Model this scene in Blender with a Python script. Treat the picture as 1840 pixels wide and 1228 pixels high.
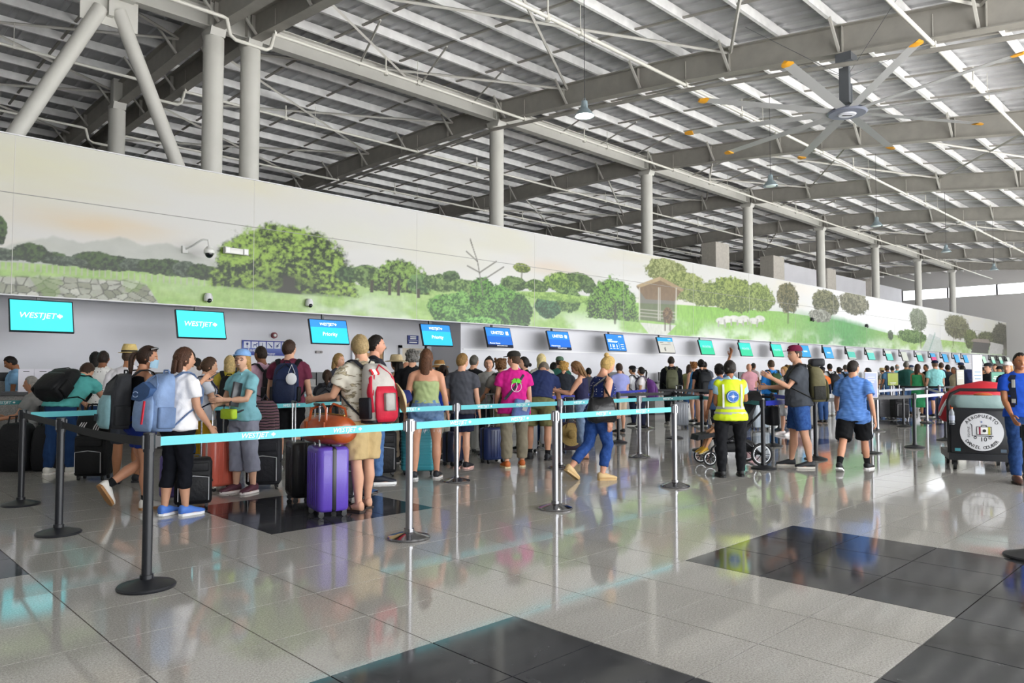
import bpy, bmesh, math, random
import numpy as np
from mathutils import Vector, Matrix, Euler
for o in list(bpy.data.objects): bpy.data.objects.remove(o)
SC = bpy.context.scene
COL = SC.collection
R_ = math.radians
# ---------------- camera (calibrated from the photograph's vanishing points, 1840x1228) ----------------
FPX, CX, CY, CH = 1324.0, 920.0, 614.0, 1.42
TH, PT = R_(45.6), R_(2.36)
cd = bpy.data.cameras.new('camera'); cam = bpy.data.objects.new('camera', cd); COL.objects.link(cam)
cd.sensor_width = 36.0; cd.lens = FPX/1840*36.0; cd.clip_end = 400
cam.location = (0, 0, CH); cam.rotation_euler = (R_(90)+PT, 0, TH-R_(90))
SC.camera = cam
# ---------------- world: bright hazy sky seen through the open sides of the hall ----------------
w = bpy.data.worlds.new('world'); SC.world = w; w.use_nodes = True
bg = w.node_tree.nodes['Background']; bg.inputs[0].default_value = (0.93, 0.97, 1.0, 1); bg.inputs[1].default_value = 3.4
SC.view_settings.view_transform = 'Standard'; SC.view_settings.look = 'None'
SC.view_settings.exposure = 0.42; SC.view_settings.gamma = 1.0; SC.view_settings.use_curve_mapping = False
# the daylight of the open kerb side, behind the camera
def area_light(name, loc, rot, sx, sy, power, col=(1, 1, 1)):
    l = bpy.data.lights.new(name, 'AREA'); l.shape = 'RECTANGLE'; l.size = sx; l.size_y = sy; l.energy = power; l.color = col
    o = bpy.data.objects.new(name, l); COL.objects.link(o); o.location = loc; o.rotation_euler = rot
    return o
area_light('kerbside_daylight', (32, -9.5, 3.4), (R_(90), 0, 0), 64, 6.2, 2700, (1.0, 0.99, 0.98))
sl = bpy.data.lights.new('sun', 'SUN'); sl.energy = 25; sl.angle = .01; sl.color = (1.0, .98, .96)
so_ = bpy.data.objects.new('sun', sl); COL.objects.link(so_); so_.rotation_euler = (R_(41), 0, R_(12))
# ---------------- pixel helpers ----------------
_F = np.array([math.cos(TH)*math.cos(PT), math.sin(TH)*math.cos(PT), math.sin(PT)])
_R = np.array([math.sin(TH), -math.cos(TH), 0.0]); _U = np.cross(_R, _F); _C = np.array([0, 0, CH])
def ray(x, y): return _F + _R*((x-CX)/FPX) + _U*((CY-y)/FPX)
def atZ(x, y, z=0.0): d = ray(x, y); return _C + d*((z-CH)/d[2])
def atY(x, y, Y): d = ray(x, y); return _C + d*(Y/d[1])
def atX(x, y, X): d = ray(x, y); return _C + d*(X/d[0])
def proj(P):
    v = np.array(P, float)-_C; z = v@_F; return CX+FPX*(v@_R)/z, CY-FPX*(v@_U)/z, z
# ---------------- materials ----------------
def lin(h):
    if not isinstance(h, str): return tuple(h)[:3]
    h = h.lstrip('#'); v = [int(h[i:i+2], 16)/255 for i in (0, 2, 4)]
    return tuple(c/12.92 if c <= .04045 else ((c+.055)/1.055)**2.4 for c in v)
_M = {}
def mat(key, color='808080', rough=0.6, metal=0.0, emit=None, es=1.0, spec=0.5, trans=0.0, bump=0.0, bscale=60, var=0.0, vscale=8, coat=0.0, alpha=1.0):
    if key in _M: return _M[key]
    m = bpy.data.materials.new(key); m.use_nodes = True; nt = m.node_tree; b = nt.nodes['Principled BSDF']
    c = lin(color)
    b.inputs['Base Color'].default_value = (*c, 1); b.inputs['Roughness'].default_value = rough; b.inputs['Metallic'].default_value = metal
    b.inputs['Specular IOR Level'].default_value = spec; b.inputs['Transmission Weight'].default_value = trans; b.inputs['Coat Weight'].default_value = coat
    b.inputs['Alpha'].default_value = alpha
    if emit is not None:
        b.inputs['Emission Color'].default_value = (*lin(emit), 1); b.inputs['Emission Strength'].default_value = es
    tc = None
    if var or bump:
        tc = nt.nodes.new('ShaderNodeTexCoord')
    if var:
        n = nt.nodes.new('ShaderNodeTexNoise'); n.inputs['Scale'].default_value = vscale; n.inputs['Detail'].default_value = 4
        nt.links.new(tc.outputs['Object'], n.inputs['Vector'])
        r = nt.nodes.new('ShaderNodeValToRGB'); r.color_ramp.elements[0].position = .3; r.color_ramp.elements[1].position = .7
        r.color_ramp.elements[0].color = (*[x*(1-var) for x in c], 1); r.color_ramp.elements[1].color = (*[min(1, x*(1+var)) for x in c], 1)
        nt.links.new(n.outputs['Fac'], r.inputs['Fac']); nt.links.new(r.outputs['Color'], b.inputs['Base Color'])
    if bump:
        n2 = nt.nodes.new('ShaderNodeTexNoise'); n2.inputs['Scale'].default_value = bscale; n2.inputs['Detail'].default_value = 3
        nt.links.new(tc.outputs['Object'], n2.inputs['Vector'])
        bp = nt.nodes.new('ShaderNodeBump'); bp.inputs['Strength'].default_value = bump; bp.inputs['Distance'].default_value = .02
        nt.links.new(n2.outputs['Fac'], bp.inputs['Height']); nt.links.new(bp.outputs['Normal'], b.inputs['Normal'])
    _M[key] = m; return m
def cloth(color, rough=.85, bump=.35, bscale=14): return mat('cloth_%s_%d' % (color, bscale), color, rough, spec=.2, bump=bump, bscale=bscale, var=.10, vscale=6)
def skinm(color): return mat('skin_'+color, color, .5, spec=.35, var=.05, vscale=12)
def hairm(color): return mat('hair_'+color, color, .5, spec=.3, bump=.5, bscale=90, var=.25, vscale=40)
def plastic(color, rough=.35): return mat('plastic_%s_%d' % (color, rough*100), color, rough)
def nylon(color): return mat('nylon_'+color, color, .6, spec=.35, bump=.3, bscale=25, var=.12, vscale=9)
def node_mat(key, rough, fn, spec=.3, metal=0):
    if key in _M: return _M[key]
    m = bpy.data.materials.new(key); m.use_nodes = True; nt = m.node_tree; b = nt.nodes['Principled BSDF']
    b.inputs['Roughness'].default_value = rough; b.inputs['Specular IOR Level'].default_value = spec; b.inputs['Metallic'].default_value = metal
    fn(nt, b); _M[key] = m; return m
def ramp(nt, fac, stops, const=False):
    r = nt.nodes.new('ShaderNodeValToRGB'); cr = r.color_ramp
    if const: cr.interpolation = 'CONSTANT'
    while len(cr.elements) < len(stops): cr.elements.new(.5)
    for e, (p, c) in zip(cr.elements, stops): e.position = p; e.color = (*lin(c), 1)
    nt.links.new(fac, r.inputs['Fac']); return r.outputs['Color']
def tex(nt, kind, scale, coord='Object', mapping=None, **kw):
    tc = nt.nodes.new('ShaderNodeTexCoord'); src = tc.outputs[coord]
    if mapping:
        mp = nt.nodes.new('ShaderNodeMapping'); mp.inputs['Scale'].default_value = mapping; nt.links.new(src, mp.inputs['Vector']); src = mp.outputs['Vector']
    n = nt.nodes.new('ShaderNodeTex'+kind); n.inputs['Scale'].default_value = scale
    for k, v in kw.items():
        if k in n.inputs: n.inputs[k].default_value = v
        else: setattr(n, k, v)
    nt.links.new(src, n.inputs['Vector']); return n
# ---------------- mesh helpers ----------------
def V3(*a): return np.array(a, float)
def unit(v): v = np.asarray(v, float); n = np.linalg.norm(v); return v/n if n > 1e-9 else v
def rotx(a): c, s = math.cos(a), math.sin(a); return np.array([[1, 0, 0], [0, c, -s], [0, s, c]])
def roty(a): c, s = math.cos(a), math.sin(a); return np.array([[c, 0, s], [0, 1, 0], [-s, 0, c]])
def rotz(a): c, s = math.cos(a), math.sin(a); return np.array([[c, -s, 0], [s, c, 0], [0, 0, 1]])
class MB:
    def __init__(s): s.v = []; s.f = []; s.m = []; s.mi = 0
    def add(s, vs, fs):
        o = len(s.v); s.v.extend(tuple(map(float, p)) for p in vs)
        for f in fs: s.f.append(tuple(i+o for i in f)); s.m.append(s.mi)
        return s
    def box(s, c, d, rot=None, top=None):
        hx, hy, hz = d[0]/2, d[1]/2, d[2]/2; tx, ty = (top if top else (1, 1))
        vs = [(-hx, -hy, -hz), (hx, -hy, -hz), (hx, hy, -hz), (-hx, hy, -hz), (-hx*tx, -hy*ty, hz), (hx*tx, -hy*ty, hz), (hx*tx, hy*ty, hz), (-hx*tx, hy*ty, hz)]
        vs = np.array(vs)
        if rot is not None: vs = vs@np.asarray(rot).T
        return s.add(vs+np.asarray(c, float), [(0, 3, 2, 1), (4, 5, 6, 7), (0, 1, 5, 4), (1, 2, 6, 5), (2, 3, 7, 6), (3, 0, 4, 7)])
    def loft(s, rings, cap=True, closed=True):
        n = len(rings[0]); vs = [p for r in rings for p in r]; fs = []
        for k in range(len(rings)-1):
            for i in range(n if closed else n-1):
                j = (i+1) % n; fs.append((k*n+i, k*n+j, (k+1)*n+j, (k+1)*n+i))
        if cap and closed:
            fs.append(tuple(reversed(range(n)))); fs.append(tuple((len(rings)-1)*n+i for i in range(n)))
        return s.add(vs, fs)
    def tube(s, path, r, n=8, cap=True, ry=None, ref=None):
        path = [np.asarray(p, float) for p in path]; rs = r if hasattr(r, '__len__') else [r]*len(path)
        rings = []; pu = None
        for i, p in enumerate(path):
            a = path[max(0, i-1)]; b = path[min(len(path)-1, i+1)]; t = unit(b-a)
            if pu is None:
                q = np.asarray(ref, float) if ref is not None else (V3(0, 0, 1) if abs(t[2]) < .9 else V3(0, 1, 0))
            else: q = pu
            u = unit(q - t*(q@t)); v = np.cross(t, u); pu = u
            r1 = rs[i]; r2 = r1 if ry is None else (ry[i] if hasattr(ry, '__len__') else ry)
            rings.append([p + u*(math.cos(x)*r1) + v*(math.sin(x)*r2) for x in np.linspace(0, 2*math.pi, n, endpoint=False)])
        return s.loft(rings, cap)
    def cyl(s, p0, p1, r0, r1=None, n=16): return s.tube([p0, p1], [r0, r0 if r1 is None else r1], n)
    def lathe(s, prof, n=24, c=(0, 0, 0), rot=None):
        rings = []
        for r, z in prof:
            rg = np.array([(r*math.cos(a), r*math.sin(a), z) for a in np.linspace(0, 2*math.pi, n, endpoint=False)])
            if rot is not None: rg = rg@np.asarray(rot).T
            rings.append(rg+np.asarray(c, float))
        return s.loft(rings)
    def ball(s, c, r, n=12, m=8, rot=None):
        r = np.asarray(r if hasattr(r, '__len__') else (r, r, r), float); rings = []
        for i in range(m+1):
            a = math.pi*(i+.02)/(m+.04); rg = np.array([(math.sin(a)*math.cos(b), math.sin(a)*math.sin(b), -math.cos(a)) for b in np.linspace(0, 2*math.pi, n, endpoint=False)])*r
            if rot is not None: rg = rg@np.asarray(rot).T
            rings.append(rg+np.asarray(c, float))
        return s.loft(rings)
    def rbox(s, c, d, rad=.03, rot=None, seg=3, rz=None):
        """box rounded about its z axis with softened top and bottom rims"""
        hx, hy, hz = d[0]/2, d[1]/2, d[2]/2; rz = rad*.6 if rz is None else rz
        def outline(ins):
            r = max(rad-ins*.3, .001); pts = []
            for qx, qy, a0 in ((1, 1, 0), (-1, 1, 90), (-1, -1, 180), (1, -1, 270)):
                for k in range(seg+1):
                    a = R_(a0+90*k/seg); pts.append((qx*(hx-ins-r)+r*math.cos(a), qy*(hy-ins-r)+r*math.sin(a)))
            return pts
        rings = []
        for ins, z in ((rz, -hz), (rz*.3, -hz+rz*.3), (0, -hz+rz), (0, hz-rz), (rz*.3, hz-rz*.3), (rz, hz)):
            rg = np.array([(x, y, z) for x, y in outline(ins)])
            if rot is not None: rg = rg@np.asarray(rot).T
            rings.append(rg+np.asarray(c, float))
        return s.loft(rings)
    def xf(s, M):
        """apply rotation matrix + offset to everything"""
        Rm, t = M; a = np.array(s.v)@np.asarray(Rm).T+np.asarray(t); s.v = [tuple(p) for p in a]; return s
    def mesh(s, name, mats, smooth=35):
        me = bpy.data.meshes.new(name); me.from_pydata(s.v, [], s.f)
        for m in (mats if isinstance(mats, (list, tuple)) else [mats]): me.materials.append(m)
        if any(s.m): me.polygons.foreach_set('material_index', s.m)
        if smooth:
            me.polygons.foreach_set('use_smooth', [True]*len(me.polygons)); me.update()
            if smooth < 180: me.set_sharp_from_angle(angle=R_(smooth))
        me.update(); return me
    def build(s, name, mats, parent=None, smooth=35, **kw): return put(name, s.mesh(name, mats, smooth), parent, **kw)
def put(name, me, parent=None, loc=None, rot=None, label=None, cat=None, group=None, kind=None):
    o = bpy.data.objects.new(name, me); COL.objects.link(o)
    if parent is not None: o.parent = parent
    if loc is not None: o.location = [float(x) for x in loc]
    if rot is not None: o.rotation_euler = rot
    for k, v in (('label', label), ('category', cat), ('group', group), ('kind', kind)):
        if v is not None: o[k] = v
    return o
def thing(name, label, cat, loc=(0, 0, 0), rz=0.0, group=None): return put(name, None, None, loc, (0, 0, rz), label, cat, group)
def copy_tree(o, parent=None):
    c = o.copy(); COL.objects.link(c); c.parent = parent
    for ch in o.children: copy_tree(ch, c)
    return c
_TX = {}
def text_mesh(txt, size=1.0, shear=0.0, bold=0.0, align='CENTER', ex=0.0, mt=None, spacing=1.0):
    k = (txt, size, shear, bold, align, mt.name if mt else '')
    if k in _TX: return _TX[k]
    cu = bpy.data.curves.new('lettering', 'FONT'); cu.body = txt; cu.size = size; cu.shear = shear; cu.offset = bold; cu.align_x = align; cu.align_y = 'CENTER'; cu.extrude = ex
    cu.resolution_u = 2; cu.space_character = spacing
    o = bpy.data.objects.new('lettering', cu); me = bpy.data.meshes.new_from_object(o)
    bpy.data.objects.remove(o); bpy.data.curves.remove(cu)
    me.materials.clear()
    if mt: me.materials.append(mt)
    me.name = 'lettering'; _TX[k] = me; return me
WHITE_INK = mat('white_ink', 'f4f6f6', .6)
# ======================= the setting =======================
PAINT = mat('grey_steel_paint', 'c9c7c1', .55, var=.06, vscale=3)
PAINT_D = mat('dull_steel_paint', 'a5a29b', .6, var=.08, vscale=3)
PURL = mat('galvanised_purlin', 'efefef', .5, var=.08, vscale=4)
DECKM = mat('roof_deck', 'c4c5c8', .55, var=.1, vscale=2)
COLM = mat('column_paint', 'c4c3bd', .5, var=.04, vscale=2)
WALLP = mat('wall_white', 'dadae0', .55, var=.03, vscale=1.2)
def granite(nt, b):
    n = tex(nt, 'Noise', 95, Detail=6, Roughness=.75); n2 = tex(nt, 'Voronoi', 260)
    c1 = ramp(nt, n.outputs['Fac'], [(.34, '5f5c58'), (.5, 'aca8a2'), (.68, 'd2cec8')])
    c2 = ramp(nt, n2.outputs['Distance'], [(.0, '5e5b58'), (.35, 'aeaba6'), (.9, 'cfccc6')])
    mx = nt.nodes.new('ShaderNodeMix'); mx.data_type = 'RGBA'; mx.inputs[0].default_value = .45
    nt.links.new(c1, mx.inputs[6]); nt.links.new(c2, mx.inputs[7]); nt.links.new(mx.outputs[2], b.inputs['Base Color'])
    n3 = tex(nt, 'Noise', 3, Detail=5); r = nt.nodes.new('ShaderNodeMapRange'); r.inputs[3].default_value = .03; r.inputs[4].default_value = .1
    nt.links.new(n3.outputs['Fac'], r.inputs[0]); nt.links.new(r.outputs[0], b.inputs['Roughness'])
def blackstone(nt, b):
    n = tex(nt, 'Noise', 5, Detail=8, Roughness=.7, Distortion=1.2)
    nt.links.new(ramp(nt, n.outputs['Fac'], [(.3, '323337'), (.6, '424347'), (.75, '66676a')]), b.inputs['Base Color'])
    r = nt.nodes.new('ShaderNodeMapRange'); r.inputs[3].default_value = .03; r.inputs[4].default_value = .14
    nt.links.new(n.outputs['Fac'], r.inputs[0]); nt.links.new(r.outputs[0], b.inputs['Roughness'])
GRAN = node_mat('polished_granite', .12, granite, spec=.6); BLK = node_mat('polished_black_stone', .12, blackstone, spec=.55)
GROUT = mat('grout', '6a665f', .8)
floor = MB().box((31, 3.6, -.037), (84, 26, .05)).build('floor', GROUT, kind='structure', smooth=0)
MB().box((30, -40, -.25), (260, 66, .1)).build('kerb_pavement', mat('pavement', 'c6c6c4', .9, var=.1, vscale=.5), kind='structure', smooth=0)
T = .603; TX0, TY0 = 3.05, 3.10
blackset = [(-3, -1, -3, -1), (3, 5, -3, -1), (0, 2, 5, 7), (0, 11, -6, -4), (18, 20, 5, 7), (-6, -4, 5, 7), (30, 32, 5, 7), (12, 14, 13, 15), (24, 26, 13, 15)]
def is_black(i, j): return any(a <= i <= b and c <= j <= d for a, b, c, d in blackset)
tm = [MB().box((0, 0, -.006), (T-.007, T-.007, .012)).mesh('floor_tile', m, 0) for m in (GRAN, BLK)]
cells = []
for i in range(-20, 113):
    for j in range(-20, 22):
        x, y = TX0+(i+.5)*T, TY0+(j+.5)*T; px, py, dz = proj((x, y, 0))
        vis = dz > .8 and -60 < px < 1900 and py < 1330
        cells.append(((CH/dz**3) if vis else 0, x, y, is_black(i, j)))
cells.sort(key=lambda c: -c[0])
for sc_, x, y, bk in cells[:300]: put('floor_tile', tm[bk], floor, (x, y, 0))
rest = MB()
for sc_, x, y, bk in cells[300:]:
    rest.mi = int(bk); h = (T-.007)/2
    rest.add([(x-h, y-h, 0), (x+h, y-h, 0), (x+h, y+h, 0), (x-h, y+h, 0), (x-h, y-h, -.012), (x+h, y-h, -.012), (x+h, y+h, -.012), (x-h, y+h, -.012)],
             [(0, 1, 2, 3), (0, 4, 5, 1), (1, 5, 6, 2), (2, 6, 7, 3), (3, 7, 4, 0)])
rest.build('floor_tiles', [GRAN, BLK], floor, 0, kind='stuff')
# ---- roof: rafters follow a gently curved fall towards the kerb ----
YS = [-8.5, -5, -2, 1, 4.2, 7, 10, 13.3, 16.65, 20, 24, 28, 33]
ZS = [6.0, 6.5, 6.95, 7.4, 7.83, 8.22, 8.62, 8.95, 9.24, 9.28, 9.28, 9.25, 9.2]
def rz_(y): return float(np.interp(y, YS, ZS))
RX = [-9.29, -1.27, 6.73] + [7.61+8.02*k for k in range(8)]
prof = []; x = -12.0
while x < 71:
    prof += [(x, 0), (x+.10, 0), (x+.13, .05), (x+.37, .05)]; x += .40
deck = MB(); rings = [[(px, y, rz_(y)+.86+dz) for px, dz in prof] for y in YS]
deck.loft(rings, cap=False, closed=False)
ceiling = deck.build('ceiling', DECKM, kind='structure', smooth=0)
DEP = .62
def ibeam(path_fn, ts, depth, bf, tw, tf):
    """I-section along points path_fn(t)->bottom centre, section axis given by horizontal normal"""
    mb = MB()
    def strip(off, wid, z0, z1):
        rg = []
        for t in ts:
            p, nrm = path_fn(t); a = p+nrm*(off-wid/2); b = p+nrm*(off+wid/2)
            rg.append([a+V3(0, 0, z0), b+V3(0, 0, z0), b+V3(0, 0, z1), a+V3(0, 0, z1)])
        mb.loft(rg)
    strip(0, bf, 0, tf); strip(0, tw, tf, depth-tf); strip(0, bf, depth-tf, depth)
    return mb
rm = ibeam(lambda y: (V3(0, y, rz_(y)), V3(1, 0, 0)), YS, DEP, .26, .022, .025)
for k in range(1, 16):   # web stiffeners
    y = -7+2.6*k; rm.box((0, y, rz_(y)+DEP/2), (.2, .015, DEP-.06))
rme = rm.mesh('rafter', PAINT_D, 0)
for x in RX: put('rafter', rme, ceiling, (x, 0, 0))
def purlin(L):
    mb = MB(); h = .22
    mb.box((L/2, 0, h/2), (L, .006, h)); mb.box((L/2, .032, .004), (L, .07, .008)); mb.box((L/2, .032, h-.004), (L, .07, .008)); mb.box((L/2, .065, .015), (L, .006, .03))
    return mb.mesh('purlin', PURL, 0)
pm = {8.02: purlin(8.02), .88: purlin(.88), 7.0: purlin(7.0)}
PY = [y for y in np.arange(-7.9, 33, 1.27)]
for a, b in zip(RX, RX[1:]+[70.9]):
    L = round(b-a, 2); L = 8.02 if L > 7.5 else (.88 if L < 1 else 7.0)
    for y in PY: put('purlin', pm[L], ceiling, (a, y, rz_(y)+DEP))
# bridging straps under the purlins, fly braces, wind bracing
bm_ = MB(); bm_.loft([[(-.03, y, rz_(y)+DEP+.03), (.03, y, rz_(y)+DEP+.03), (.03, y, rz_(y)+DEP+.07), (-.03, y, rz_(y)+DEP+.07)] for y in YS]); bme = bm_.mesh('bridging_strap', PAINT_D, 0)
fb = [MB().box((0, 0, 0), (.05, .05, .82), roty(R_(s*40))).mesh('fly_brace', PAINT, 0) for s in (1, -1)]
for k, a in enumerate(RX):
    b = (RX+[71])[k+1]
    if b-a > 5:
        for q in (1, 2, 3): put('bridging_strap', bme, ceiling, (a+(b-a)*q/4, 0, 0))
    for y in PY[1::2]:
        for s in (0, 1): put('fly_brace', fb[s], ceiling, (a+(.27 if s == 0 else -.27), y, rz_(y)+.33))
def bar(name, p, q, r, m, parent, n=6): return MB().tube([p, q], r, n).build(name, m, parent, 40)
def rp(x, y, dz=0): return V3(x, y, rz_(y)+dz)
for k in (0, 1, 3, 5, 7, 9):
    a = RX[k]; b = RX[k+1] if k+1 < len(RX) else 70
    yy = [-6.6, -1.5, 3.5, 8.6, 13.7, 18.8, 23.8, 28.9]
    for y0, y1 in zip(yy, yy[1:]):
        m_ = (a+b)/2
        bar('wind_brace', rp(a, y0, .5), rp(b, y1, .5), .038, PAINT, ceiling, 4); bar('wind_brace', rp(b, y0, .5), rp(a, y1, .5), .038, PAINT, ceiling, 4)
for k in (3, 4, 5, 6, 7):   # lattice struts by the column line
    a = RX[k]
    for dx in (2, 4, 6): bar('strut', rp(a+dx, 14.2, .6), rp(a+dx+1.0, 16.65, .35), .03, PAINT, ceiling, 4)
# girder along the column line
gm = {}
for k in range(len(RX)-1):
    a, b = RX[k], RX[k+1]; L = round(b-a-.3, 2)
    if L not in gm: gm[L] = ibeam(lambda t: (V3(t*L, 0, 0), V3(0, 1, 0)), [0, 1], .5, .24, .02, .025).mesh('girder', COLM, 0)
    put('girder', gm[L], ceiling, (a+.15, 16.65, 9.27))
# columns: slender steel pipes with plated heads
def column_mesh(zb):
    mb = MB(); mb.cyl((0, 0, 0), (0, 0, 9.06), .225, n=28); mb.box((0, 0, 9.15), (.34, .44, .18), top=(1.0, 1.35)); mb.box((0, 0, 9.6), (.3, .3, .72)); return mb
colme = column_mesh(0).mesh('column', COLM, 35)
names_ = ['second of the twin grey pipe columns at the left of the mural', 'round grey pipe column rising behind the mural above the small palm tree', 'round grey pipe column rising behind the mural beside the thatched shelter',
          'round grey pipe column behind the mural above the white cattle', 'fifth round grey pipe column from the left behind the mural', 'sixth round grey pipe column from the left behind the mural', 'distant round grey column in front of the bright end window', 'farthest round grey column before the end wall']
put('column', colme, None, (6.73, 16.65, 0), label='first of the twin grey pipe columns at the left of the mural', cat='column', group='pipe columns', )
for k in range(8): put('column', colme, None, (7.61+8.02*k, 16.65, 0), label=names_[k], cat='column', group='pipe columns')
put('column', colme, None, (6.63, 23.3, 0), label='grey pipe column standing farther back between the slanted braces', cat='column', group='pipe columns')
put('column', colme, None, (-1.27, 16.65, 0), label='grey pipe column beyond the left edge of the mural', cat='column', group='pipe columns')
# chevron brace with gusset
cb = thing('chevron_brace', 'slanted pair of grey pipes meeting at a steel gusset plate', 'brace', (4.5, 16.65, 0))
MB().tube([(-.12, 0, 8.95), (-2.2, 0, 4.6)], .15, 20).build('brace_pipe', COLM, cb, 60); MB().tube([(.22, 0, 9.0), (2.05, 0, 4.6)], .15, 20).build('brace_pipe', COLM, cb, 60)
MB().box((.05, 0, 9.0), (1.1, .04, .75)).box((.05, 0, 9.1), (.1, .3, .6)).build('gusset_plate', COLM, cb, 0)
MB().box((.05, 0, 9.25), (.9, .35, .04)).build('cap_plate', COLM, cb, 0)
# sprinkler pipes along the hall with hangers, and conduit following the rafter
PIPE = mat('sprinkler_pipe', 'd6d4cc', .4)
for n_, y in enumerate((4.3, 9.8, 15.4, 20.7, 26.0)):
    lab = ['sprinkler pipe passing the ceiling fan high under the roof', 'sprinkler pipe along the hall behind the lit pendant lamp', 'sprinkler pipe running along the girder in front of the columns', 'sprinkler pipe behind the column line under the roof', 'farthest sprinkler pipe over the dark space behind the mural'][n_]
    z = rz_(y)-.1; sp = thing('sprinkler_pipe', lab, 'pipe', (8, y, z), group='sprinkler pipes')
    x0 = -10 if n_ > 2 else -8
    path = [(x0-8, 0, 0), (-1.6, 0, 0), (-1.5, 0, -.02), (-1.42, 0, -.35), (-1.3, 0, -.42), (-.6, 0, -.42), (-.5, 0, -.35), (-.42, 0, -.02), (-.3, 0, 0), (62, 0, 0)]
    MB().tube(path, .042, 8).build('pipe', PIPE, sp, 60)
    hm = MB().box((0, 0, .3), (.012, .012, .6)).box((0, 0, 0), (.05, .1, .1)).mesh('hanger', PIPE, 0)
    for k in range(16): put('hanger', hm, sp, (-6+4.0*k+1.6, 0, 0))
    tmh = MB().cyl((0, 0, 0), (0, 0, .34), .02, n=6).cyl((0, 0, -.12), (0, 0, 0), .055, n=8).mesh('sprinkler_head', PIPE, 0)
    for k in range(9): put('sprinkler_head', tmh, sp, (7.8*k-5.2, 0, .04))
cp = MB().tube([(15.42, y, rz_(y)-.28) for y in np.linspace(-6, 30, 25)], .05, 8)
cp.build('duct_pipe', PAINT_D, None, 60, label='long curved pipe slung just below the second rafter', cat='pipe')
# ---- walls ----
WY = 16.2; X1 = 12.73; WY2 = 14.95
mbw = MB().box(((X1-14)/2, WY+.1, 1.7), (X1+14, .2, 3.4)); wall_back = mbw.build('wall_back', WALLP, kind='structure', smooth=0)
MB().box(((X1+66.5)/2, WY2+.1, 1.7), (66.5-X1, .2, 3.4)).box((X1+.1, (WY2+.2+WY)/2, 1.7), (.2, WY-WY2-.2, 3.4)).build('wall_right', WALLP, kind='structure', smooth=0)
RAIL = mat('rail_grey', 'c4c5cb', .4)
MB().box((39, WY2-.012, 2.03), (52.4, .02, .025)).build('trim_1', mat('trim_line', 'f2f2f4', .4), kind='structure', smooth=0)
MB().box((3.9, WY-.01, 1.16), (17, .02, .2)).build('trim_2', RAIL, kind='structure', smooth=0)
MB().box((26, 15.9, 3.42), (92, 1.5, .1)).build('soffit', mat('soffit_white', 'd9d9dc', .6), kind='structure', smooth=0)
# pillars and partition behind the mural at the far end, end wall with clerestory strip
CONC = mat('pillar_concrete', 'c6c1b8', .8, var=.08)
for k, x in enumerate((38, 45.0, 53.2, 61.5)):
    MB().box((x, 22.0, 4.4), (1.5, .9, 8.8)).build('pillar', CONC, None, 0, label=['first concrete pillar behind the mural', 'second square concrete pillar behind the mural', 'third square concrete pillar behind the mural', 'last square concrete pillar near the end window'][k], cat='pillar', group='square pillars behind the mural')
MB().box((49.2, 22.1, 4.3), (7.0, .3, 8.6)).box((57.4, 22.1, 4.3), (6.8, .3, 8.6)).box((65.5, 22.1, 4.3), (7, .3, 8.6)).build('wall_partition', WALLP, kind='structure', smooth=0)
MB().box((30, 33.2, 5), (82, .3, 10)).build('wall_far_back', mat('dark_wall', '5c5a55', .8), kind='structure', smooth=0)
XE = 70.6
MB().box((29, 25, -.04), (84, 16.6, .06)).build('floor_back', mat('back_slab', '6b6862', .8), kind='structure', smooth=0)
MB().box((-7.4, -9.3, 3.6), (10.8, .3, 7.2)).build('wall_front_added', WALLP, kind='structure', smooth=0)  # unseen stretch of wall, added to keep daylight off the left side
MB().box((-12.8, 24.6, 5), (.3, 17, 10.4)).box((-12.8, 3.6, 4.6), (.3, 25.4, 9.2)).build('wall_left_added', mat('dark_wall', '5c5a55', .8), kind='structure', smooth=0)  # unseen side wall, added to darken the left end and the roof void
MB().box((XE, 12, 3.85), (.3, 44, 7.7)).box((XE, 12, 9.4), (.3, 44, 1.6)).build('wall_end', mat('end_wall', 'c9c7c6', .7), kind='structure', smooth=0)
GLASS = mat('pane_glass', 'ffffff', .02, spec=.3, trans=1.0)
for k in range(12):
    y = -8.2+3.6*k
    wn = put('window_%d' % (k+1), MB().box((0, -1.8, 0), (.14, .1, .95)).box((0, 1.8, 0), (.14, .1, .95)).box((0, 0, .45), (.14, 3.6, .06)).box((0, 0, -.45), (.14, 3.6, .06)).mesh('window', PAINT, 0), None, (XE, y, 8.17), kind='structure')
    MB().box((0, 0, 0), (.012, 3.5, .86)).build('pane', GLASS, wn, 0)
# ======================= printed mural on the bulkhead above the desks =======================
MY = 14.6; MZ0, MZ1 = 2.715, 5.40
rng = np.random.default_rng(7)
_G = rng.random((256, 256))
def vnoise(x, y):
    xi = np.floor(x).astype(int); yi = np.floor(y).astype(int); fx = x-xi; fy = y-yi; fx = fx*fx*(3-2*fx); fy = fy*fy*(3-2*fy)
    g = lambda a, b: _G[a % 256, b % 256]
    return (g(xi, yi)*(1-fx)+g(xi+1, yi)*fx)*(1-fy)+(g(xi, yi+1)*(1-fx)+g(xi+1, yi+1)*fx)*fy
def fbm(x, y, o=4): 
    s = 0; a = .5; t = 0
    for k in range(o): s = s+a*vnoise(x*2**k+17*k, y*2**k+5*k); t += a; a *= .55
    return s/t
pxs = np.concatenate([np.arange(-14, 1846, 1.35)]); Xc = np.array([atY(p, 560, MY)[0] for p in pxs])
Xc = np.concatenate([np.arange(-13, Xc[0]-.05, .12), Xc]); Zc = np.linspace(MZ0, MZ1, 150)
XX, ZZ = np.meshgrid(Xc, Zc, indexing='ij')
def mpt(x, y): p = atY(x, y, MY); return p[0], p[2]
def poly_h(pts):   # height curve through photo points
    q = np.array([mpt(*p) for p in pts]); return np.interp(XX, q[:, 0], q[:, 1])
def lc(h): return np.array(lin(h))
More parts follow.
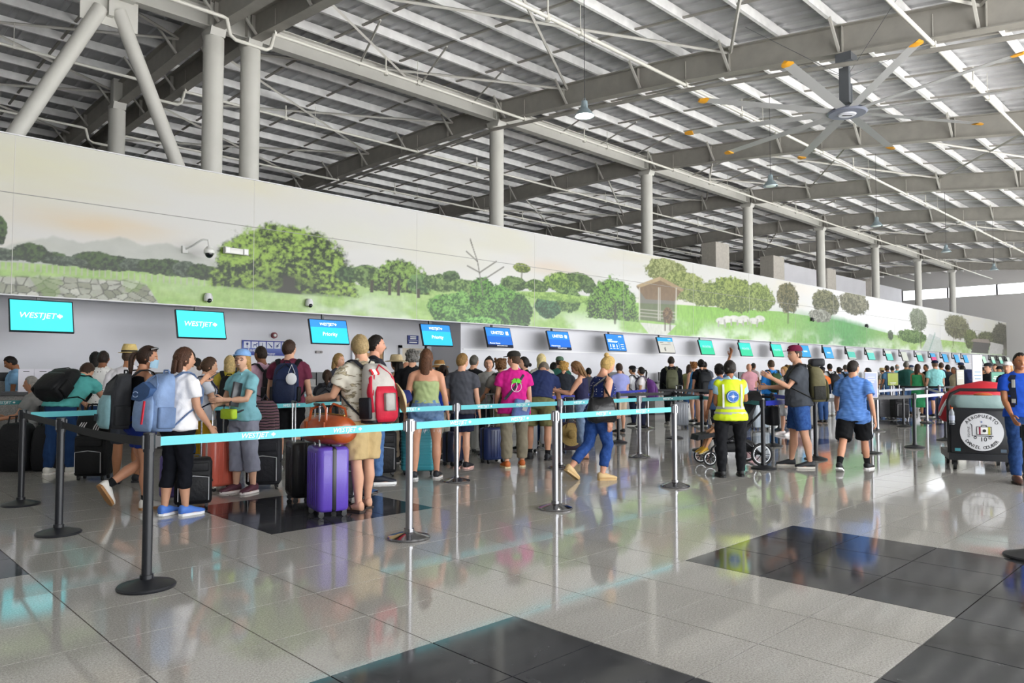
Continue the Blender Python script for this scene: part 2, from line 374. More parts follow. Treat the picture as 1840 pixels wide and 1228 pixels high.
Cc = np.zeros(XX.shape+(3,)); Cc[:] = lc('d6d4cf')
def paint(mask, col): 
    global Cc
    col = np.asarray(col); Cc = Cc*(1-mask[..., None])+col*mask[..., None]
def sm(e0, e1, x): t = np.clip((x-e0)/(e1-e0), 0, 1); return t*t*(3-2*t)
n1 = fbm(XX*.35, ZZ*.9); n2 = fbm(XX*.25+40, ZZ*1.6+9)
paint(sm(.45, .75, n1)*.7, lc('d8d5c2')); paint(sm(.55, .75, n2)*.35, lc('d6ccb2')); paint(sm(.5, .8, fbm(XX*.18+9, ZZ*.7))*.6, lc('e4e3e0'))
X0, Z0 = mpt(0, 400); 
for (cx_, cy_, wx, wz, c_) in ((180, 405, 1.1, .22, 'dcc4a0'), (420, 330, 1.6, .3, 'd9d3b8'), (640, 420, 1.2, .3, 'd6d5c6'), (990, 480, 1.0, .18, 'dcc9b4'), (1440, 520, 2.4, .3, 'e2d8c8'), (60, 300, 1.5, .5, 'dbd7b4')):
    a, b = mpt(cx_, cy_); paint(np.exp(-((XX-a)/wx)**2-((ZZ-b)/wz)**2)*(.4+.8*fbm(XX*1.3, ZZ*4+3))*.8, lc(c_))
# pale printed mist on the right, glare off the wall painted in with it
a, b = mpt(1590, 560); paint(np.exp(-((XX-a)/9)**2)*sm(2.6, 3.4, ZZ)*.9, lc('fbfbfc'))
# mountains
ridge = poly_h([(-30, 450), (30, 440), (60, 432), (95, 424), (120, 432), (150, 440), (175, 432), (215, 428), (260, 440), (300, 437), (335, 450), (400, 475), (600, 480), (640, 492), (700, 500), (2000, 620)])
jag = (fbm(XX*3, ZZ*0+2)-.5)*.12
paint(sm(.03, -.03, ZZ-ridge-jag)*sm(9.5, 6, XX)*.75, lc('b3b5ab')*(.85+.3*fbm(XX*4, ZZ*6)[..., None]))
# field and horizon line
hor = poly_h([(-30, 470), (0, 470), (240, 485), (400, 505), (640, 512), (800, 520), (1000, 525), (1150, 545), (1220, 548), (1400, 560), (1500, 575), (1560, 590), (1620, 605), (1700, 612), (1850, 628)])
gr = fbm(XX*5, ZZ*14); g2 = fbm(XX*14, ZZ*9+7)
gcol = lc('8db45c')[None, None]*(1-gr[..., None])+lc('b4cf83')[None, None]*gr[..., None]; gcol = gcol*(.8+.4*g2[..., None])
paint(sm(.02, -.02, ZZ-hor), gcol)
a, b = mpt(1300, 590); tall = np.exp(-((XX-a)/7)**2)
gt = fbm(XX*16, ZZ*6+31); paint(sm(.02, -.02, ZZ-hor)*tall*.9, lc('7fb53f')*(.65+.75*gt[..., None]))
a, b = mpt(1520, 600); paint(np.exp(-((XX-a)/5.5)**2)*sm(.25, -.1, ZZ-hor-.15*fbm(XX*2, ZZ*2))*.9, lc('4f9a58')*(.65+.7*gt[..., None]))
# mist rising from the lower edge
mist = sm(MZ0+.75, MZ0, ZZ)*sm(.35, .7, fbm(XX*.8+3, ZZ*1.5)); paint(mist*sm(3, 9, XX)*.85, lc('e9efe2'))
def leaf(scale, seed): 
    q = fbm(XX*scale+seed, ZZ*scale*1.2+seed, 5); return q
def tree(cx_, cy_, rx, ry, dark, light, seed=0, trunk=None, scale=7, flat=.0, ragged=.32, dome=False):
    """crown centred on photo pixel; rx/ry in photo pixels"""
    global XX, ZZ, Cc
    a, b = mpt(cx_, cy_); hx = abs(mpt(cx_+rx, cy_)[0]-a); hz = abs(mpt(cx_, cy_-ry)[1]-b)
    i0, i1 = np.searchsorted(Xc, [a-hx*1.6, a+hx*1.6]); FX, FZ, FC = XX, ZZ, Cc; XX, ZZ, Cc = FX[i0:i1], FZ[i0:i1], FC[i0:i1]
    dx = (XX-a)/hx; dz = (ZZ-b)/hz
    d = np.sqrt(dx*dx+np.where(dz < 0, (dz*(1+flat)), dz)**2)
    if dome: d = np.maximum(np.sqrt(dx*dx+np.maximum(dz, 0)**2), np.where(dz < 0, np.maximum(np.abs(dx), -dz/.16), 0))
    d = d+ragged*(leaf(scale, seed)-.5)*2*.55+.12*(leaf(scale*3, seed+3)-.5)
    m = sm(1.03, .93, d); l = leaf(scale*2.6, seed+11)*.65+.35*leaf(scale*.9, seed+4); li = np.clip(.36+.28*dz+5.0*(l-.5), 0, 1)
    if trunk:
        tx, ty0, ty1, tw = trunk; ta, tz0 = mpt(tx, ty0); _, tz1 = mpt(tx, ty1); wv = abs(mpt(tx+tw, ty0)[0]-ta)
        fl = 1+1.3*sm(tz0+.25*(tz1-tz0), tz0, ZZ); tmk = sm(1.1, .8, np.abs(XX-ta)/(wv*fl))*sm(tz0-.03, tz0+.01, ZZ)*sm(tz1+.05, tz1, ZZ); paint(tmk, lc('3d3a2c'))
        sh = np.exp(-((XX-ta)/(hx*1.0))**2-((ZZ-tz0)/.06)**2); paint(sh*.6, lc('50682f'))
    paint(m, lc(dark)[None, None]*(1-li[..., None])+lc(light)[None, None]*li[..., None])
    FC[i0:i1] = Cc; XX, ZZ, Cc = FX, FZ, FC
# left tree belt
for k, (x_, y_, a_, b_) in enumerate([(-5, 415, 18, 30), (10, 458, 40, 12), (55, 455, 34, 18), (95, 465, 30, 12), (150, 470, 24, 14), (175, 470, 40, 18), (210, 475, 30, 15), (245, 477, 30, 13), (275, 480, 30, 14), (305, 482, 30, 17), (335, 485, 26, 16), (365, 490, 30, 15), (395, 495, 30, 14), (120, 470, 40, 9)]):
    tree(x_, y_, a_, b_, ['20301c', '2c3a2c', '26361f'][k % 3], ['4d6637', '5c6b56', '48602f'][k % 3], seed=k*7, scale=8, flat=.1)
for k in range(60):   # fence posts
    px_ = k*10.5; py_ = 473+px_*.088+3; a, b = mpt(px_, py_); paint(sm(.02, .008, np.abs(XX-a))*sm(.08, .06, np.abs(ZZ-b))*.6, lc('b8b5a4'))
# the great spreading tree
tree(520, 508, 122, 106, '1c3010', '94b448', seed=3, trunk=None, scale=5.2, ragged=.22, dome=True); 
a, b = mpt(518, 507); paint(np.exp(-((XX-a)/.75)**4)*np.exp(-((ZZ-b)/.17)**2)*.8*sm(.2, .5, leaf(7, 5)), lc('1f2e18')); paint(np.exp(-((XX-a)/1.5)**4)*np.exp(-((ZZ-b+.22)/.035)**2)*.6, lc('4f6a30'))
ta, tz = mpt(519, 526); tb = abs(mpt(530, 526)[0]-ta); paint(sm(1.2, .8, np.abs(XX-ta)/(tb*(1+1.2*sm(tz+.16, tz, ZZ))))*sm(tz-.03, tz, ZZ)*sm(tz+.4, tz+.3, ZZ), lc('35352b'))
# middle group
for k, q in enumerate([(625, 495, 22, 16, '233c1e', '51703a'), (660, 492, 28, 16, '25401d', '5f8145'), (665, 500, 30, 22, '2d4520', '76934f'), (722, 518, 52, 52, '1d3212', '86a84b'), (755, 512, 22, 20, '31502a', '6d9250'), (790, 510, 30, 18, '2f4a22', '7d9a55'), (812, 498, 16, 12, '2b4224', '5e7a48'), (830, 515, 22, 14, '3c5a2a', '86a55a'), (850, 520, 30, 16, '38552a', '7f9f55')]):
    tree(*q, seed=30+k*5, scale=7, dome=(k == 3), flat=.2)
for (x_, y0, y1) in ((700, 530, 505), (716, 531, 505), (668, 525, 505), (752, 535, 520)): 
    a, b = mpt(x_, y0); _, c_ = mpt(x_, y1); paint(sm(.06, .03, np.abs(XX-a))*sm(b-.02, b, ZZ)*sm(c_+.03, c_, ZZ), lc('3b3728'))
for k, q in enumerate([(800, 555, 30, 28, '2f5524', '77b04e'), (830, 560, 32, 35, '35602a', '86bd5c'), (870, 545, 26, 48, '264420', '69a23f'), (905, 550, 40, 40, '2b4d22', '6fa848'), (935, 560, 22, 30, '22401f', '4f7d35'), (870, 590, 36, 22, '3f7a35', '92cf6e')]): tree(*q, seed=60+k*9, scale=9, ragged=.4)
def stroke(p, q, wd, c_, al=.8):
    (a, b), (c, d) = mpt(*p), mpt(*q); t = np.clip(((XX-a)*(c-a)+(ZZ-b)*(d-b))/((c-a)**2+(d-b)**2), 0, 1)
    paint(sm(wd*1.4, wd*.5, np.hypot(XX-a-t*(c-a), ZZ-b-t*(d-b)))*al, lc(c_))
for p, q in (((868, 530), (858, 470)), ((858, 470), (846, 434)), ((858, 470), (838, 452)), ((862, 490), (892, 470)), ((862, 490), (840, 478)), ((848, 440), (845, 430)), ((866, 505), (905, 480))): stroke(p, q, .022, '6a665c')
# palm-like tree, scrub, round tree
tree(938, 482, 15, 9, '4a5b24', '93a04c', seed=91, scale=9); stroke((938, 488), (936, 520), .03, '5d5a45')
for k, q in enumerate([(925, 510, 24, 14, '2c461f', '6f8d4a'), (965, 515, 22, 13, '33501f', '79984a'), (1015, 510, 35, 20, '3a5a1f', '8fae4d'), (1040, 500, 22, 10, '2e4620', '6b8844'), (1058, 515, 14, 16, '28401e', '5f7c40'), (985, 552, 24, 24, '1f4426', '4c7d4f'), (1022, 540, 22, 26, '2d4f22', '7a9c4e'), (1003, 535, 60, 8, '6f9440', '9ec05f'), (1102, 565, 46, 66, '1d3814', '76a63f')]): tree(*q, seed=120+k*7, scale=7.5, dome=(k == 8), flat=.15)
stroke((1105, 580), (1106, 545), .06, '2e3022')
# bright eucalyptus stand behind the shelter
for k, q in enumerate([(1200, 490, 36, 25, '6a7340', 'a9af76'), (1230, 515, 40, 28, '5f6d35', 'a3ac68'), (1270, 530, 44, 22, '57682f', '9aa75f'), (1320, 530, 46, 32, '4e6129', '9aaa58'), (1365, 535, 26, 26, '55672f', '98a95c')]): tree(*q, seed=170+k*9, scale=6, ragged=.42)
# shelter: roof, posts, yard
def quad(pts, c_, al=1.0):
    q = [mpt(*p) for p in pts]; m = np.ones(XX.shape)
    if sum(a[0]*b[1]-b[0]*a[1] for a, b in zip(q, q[1:]+q[:1])) < 0: q = q[::-1]
    for (a, b), (c, d) in zip(q, q[1:]+q[:1]):
        L = math.hypot(c-a, d-b); m = m*sm(-.015, .015, ((ZZ-b)*(c-a)-(XX-a)*(d-b))/L)
    paint(m*al, lc(c_)*(.85+.3*g2[..., None]))
quad([(1150, 575), (1212, 582), (1214, 520), (1150, 515)], '5a5a4a', .85)
quad([(1143, 515), (1186, 498), (1227, 519), (1212, 541), (1160, 538)], '7d664c'); quad([(1143, 513), (1186, 497), (1190, 503), (1150, 517)], 'b09a74'); quad([(1186, 497), (1229, 520), (1226, 525), (1186, 504)], 'a58f6c')
for x_ in (1149, 1183, 1186, 1215): stroke((x_, 575), (x_, 518), .03, 'cfcabc')
for y_ in (556, 562, 568): stroke((1150, y_), (1214, y_+6), .02, 'b5b1a2', .7)
quad([(1150, 580), (1215, 585), (1190, 610), (1172, 608)], 'd5d3cc', .9)
tree(1200, 567, 9, 15, '4c3a22', '8a6c45', seed=201, scale=8, ragged=.15); stroke((1195, 593), (1195, 575), .05, '4c3a22'); stroke((1204, 593), (1204, 575), .05, '4c3a22')
# cattle
for k, (x_, y_) in enumerate([(1297, 577), (1308, 574), (1320, 573), (1338, 573), (1355, 577), (1366, 573), (1330, 575)]):
    a, b = mpt(x_, y_); s_ = .3; m = sm(1.15, .85, np.hypot((XX-a)/(.42), (ZZ-b)/.13)); paint(m, lc('d9d8cf')*(.75+.4*fbm(XX*6, ZZ*9)[..., None]))
    for dx in (-.25, .25): paint(sm(.07, .04, np.abs(XX-a-dx))*sm(b-.25, b-.23, ZZ)*sm(b, b-.03, ZZ), lc('a9a79d'))
# right-hand trees
for k, q in enumerate([(1416, 535, 19, 28, '3a3f26', '857f5a'), (1485, 545, 24, 24, '3b402b', '8b8a66'), (1535, 545, 26, 22, '4f513d', '97937a'), (1475, 568, 20, 12, '63655a', 'a9a99c'), (1600, 603, 5, 9, '3f4f3c', '6f7f68'), (1650, 575, 15, 22, '5a6450', '98a088'), (1640, 605, 26, 12, '3d5a30', '7d9a5c'), (1720, 588, 22, 22, '4a4a36', '8b8a68'), (1745, 610, 12, 18, '45502f', '7d8650'), (1775, 610, 18, 14, '4a4d3a', '80835f'), (1800, 605, 16, 25, '3a3a30', '6d6a58')]): tree(*q, seed=230+k*9, scale=6, ragged=.4)
for p, q in (((1416, 580), (1416, 550), ), ((1655, 625), (1655, 585)), ((1712, 625), (1715, 590)), ((1738, 625), (1735, 595))): stroke(p, q, .07, '4b4536')
quad([(1655, 630), (1695, 632), (1690, 608), (1670, 600)], 'c3c9c6', .9); stroke((1670, 630), (1680, 600), .08, '7fa59a')
quad([(1745, 634), (1776, 636), (1778, 614), (1750, 612)], '5d5a58'); quad([(1743, 614), (1780, 617), (1776, 610), (1750, 609)], '9a8d84'); quad([(1777, 636), (1805, 638), (1803, 620), (1780, 615)], 'c9c6c2'); quad([(1800, 640), (1835, 642), (1835, 615), (1805, 615)], '6b645c', .8)
paint(np.clip((XX-mpt(1790, 610)[0])/60, 0, .55), lc('6f6a66'))
# dry-stone wall at lower left
sx, sz = XX*5.6, ZZ*9.0; top = poly_h([(-30, 500), (60, 498), (150, 500), (225, 503), (262, 512), (280, 540), (290, 560), (2000, 800)])
cid = np.full(XX.shape, 9.0); val = np.zeros(XX.shape); sec = np.full(XX.shape, 9.0)
bx_, bz_ = np.floor(sx), np.floor(sz)
for i in (-1, 0, 1):
    for j in (-1, 0, 1):
        ci, cj = (bx_+i).astype(int), (bz_+j).astype(int); qx = ci+_G[ci % 256, cj % 256]; qz = cj+_G[(ci+91) % 256, (cj+13) % 256]
        d = np.hypot(sx-qx, sz-qz); nv = _G[(ci+5) % 256, (cj+77) % 256]; sec = np.where(d < cid, cid, np.minimum(sec, d)); val = np.where(d < cid, nv, val); cid = np.minimum(cid, d)
edge = sm(.03, .16, sec-cid)
stone = (lc('7b7f66')[None, None]*(1-val[..., None])+lc('c7c6b8')[None, None]*val[..., None])*(.35+.65*edge[..., None])*(.75+.5*fbm(XX*9, ZZ*9)[..., None])
stone = stone*(1-.45*(sm(.55, .62, fbm(XX*2.2, ZZ*2.5+50)))[..., None])+lc('7fa04a')*.45*(sm(.55, .62, fbm(XX*2.2, ZZ*2.5+50)))[..., None]
paint(sm(.04, -.02, ZZ-top-(fbm(XX*4, ZZ*0)-.5)*.12)*sm(5.35, 5.1, XX), stone)
nx_, nz_ = XX.shape
vs = np.stack([XX, np.full(XX.shape, MY), ZZ], -1).reshape(-1, 3)
ii, jj = np.meshgrid(np.arange(nx_-1), np.arange(nz_-1), indexing='ij'); q0 = (ii*nz_+jj).ravel()
fs = np.stack([q0, q0+nz_, q0+nz_+1, q0+1], -1)
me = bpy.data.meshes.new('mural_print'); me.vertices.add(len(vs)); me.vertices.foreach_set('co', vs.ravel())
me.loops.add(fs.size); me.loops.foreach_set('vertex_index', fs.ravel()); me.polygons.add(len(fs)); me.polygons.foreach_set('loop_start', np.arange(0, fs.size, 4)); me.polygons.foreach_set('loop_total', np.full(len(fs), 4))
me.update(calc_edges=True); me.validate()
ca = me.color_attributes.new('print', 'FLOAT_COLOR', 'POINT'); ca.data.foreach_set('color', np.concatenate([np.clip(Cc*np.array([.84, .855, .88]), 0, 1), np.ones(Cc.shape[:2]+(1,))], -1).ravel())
def mural_nodes(nt, b):
    n = nt.nodes.new('ShaderNodeVertexColor'); n.layer_name = 'print'; nt.links.new(n.outputs['Color'], b.inputs['Base Color'])
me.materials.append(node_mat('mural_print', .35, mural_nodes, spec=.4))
XM1 = float(Xc[-1])
bulk = MB().box(((XM1-13)/2, MY+.25, (MZ0+MZ1)/2), (XM1+13, .49, MZ1-MZ0-.002)).build('wall_bulkhead', WALLP, kind='structure', smooth=0)
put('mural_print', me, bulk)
MB().box(((XM1-13)/2, MY-.006, 4.42), (XM1+13, .012, .012)).build('panel_seam', mat('seam_grey', '8c8c88', .5), bulk, 0)
MB().box(((XM1-13)/2, MY-.012, MZ0-.01), (XM1+13, .03, .02)).box(((XM1-13)/2, MY+.02, MZ1+.01), (XM1+13, .09, .02)).build('edge_trim', mat('edge_trim', 'd5d5d8', .4), bulk, 0)
for k in range(16): MB().box((-10+4.2*k, MY-.002, (MZ0+MZ1)/2), (.008, .006, MZ1-MZ0)).build('panel_joint', mat('joint_pale', 'cfcdc8', .5), bulk, 0)
# ======================= desks, screens, signs =======================
SCRB = mat('screen_bezel', '14161a', .3)
def scr_mat(c): return mat('screen_'+c, '101214', .25, emit=c, es=1.25)
TXTW = mat('screen_white_text', 'ffffff', .4, emit='ffffff', es=1.0)
TXTG = mat('screen_pale_text', '9fb8b0', .4, emit='9fc8b8', es=.8)
LEAF = [(0, 1), (.16, .62), (.42, .74), (.36, .34), (.66, .5), (.9, .22), (.74, .06), (.84, -.18), (.4, -.28), (.44, -.46), (.1, -.4), (.06, -.9), (-.06, -.9), (-.1, -.4), (-.44, -.46), (-.4, -.28), (-.84, -.18), (-.74, .06), (-.9, .22), (-.66, .5), (-.36, .34), (-.42, .74), (-.16, .62)]
def leaf_mesh(s, m): return MB().add([(x*s, y*s, 0) for x, y in LEAF], [tuple(range(len(LEAF)))]).mesh('leaf_emblem', m, 0)
SW, SH = .90, .53
def bar_mesh(w_, h, m): return MB().box((0, 0, 0), (w_, h, .001)).mesh('text_line', m, 0)
def globe_mesh(s, m):
    mb = MB()
    for k in range(5): mb.box((-s*.42+s*.21*k, 0, 0), (s*.11, s, .001))
    for k in range(2): mb.box((0, -s*.25+s*.5*k, .0006), (s, s*.1, .001))
    return mb.mesh('emblem', m, 0)
def screen(px, py, label, rows, texts, k):
    p = atY(px, py, 14.38); t = thing('hanging_screen', label, 'screen', (p[0], 14.38, p[2]), 0, 'screens hanging over the check-in desks')
    Rt = rotx(R_(90-16)); R90 = (R_(90-16), 0, 0)     # face tilted down to the hall
    fr = MB().box((0, 0, 0), (SW+.035, SH+.035, .05)).xf((Rt, (0, 0, 0))).build('bezel', SCRB, t, 0)
    tot = 0
    for frac, c in rows:
        h = SH*frac; yc = SH/2-tot-h/2; tot += h
        MB().box((0, yc, .027), (SW, h, .004)).xf((Rt, (0, 0, 0))).build('display', scr_mat(c), t, 0)
    for s_, size, x, y, mt, sh in texts:
        me_ = leaf_mesh(size, mt) if s_ == 'LEAF' else bar_mesh(size, sh or .014, mt) if s_ == 'BAR' else globe_mesh(size, mt) if s_ == 'GLOBE' else text_mesh(s_, size, sh, .0, mt=mt)
        off = Rt@V3(x, y, .0315); put('emblem' if s_ in ('LEAF', 'GLOBE') else 'text_line' if s_ == 'BAR' else 'lettering', me_, t, off, R90)
    zt = 2.72-p[2]; MB().box((0, .28, (zt+.02)/2), (.05, .05, zt-.02)).box((0, .15, .03), (.1, .26, .08)).build('hanger_pole', SCRB, t, 0)
WJ = [('WESTJET', .135, -.07, .0, TXTW, .25), ('LEAF', .05, .26, .0, TXTW, 0)]
WP = [('WESTJET', .09, -.05, .165, TXTW, .25), ('LEAF', .033, .17, .165, TXTW, 0), ('Priority', .12, 0, -.06, TXTW, .12)]
TRI = lambda: None
UN = [('UNITED', .13, -.04, .12, TXTW, 0), ('Premier Access', .06, -.2, -.17, TXTW, 0), ('STAR ALLIANCE GOLD', .038, .05, -.238, TXTW, 0), ('GLOBE', .1, .31, .12, TXTW, 0)]
INFO = [('UNITED', .05, .25, .2, TXTW, 0), ('BAR', .22, -.3, .09, TXTW, .025), ('BAR', .5, -.16, .045, TXTW, .01), ('BAR', .46, -.18, .015, TXTW, .01)]+[('BAR', .025, x_, -.11, TXTW, .1) for x_ in (-.33, -.2, -.14, .0)]+[('BAR', .1, x_, -.2, TXTW, .01) for x_ in (-.33, -.16, 0)]+[('BAR', .14, .28, y_, TXTW, .012) for y_ in (-.06, -.13, -.2)]+[('BAR', .004, .12, -.12, TXTW, .24)]
PAGE = [('UNITED', .05, .25, .2, TXTW, 0), ('BAR', .2, -.25, .09, SCRB, .012), ('BAR', .18, .2, .09, SCRB, .012), ('BAR', .6, -.02, .02, SCRB, .008), ('BAR', .03, -.15, -.15, SCRB, .12), ('BAR', .03, -.1, -.14, SCRB, .14)]
FR = [('FRONTIER', .125, 0, .02, TXTG, 0)]
BL = [('BAR', .4, 0, .0, TXTG, .07)]
g_ = [(.5, '35c3b6'), (.5, '2fb98c')]; b_ = [(1, '2d8fc4')]; gg = [(.3, '9aa39c'), (.55, '35a493'), (.15, '9aa39c')]; tg = [(.3, '9fa89e'), (.7, '27a79a')]
SCR = [((75, 569), 'large cyan airline screen hanging at the far left', [(1, '46d8e2')], WJ), ((361, 584), 'cyan airline screen with white lettering above the woman in the white tee', [(1, '46d8e2')], WJ),
 ((591, 597), 'blue and cyan Priority screen above the man with the navy backpack', [(.32, '2f86dd'), (.68, '2fc1ee')], WP), ((784, 603), 'blue and cyan Priority screen beside the grey wall corner', [(.32, '2f86dd'), (.68, '2fb4ee')], WP),
 ((896, 607), 'blue screen with white airline name just above the pink shirt', [(.45, '2f7ed0'), (.44, '2263bf'), (.11, '0c1430')], UN), ((1004, 612.5), 'blue screen with white airline name above the blonde heads', [(.45, '2f80dc'), (.44, '2368c8'), (.11, '0c1430')], UN),
 ((1106, 616.5), 'blue baggage information screen above the woman with the bun', [(.5, '2f7ee0'), (.5, '1f76c8')], INFO), ((1196, 621), 'grey notice screen with a blue heading strip', [(.25, '2b97d6'), (.75, 'b5b4ad')], PAGE),
 ((1269, 625), 'first green airline screen after the grey notice screen', g_, FR), ((1339, 628.5), 'green airline screen above the yellow vest', g_, FR), ((1396, 630.5), 'green airline screen just left of the maroon cap', g_, FR),
 ((1446, 632), 'blue screen half hidden by the maroon cap', b_, BL), ((1488, 634.5), 'blue screen just right of the maroon cap', b_, BL), ((1529, 636.5), 'grey and green screen above the man in the blue polo', gg, []),
 ((1564, 638), 'first teal screen with a grey heading right of the blue polo man', tg, []), ((1597, 639.5), 'second teal screen with a grey heading right of the blue polo man', tg, []), ((1625, 641), 'plain grey screen in the distant row', [(1, 'a3a79c')], []),
 ((1652, 642), 'teal screen right of the plain grey one', tg, []), ((1677, 643), 'screen with blue over crimson in the distant row', [(.45, '2e8cb8'), (.55, 'b52a6a')], []), ((1698, 644), 'first small blue screen right of the crimson one', b_, []), ((1719, 645), 'second small blue screen right of the crimson one', b_, []), ((1735, 645.5), 'third small blue screen right of the crimson one', b_, []),
 ((1768, 647), 'first tiny pale green screen right of the white totem', [(1, '9fc0ac')], []), ((1784, 647.5), 'second tiny pale green screen right of the white totem', [(.5, 'a8b8ac'), (.5, '7fbfa8')], []), ((1798, 648), 'third tiny pale green screen right of the white totem', [(.5, 'a8b8ac'), (.5, '6fb3a0')], []), ((1812, 648.3), 'tiny grey screen near the porter', [(1, 'a8b0a8')], [])]
for k, (p, l, r, t) in enumerate(SCR): screen(*p, l, r, t, k)
# wainscot of speckled stone with a black bumper strip on the back wall
STN = mat('speckled_stone', '8a8884', .3, var=.35, vscale=70)
MB().box((-.5, WY-.03, .62), (26, .06, 1.24)).build('wainscot', STN, wall_back, 0)
MB().box((-.5, WY-.05, 1.33), (26, .1, .16)).build('bumper_rail', mat('black_rail', '17181a', .4), wall_back, 0)
# check-in desks: one per screen
dk = thing('check_in_desk', 'x', 'desk', (0, 0, 0), 0, 'check-in desks')
MB().box((0, 0, .53), (1.5, .62, 1.0)).build('front_panel', STN, dk, 0); MB().box((0, -.05, 1.06), (1.6, .8, .05)).build('desk_top', mat('desk_top', '2a2b2e', .3), dk, 0)
MB().box((1.06, -.1, .18), (.5, .7, .36)).build('scale', mat('scale_white', 'e2e2e0', .4), dk, 0); MB().box((.3, .1, 1.26), (.45, .05, .3)).box((.3, .12, 1.12), (.12, .12, .1)).build('monitor', SCRB, dk, 0)
MB().box((0, 0, .015), (1.46, .58, .03)).build('plinth', SCRB, dk, 0)
dl = []
for k in range(20):
    o = dk if k == 0 else copy_tree(dk); p = SCR[k][0]; x = atY(p[0], 600, 14.3)[0]
    o.location = (x-(.2 if k == 3 else 0)+(.2 if k == 4 else 0), 14.85 if k < 4 else 14.55, 0); o['label'] = 'speckled stone check-in desk under the ' + SCR[k][1].split(' hanging')[0].split(' above')[0].split(' with')[0].split(' beside')[0] + (' no. %d' % (k+1) if 0 else '')
    dl.append(o['label'])
ORD = ['first', 'second', 'third', 'fourth', 'fifth', 'sixth', 'seventh', 'eighth', 'ninth', 'tenth', 'eleventh', 'twelfth', 'thirteenth', 'fourteenth', 'fifteenth', 'sixteenth', 'seventeenth', 'eighteenth', 'nineteenth', 'twentieth', 'twenty-first', 'twenty-second']
for k, o in enumerate([q for q in COL.objects if q.name.startswith('check_in_desk')]): o['label'] = 'speckled stone check-in desk, %s from the left along the wall' % ORD[k]
# signs on the back wall
sg = atY(478, 626, WY-.02); bs = thing('wall_sign', 'blue and white pictogram baggage sign on the back wall', 'sign', (sg[0], WY-.02, sg[2]))
NAVY = mat('sign_navy', '2a3a86', .5); PALE = mat('sign_pale', 'dfe3f0', .5)
def signg(nt, b):
    n = nt.nodes.new('ShaderNodeTexCoord'); s_ = nt.nodes.new('ShaderNodeSeparateXYZ'); nt.links.new(n.outputs['Generated'], s_.inputs[0])
    nt.links.new(ramp(nt, s_.outputs['Z'], [(0, '2b3a93'), (.5, '6f7fc4'), (1, '33409a')]), b.inputs['Base Color'])
MB().box((0, 0, 0), (1.15, .02, .34)).build('board', node_mat('sign_gradient', .5, signg), bs, 0)
for k in range(6):
    q = MB().box((-.46+.184*k, -.012, .07), (.155, .006, .15)).build('pictogram_panel', PALE, bs, 0)
    g = MB()
    if k == 0: g.lathe([(.001, 0), (.03, .002), (.001, .004)], 8, (0, 0, .02), rotx(R_(90))).box((0, 0, -.02), (.01, .004, .09))
    elif k == 1: g.box((0, 0, 0), (.07, .004, .025)).box((-.03, 0, -.03), (.01, .004, .05)).box((.03, 0, -.03), (.01, .004, .05)).box((.045, 0, .025), (.03, .004, .03))
    elif k == 2: g.box((0, 0, 0), (.02, .004, .11), None, (.4, 1))
    elif k == 3: g.box((0, 0, 0), (.03, .004, .14), roty(R_(-45)), (.3, 1))
    elif k == 4: g.box((.01, 0, .01), (.012, .004, .13), roty(R_(40))).box((-.02, 0, -.04), (.06, .004, .012)).box((0, 0, -.01), (.05, .004, .03), roty(R_(20)))
    else: g.tube([(-.035+.025*math.cos(a), 0, -.02+.025*math.sin(a)) for a in np.linspace(0, 6.28, 9)], .004, 4).tube([(.035+.025*math.cos(a), 0, -.02+.025*math.sin(a)) for a in np.linspace(0, 6.28, 9)], .004, 4).box((0, 0, .01), (.06, .004, .008), roty(R_(25)))
    g.xf((np.eye(3), (-.46+.184*k, -.018, .07))).build('pictogram', NAVY, q, 0)
for s_, sz, x, z in (('Equipaje', .085, -.3, -.05), ('Baggage', .065, .12, -.125)): put('lettering', text_mesh(s_, sz, mt=WHITE_INK), bs, (x, -.013, z), (R_(90), 0, 0))
s2 = atY(742, 611, WY-.02); ns = thing('office_sign', 'small navy notice above the door beside the grey wall corner', 'sign', (s2[0], WY-.02, s2[2]))
MB().box((0, 0, 0), (.36, .02, .24)).build('board', NAVY, ns, 0)
for wl, z in ((.2, .08), (.2, .03), (.26, -.07)): MB().box((0, -.012, z), (wl, .004, .03)).build('text_line', WHITE_INK, ns, 0)
MB().box((0, -.012, -.02), (.3, .004, .006)).build('rule_line', WHITE_INK, ns, 0)
a_ = atY(493, 603, WY-.03); al = thing('fire_alarm', 'round red and white alarm above the pictogram sign', 'alarm', (a_[0], WY-.03, a_[2]))
MB().lathe([(.001, -.03), (.075, -.03), (.07, .02), (.001, .03)], 18, rot=rotx(R_(90))).build('bell', mat('alarm_red', '7a2430', .4), al); MB().lathe([(.001, .02), (.04, .03), (.03, .05), (.001, .06)], 14, rot=rotx(R_(90))).build('strobe', plastic('f0efee'), al)
a_ = atY(573, 633, WY-.03); MB().box((0, 0, 0), (.16, .06, .06)).box((.05, -.035, 0), (.05, .03, .03)).build('wall_sensor', plastic('77706e'), None, 0, loc=(a_[0], WY-.03, a_[2]), label='small grey sensor box on the wall below the Priority screen', cat='sensor')
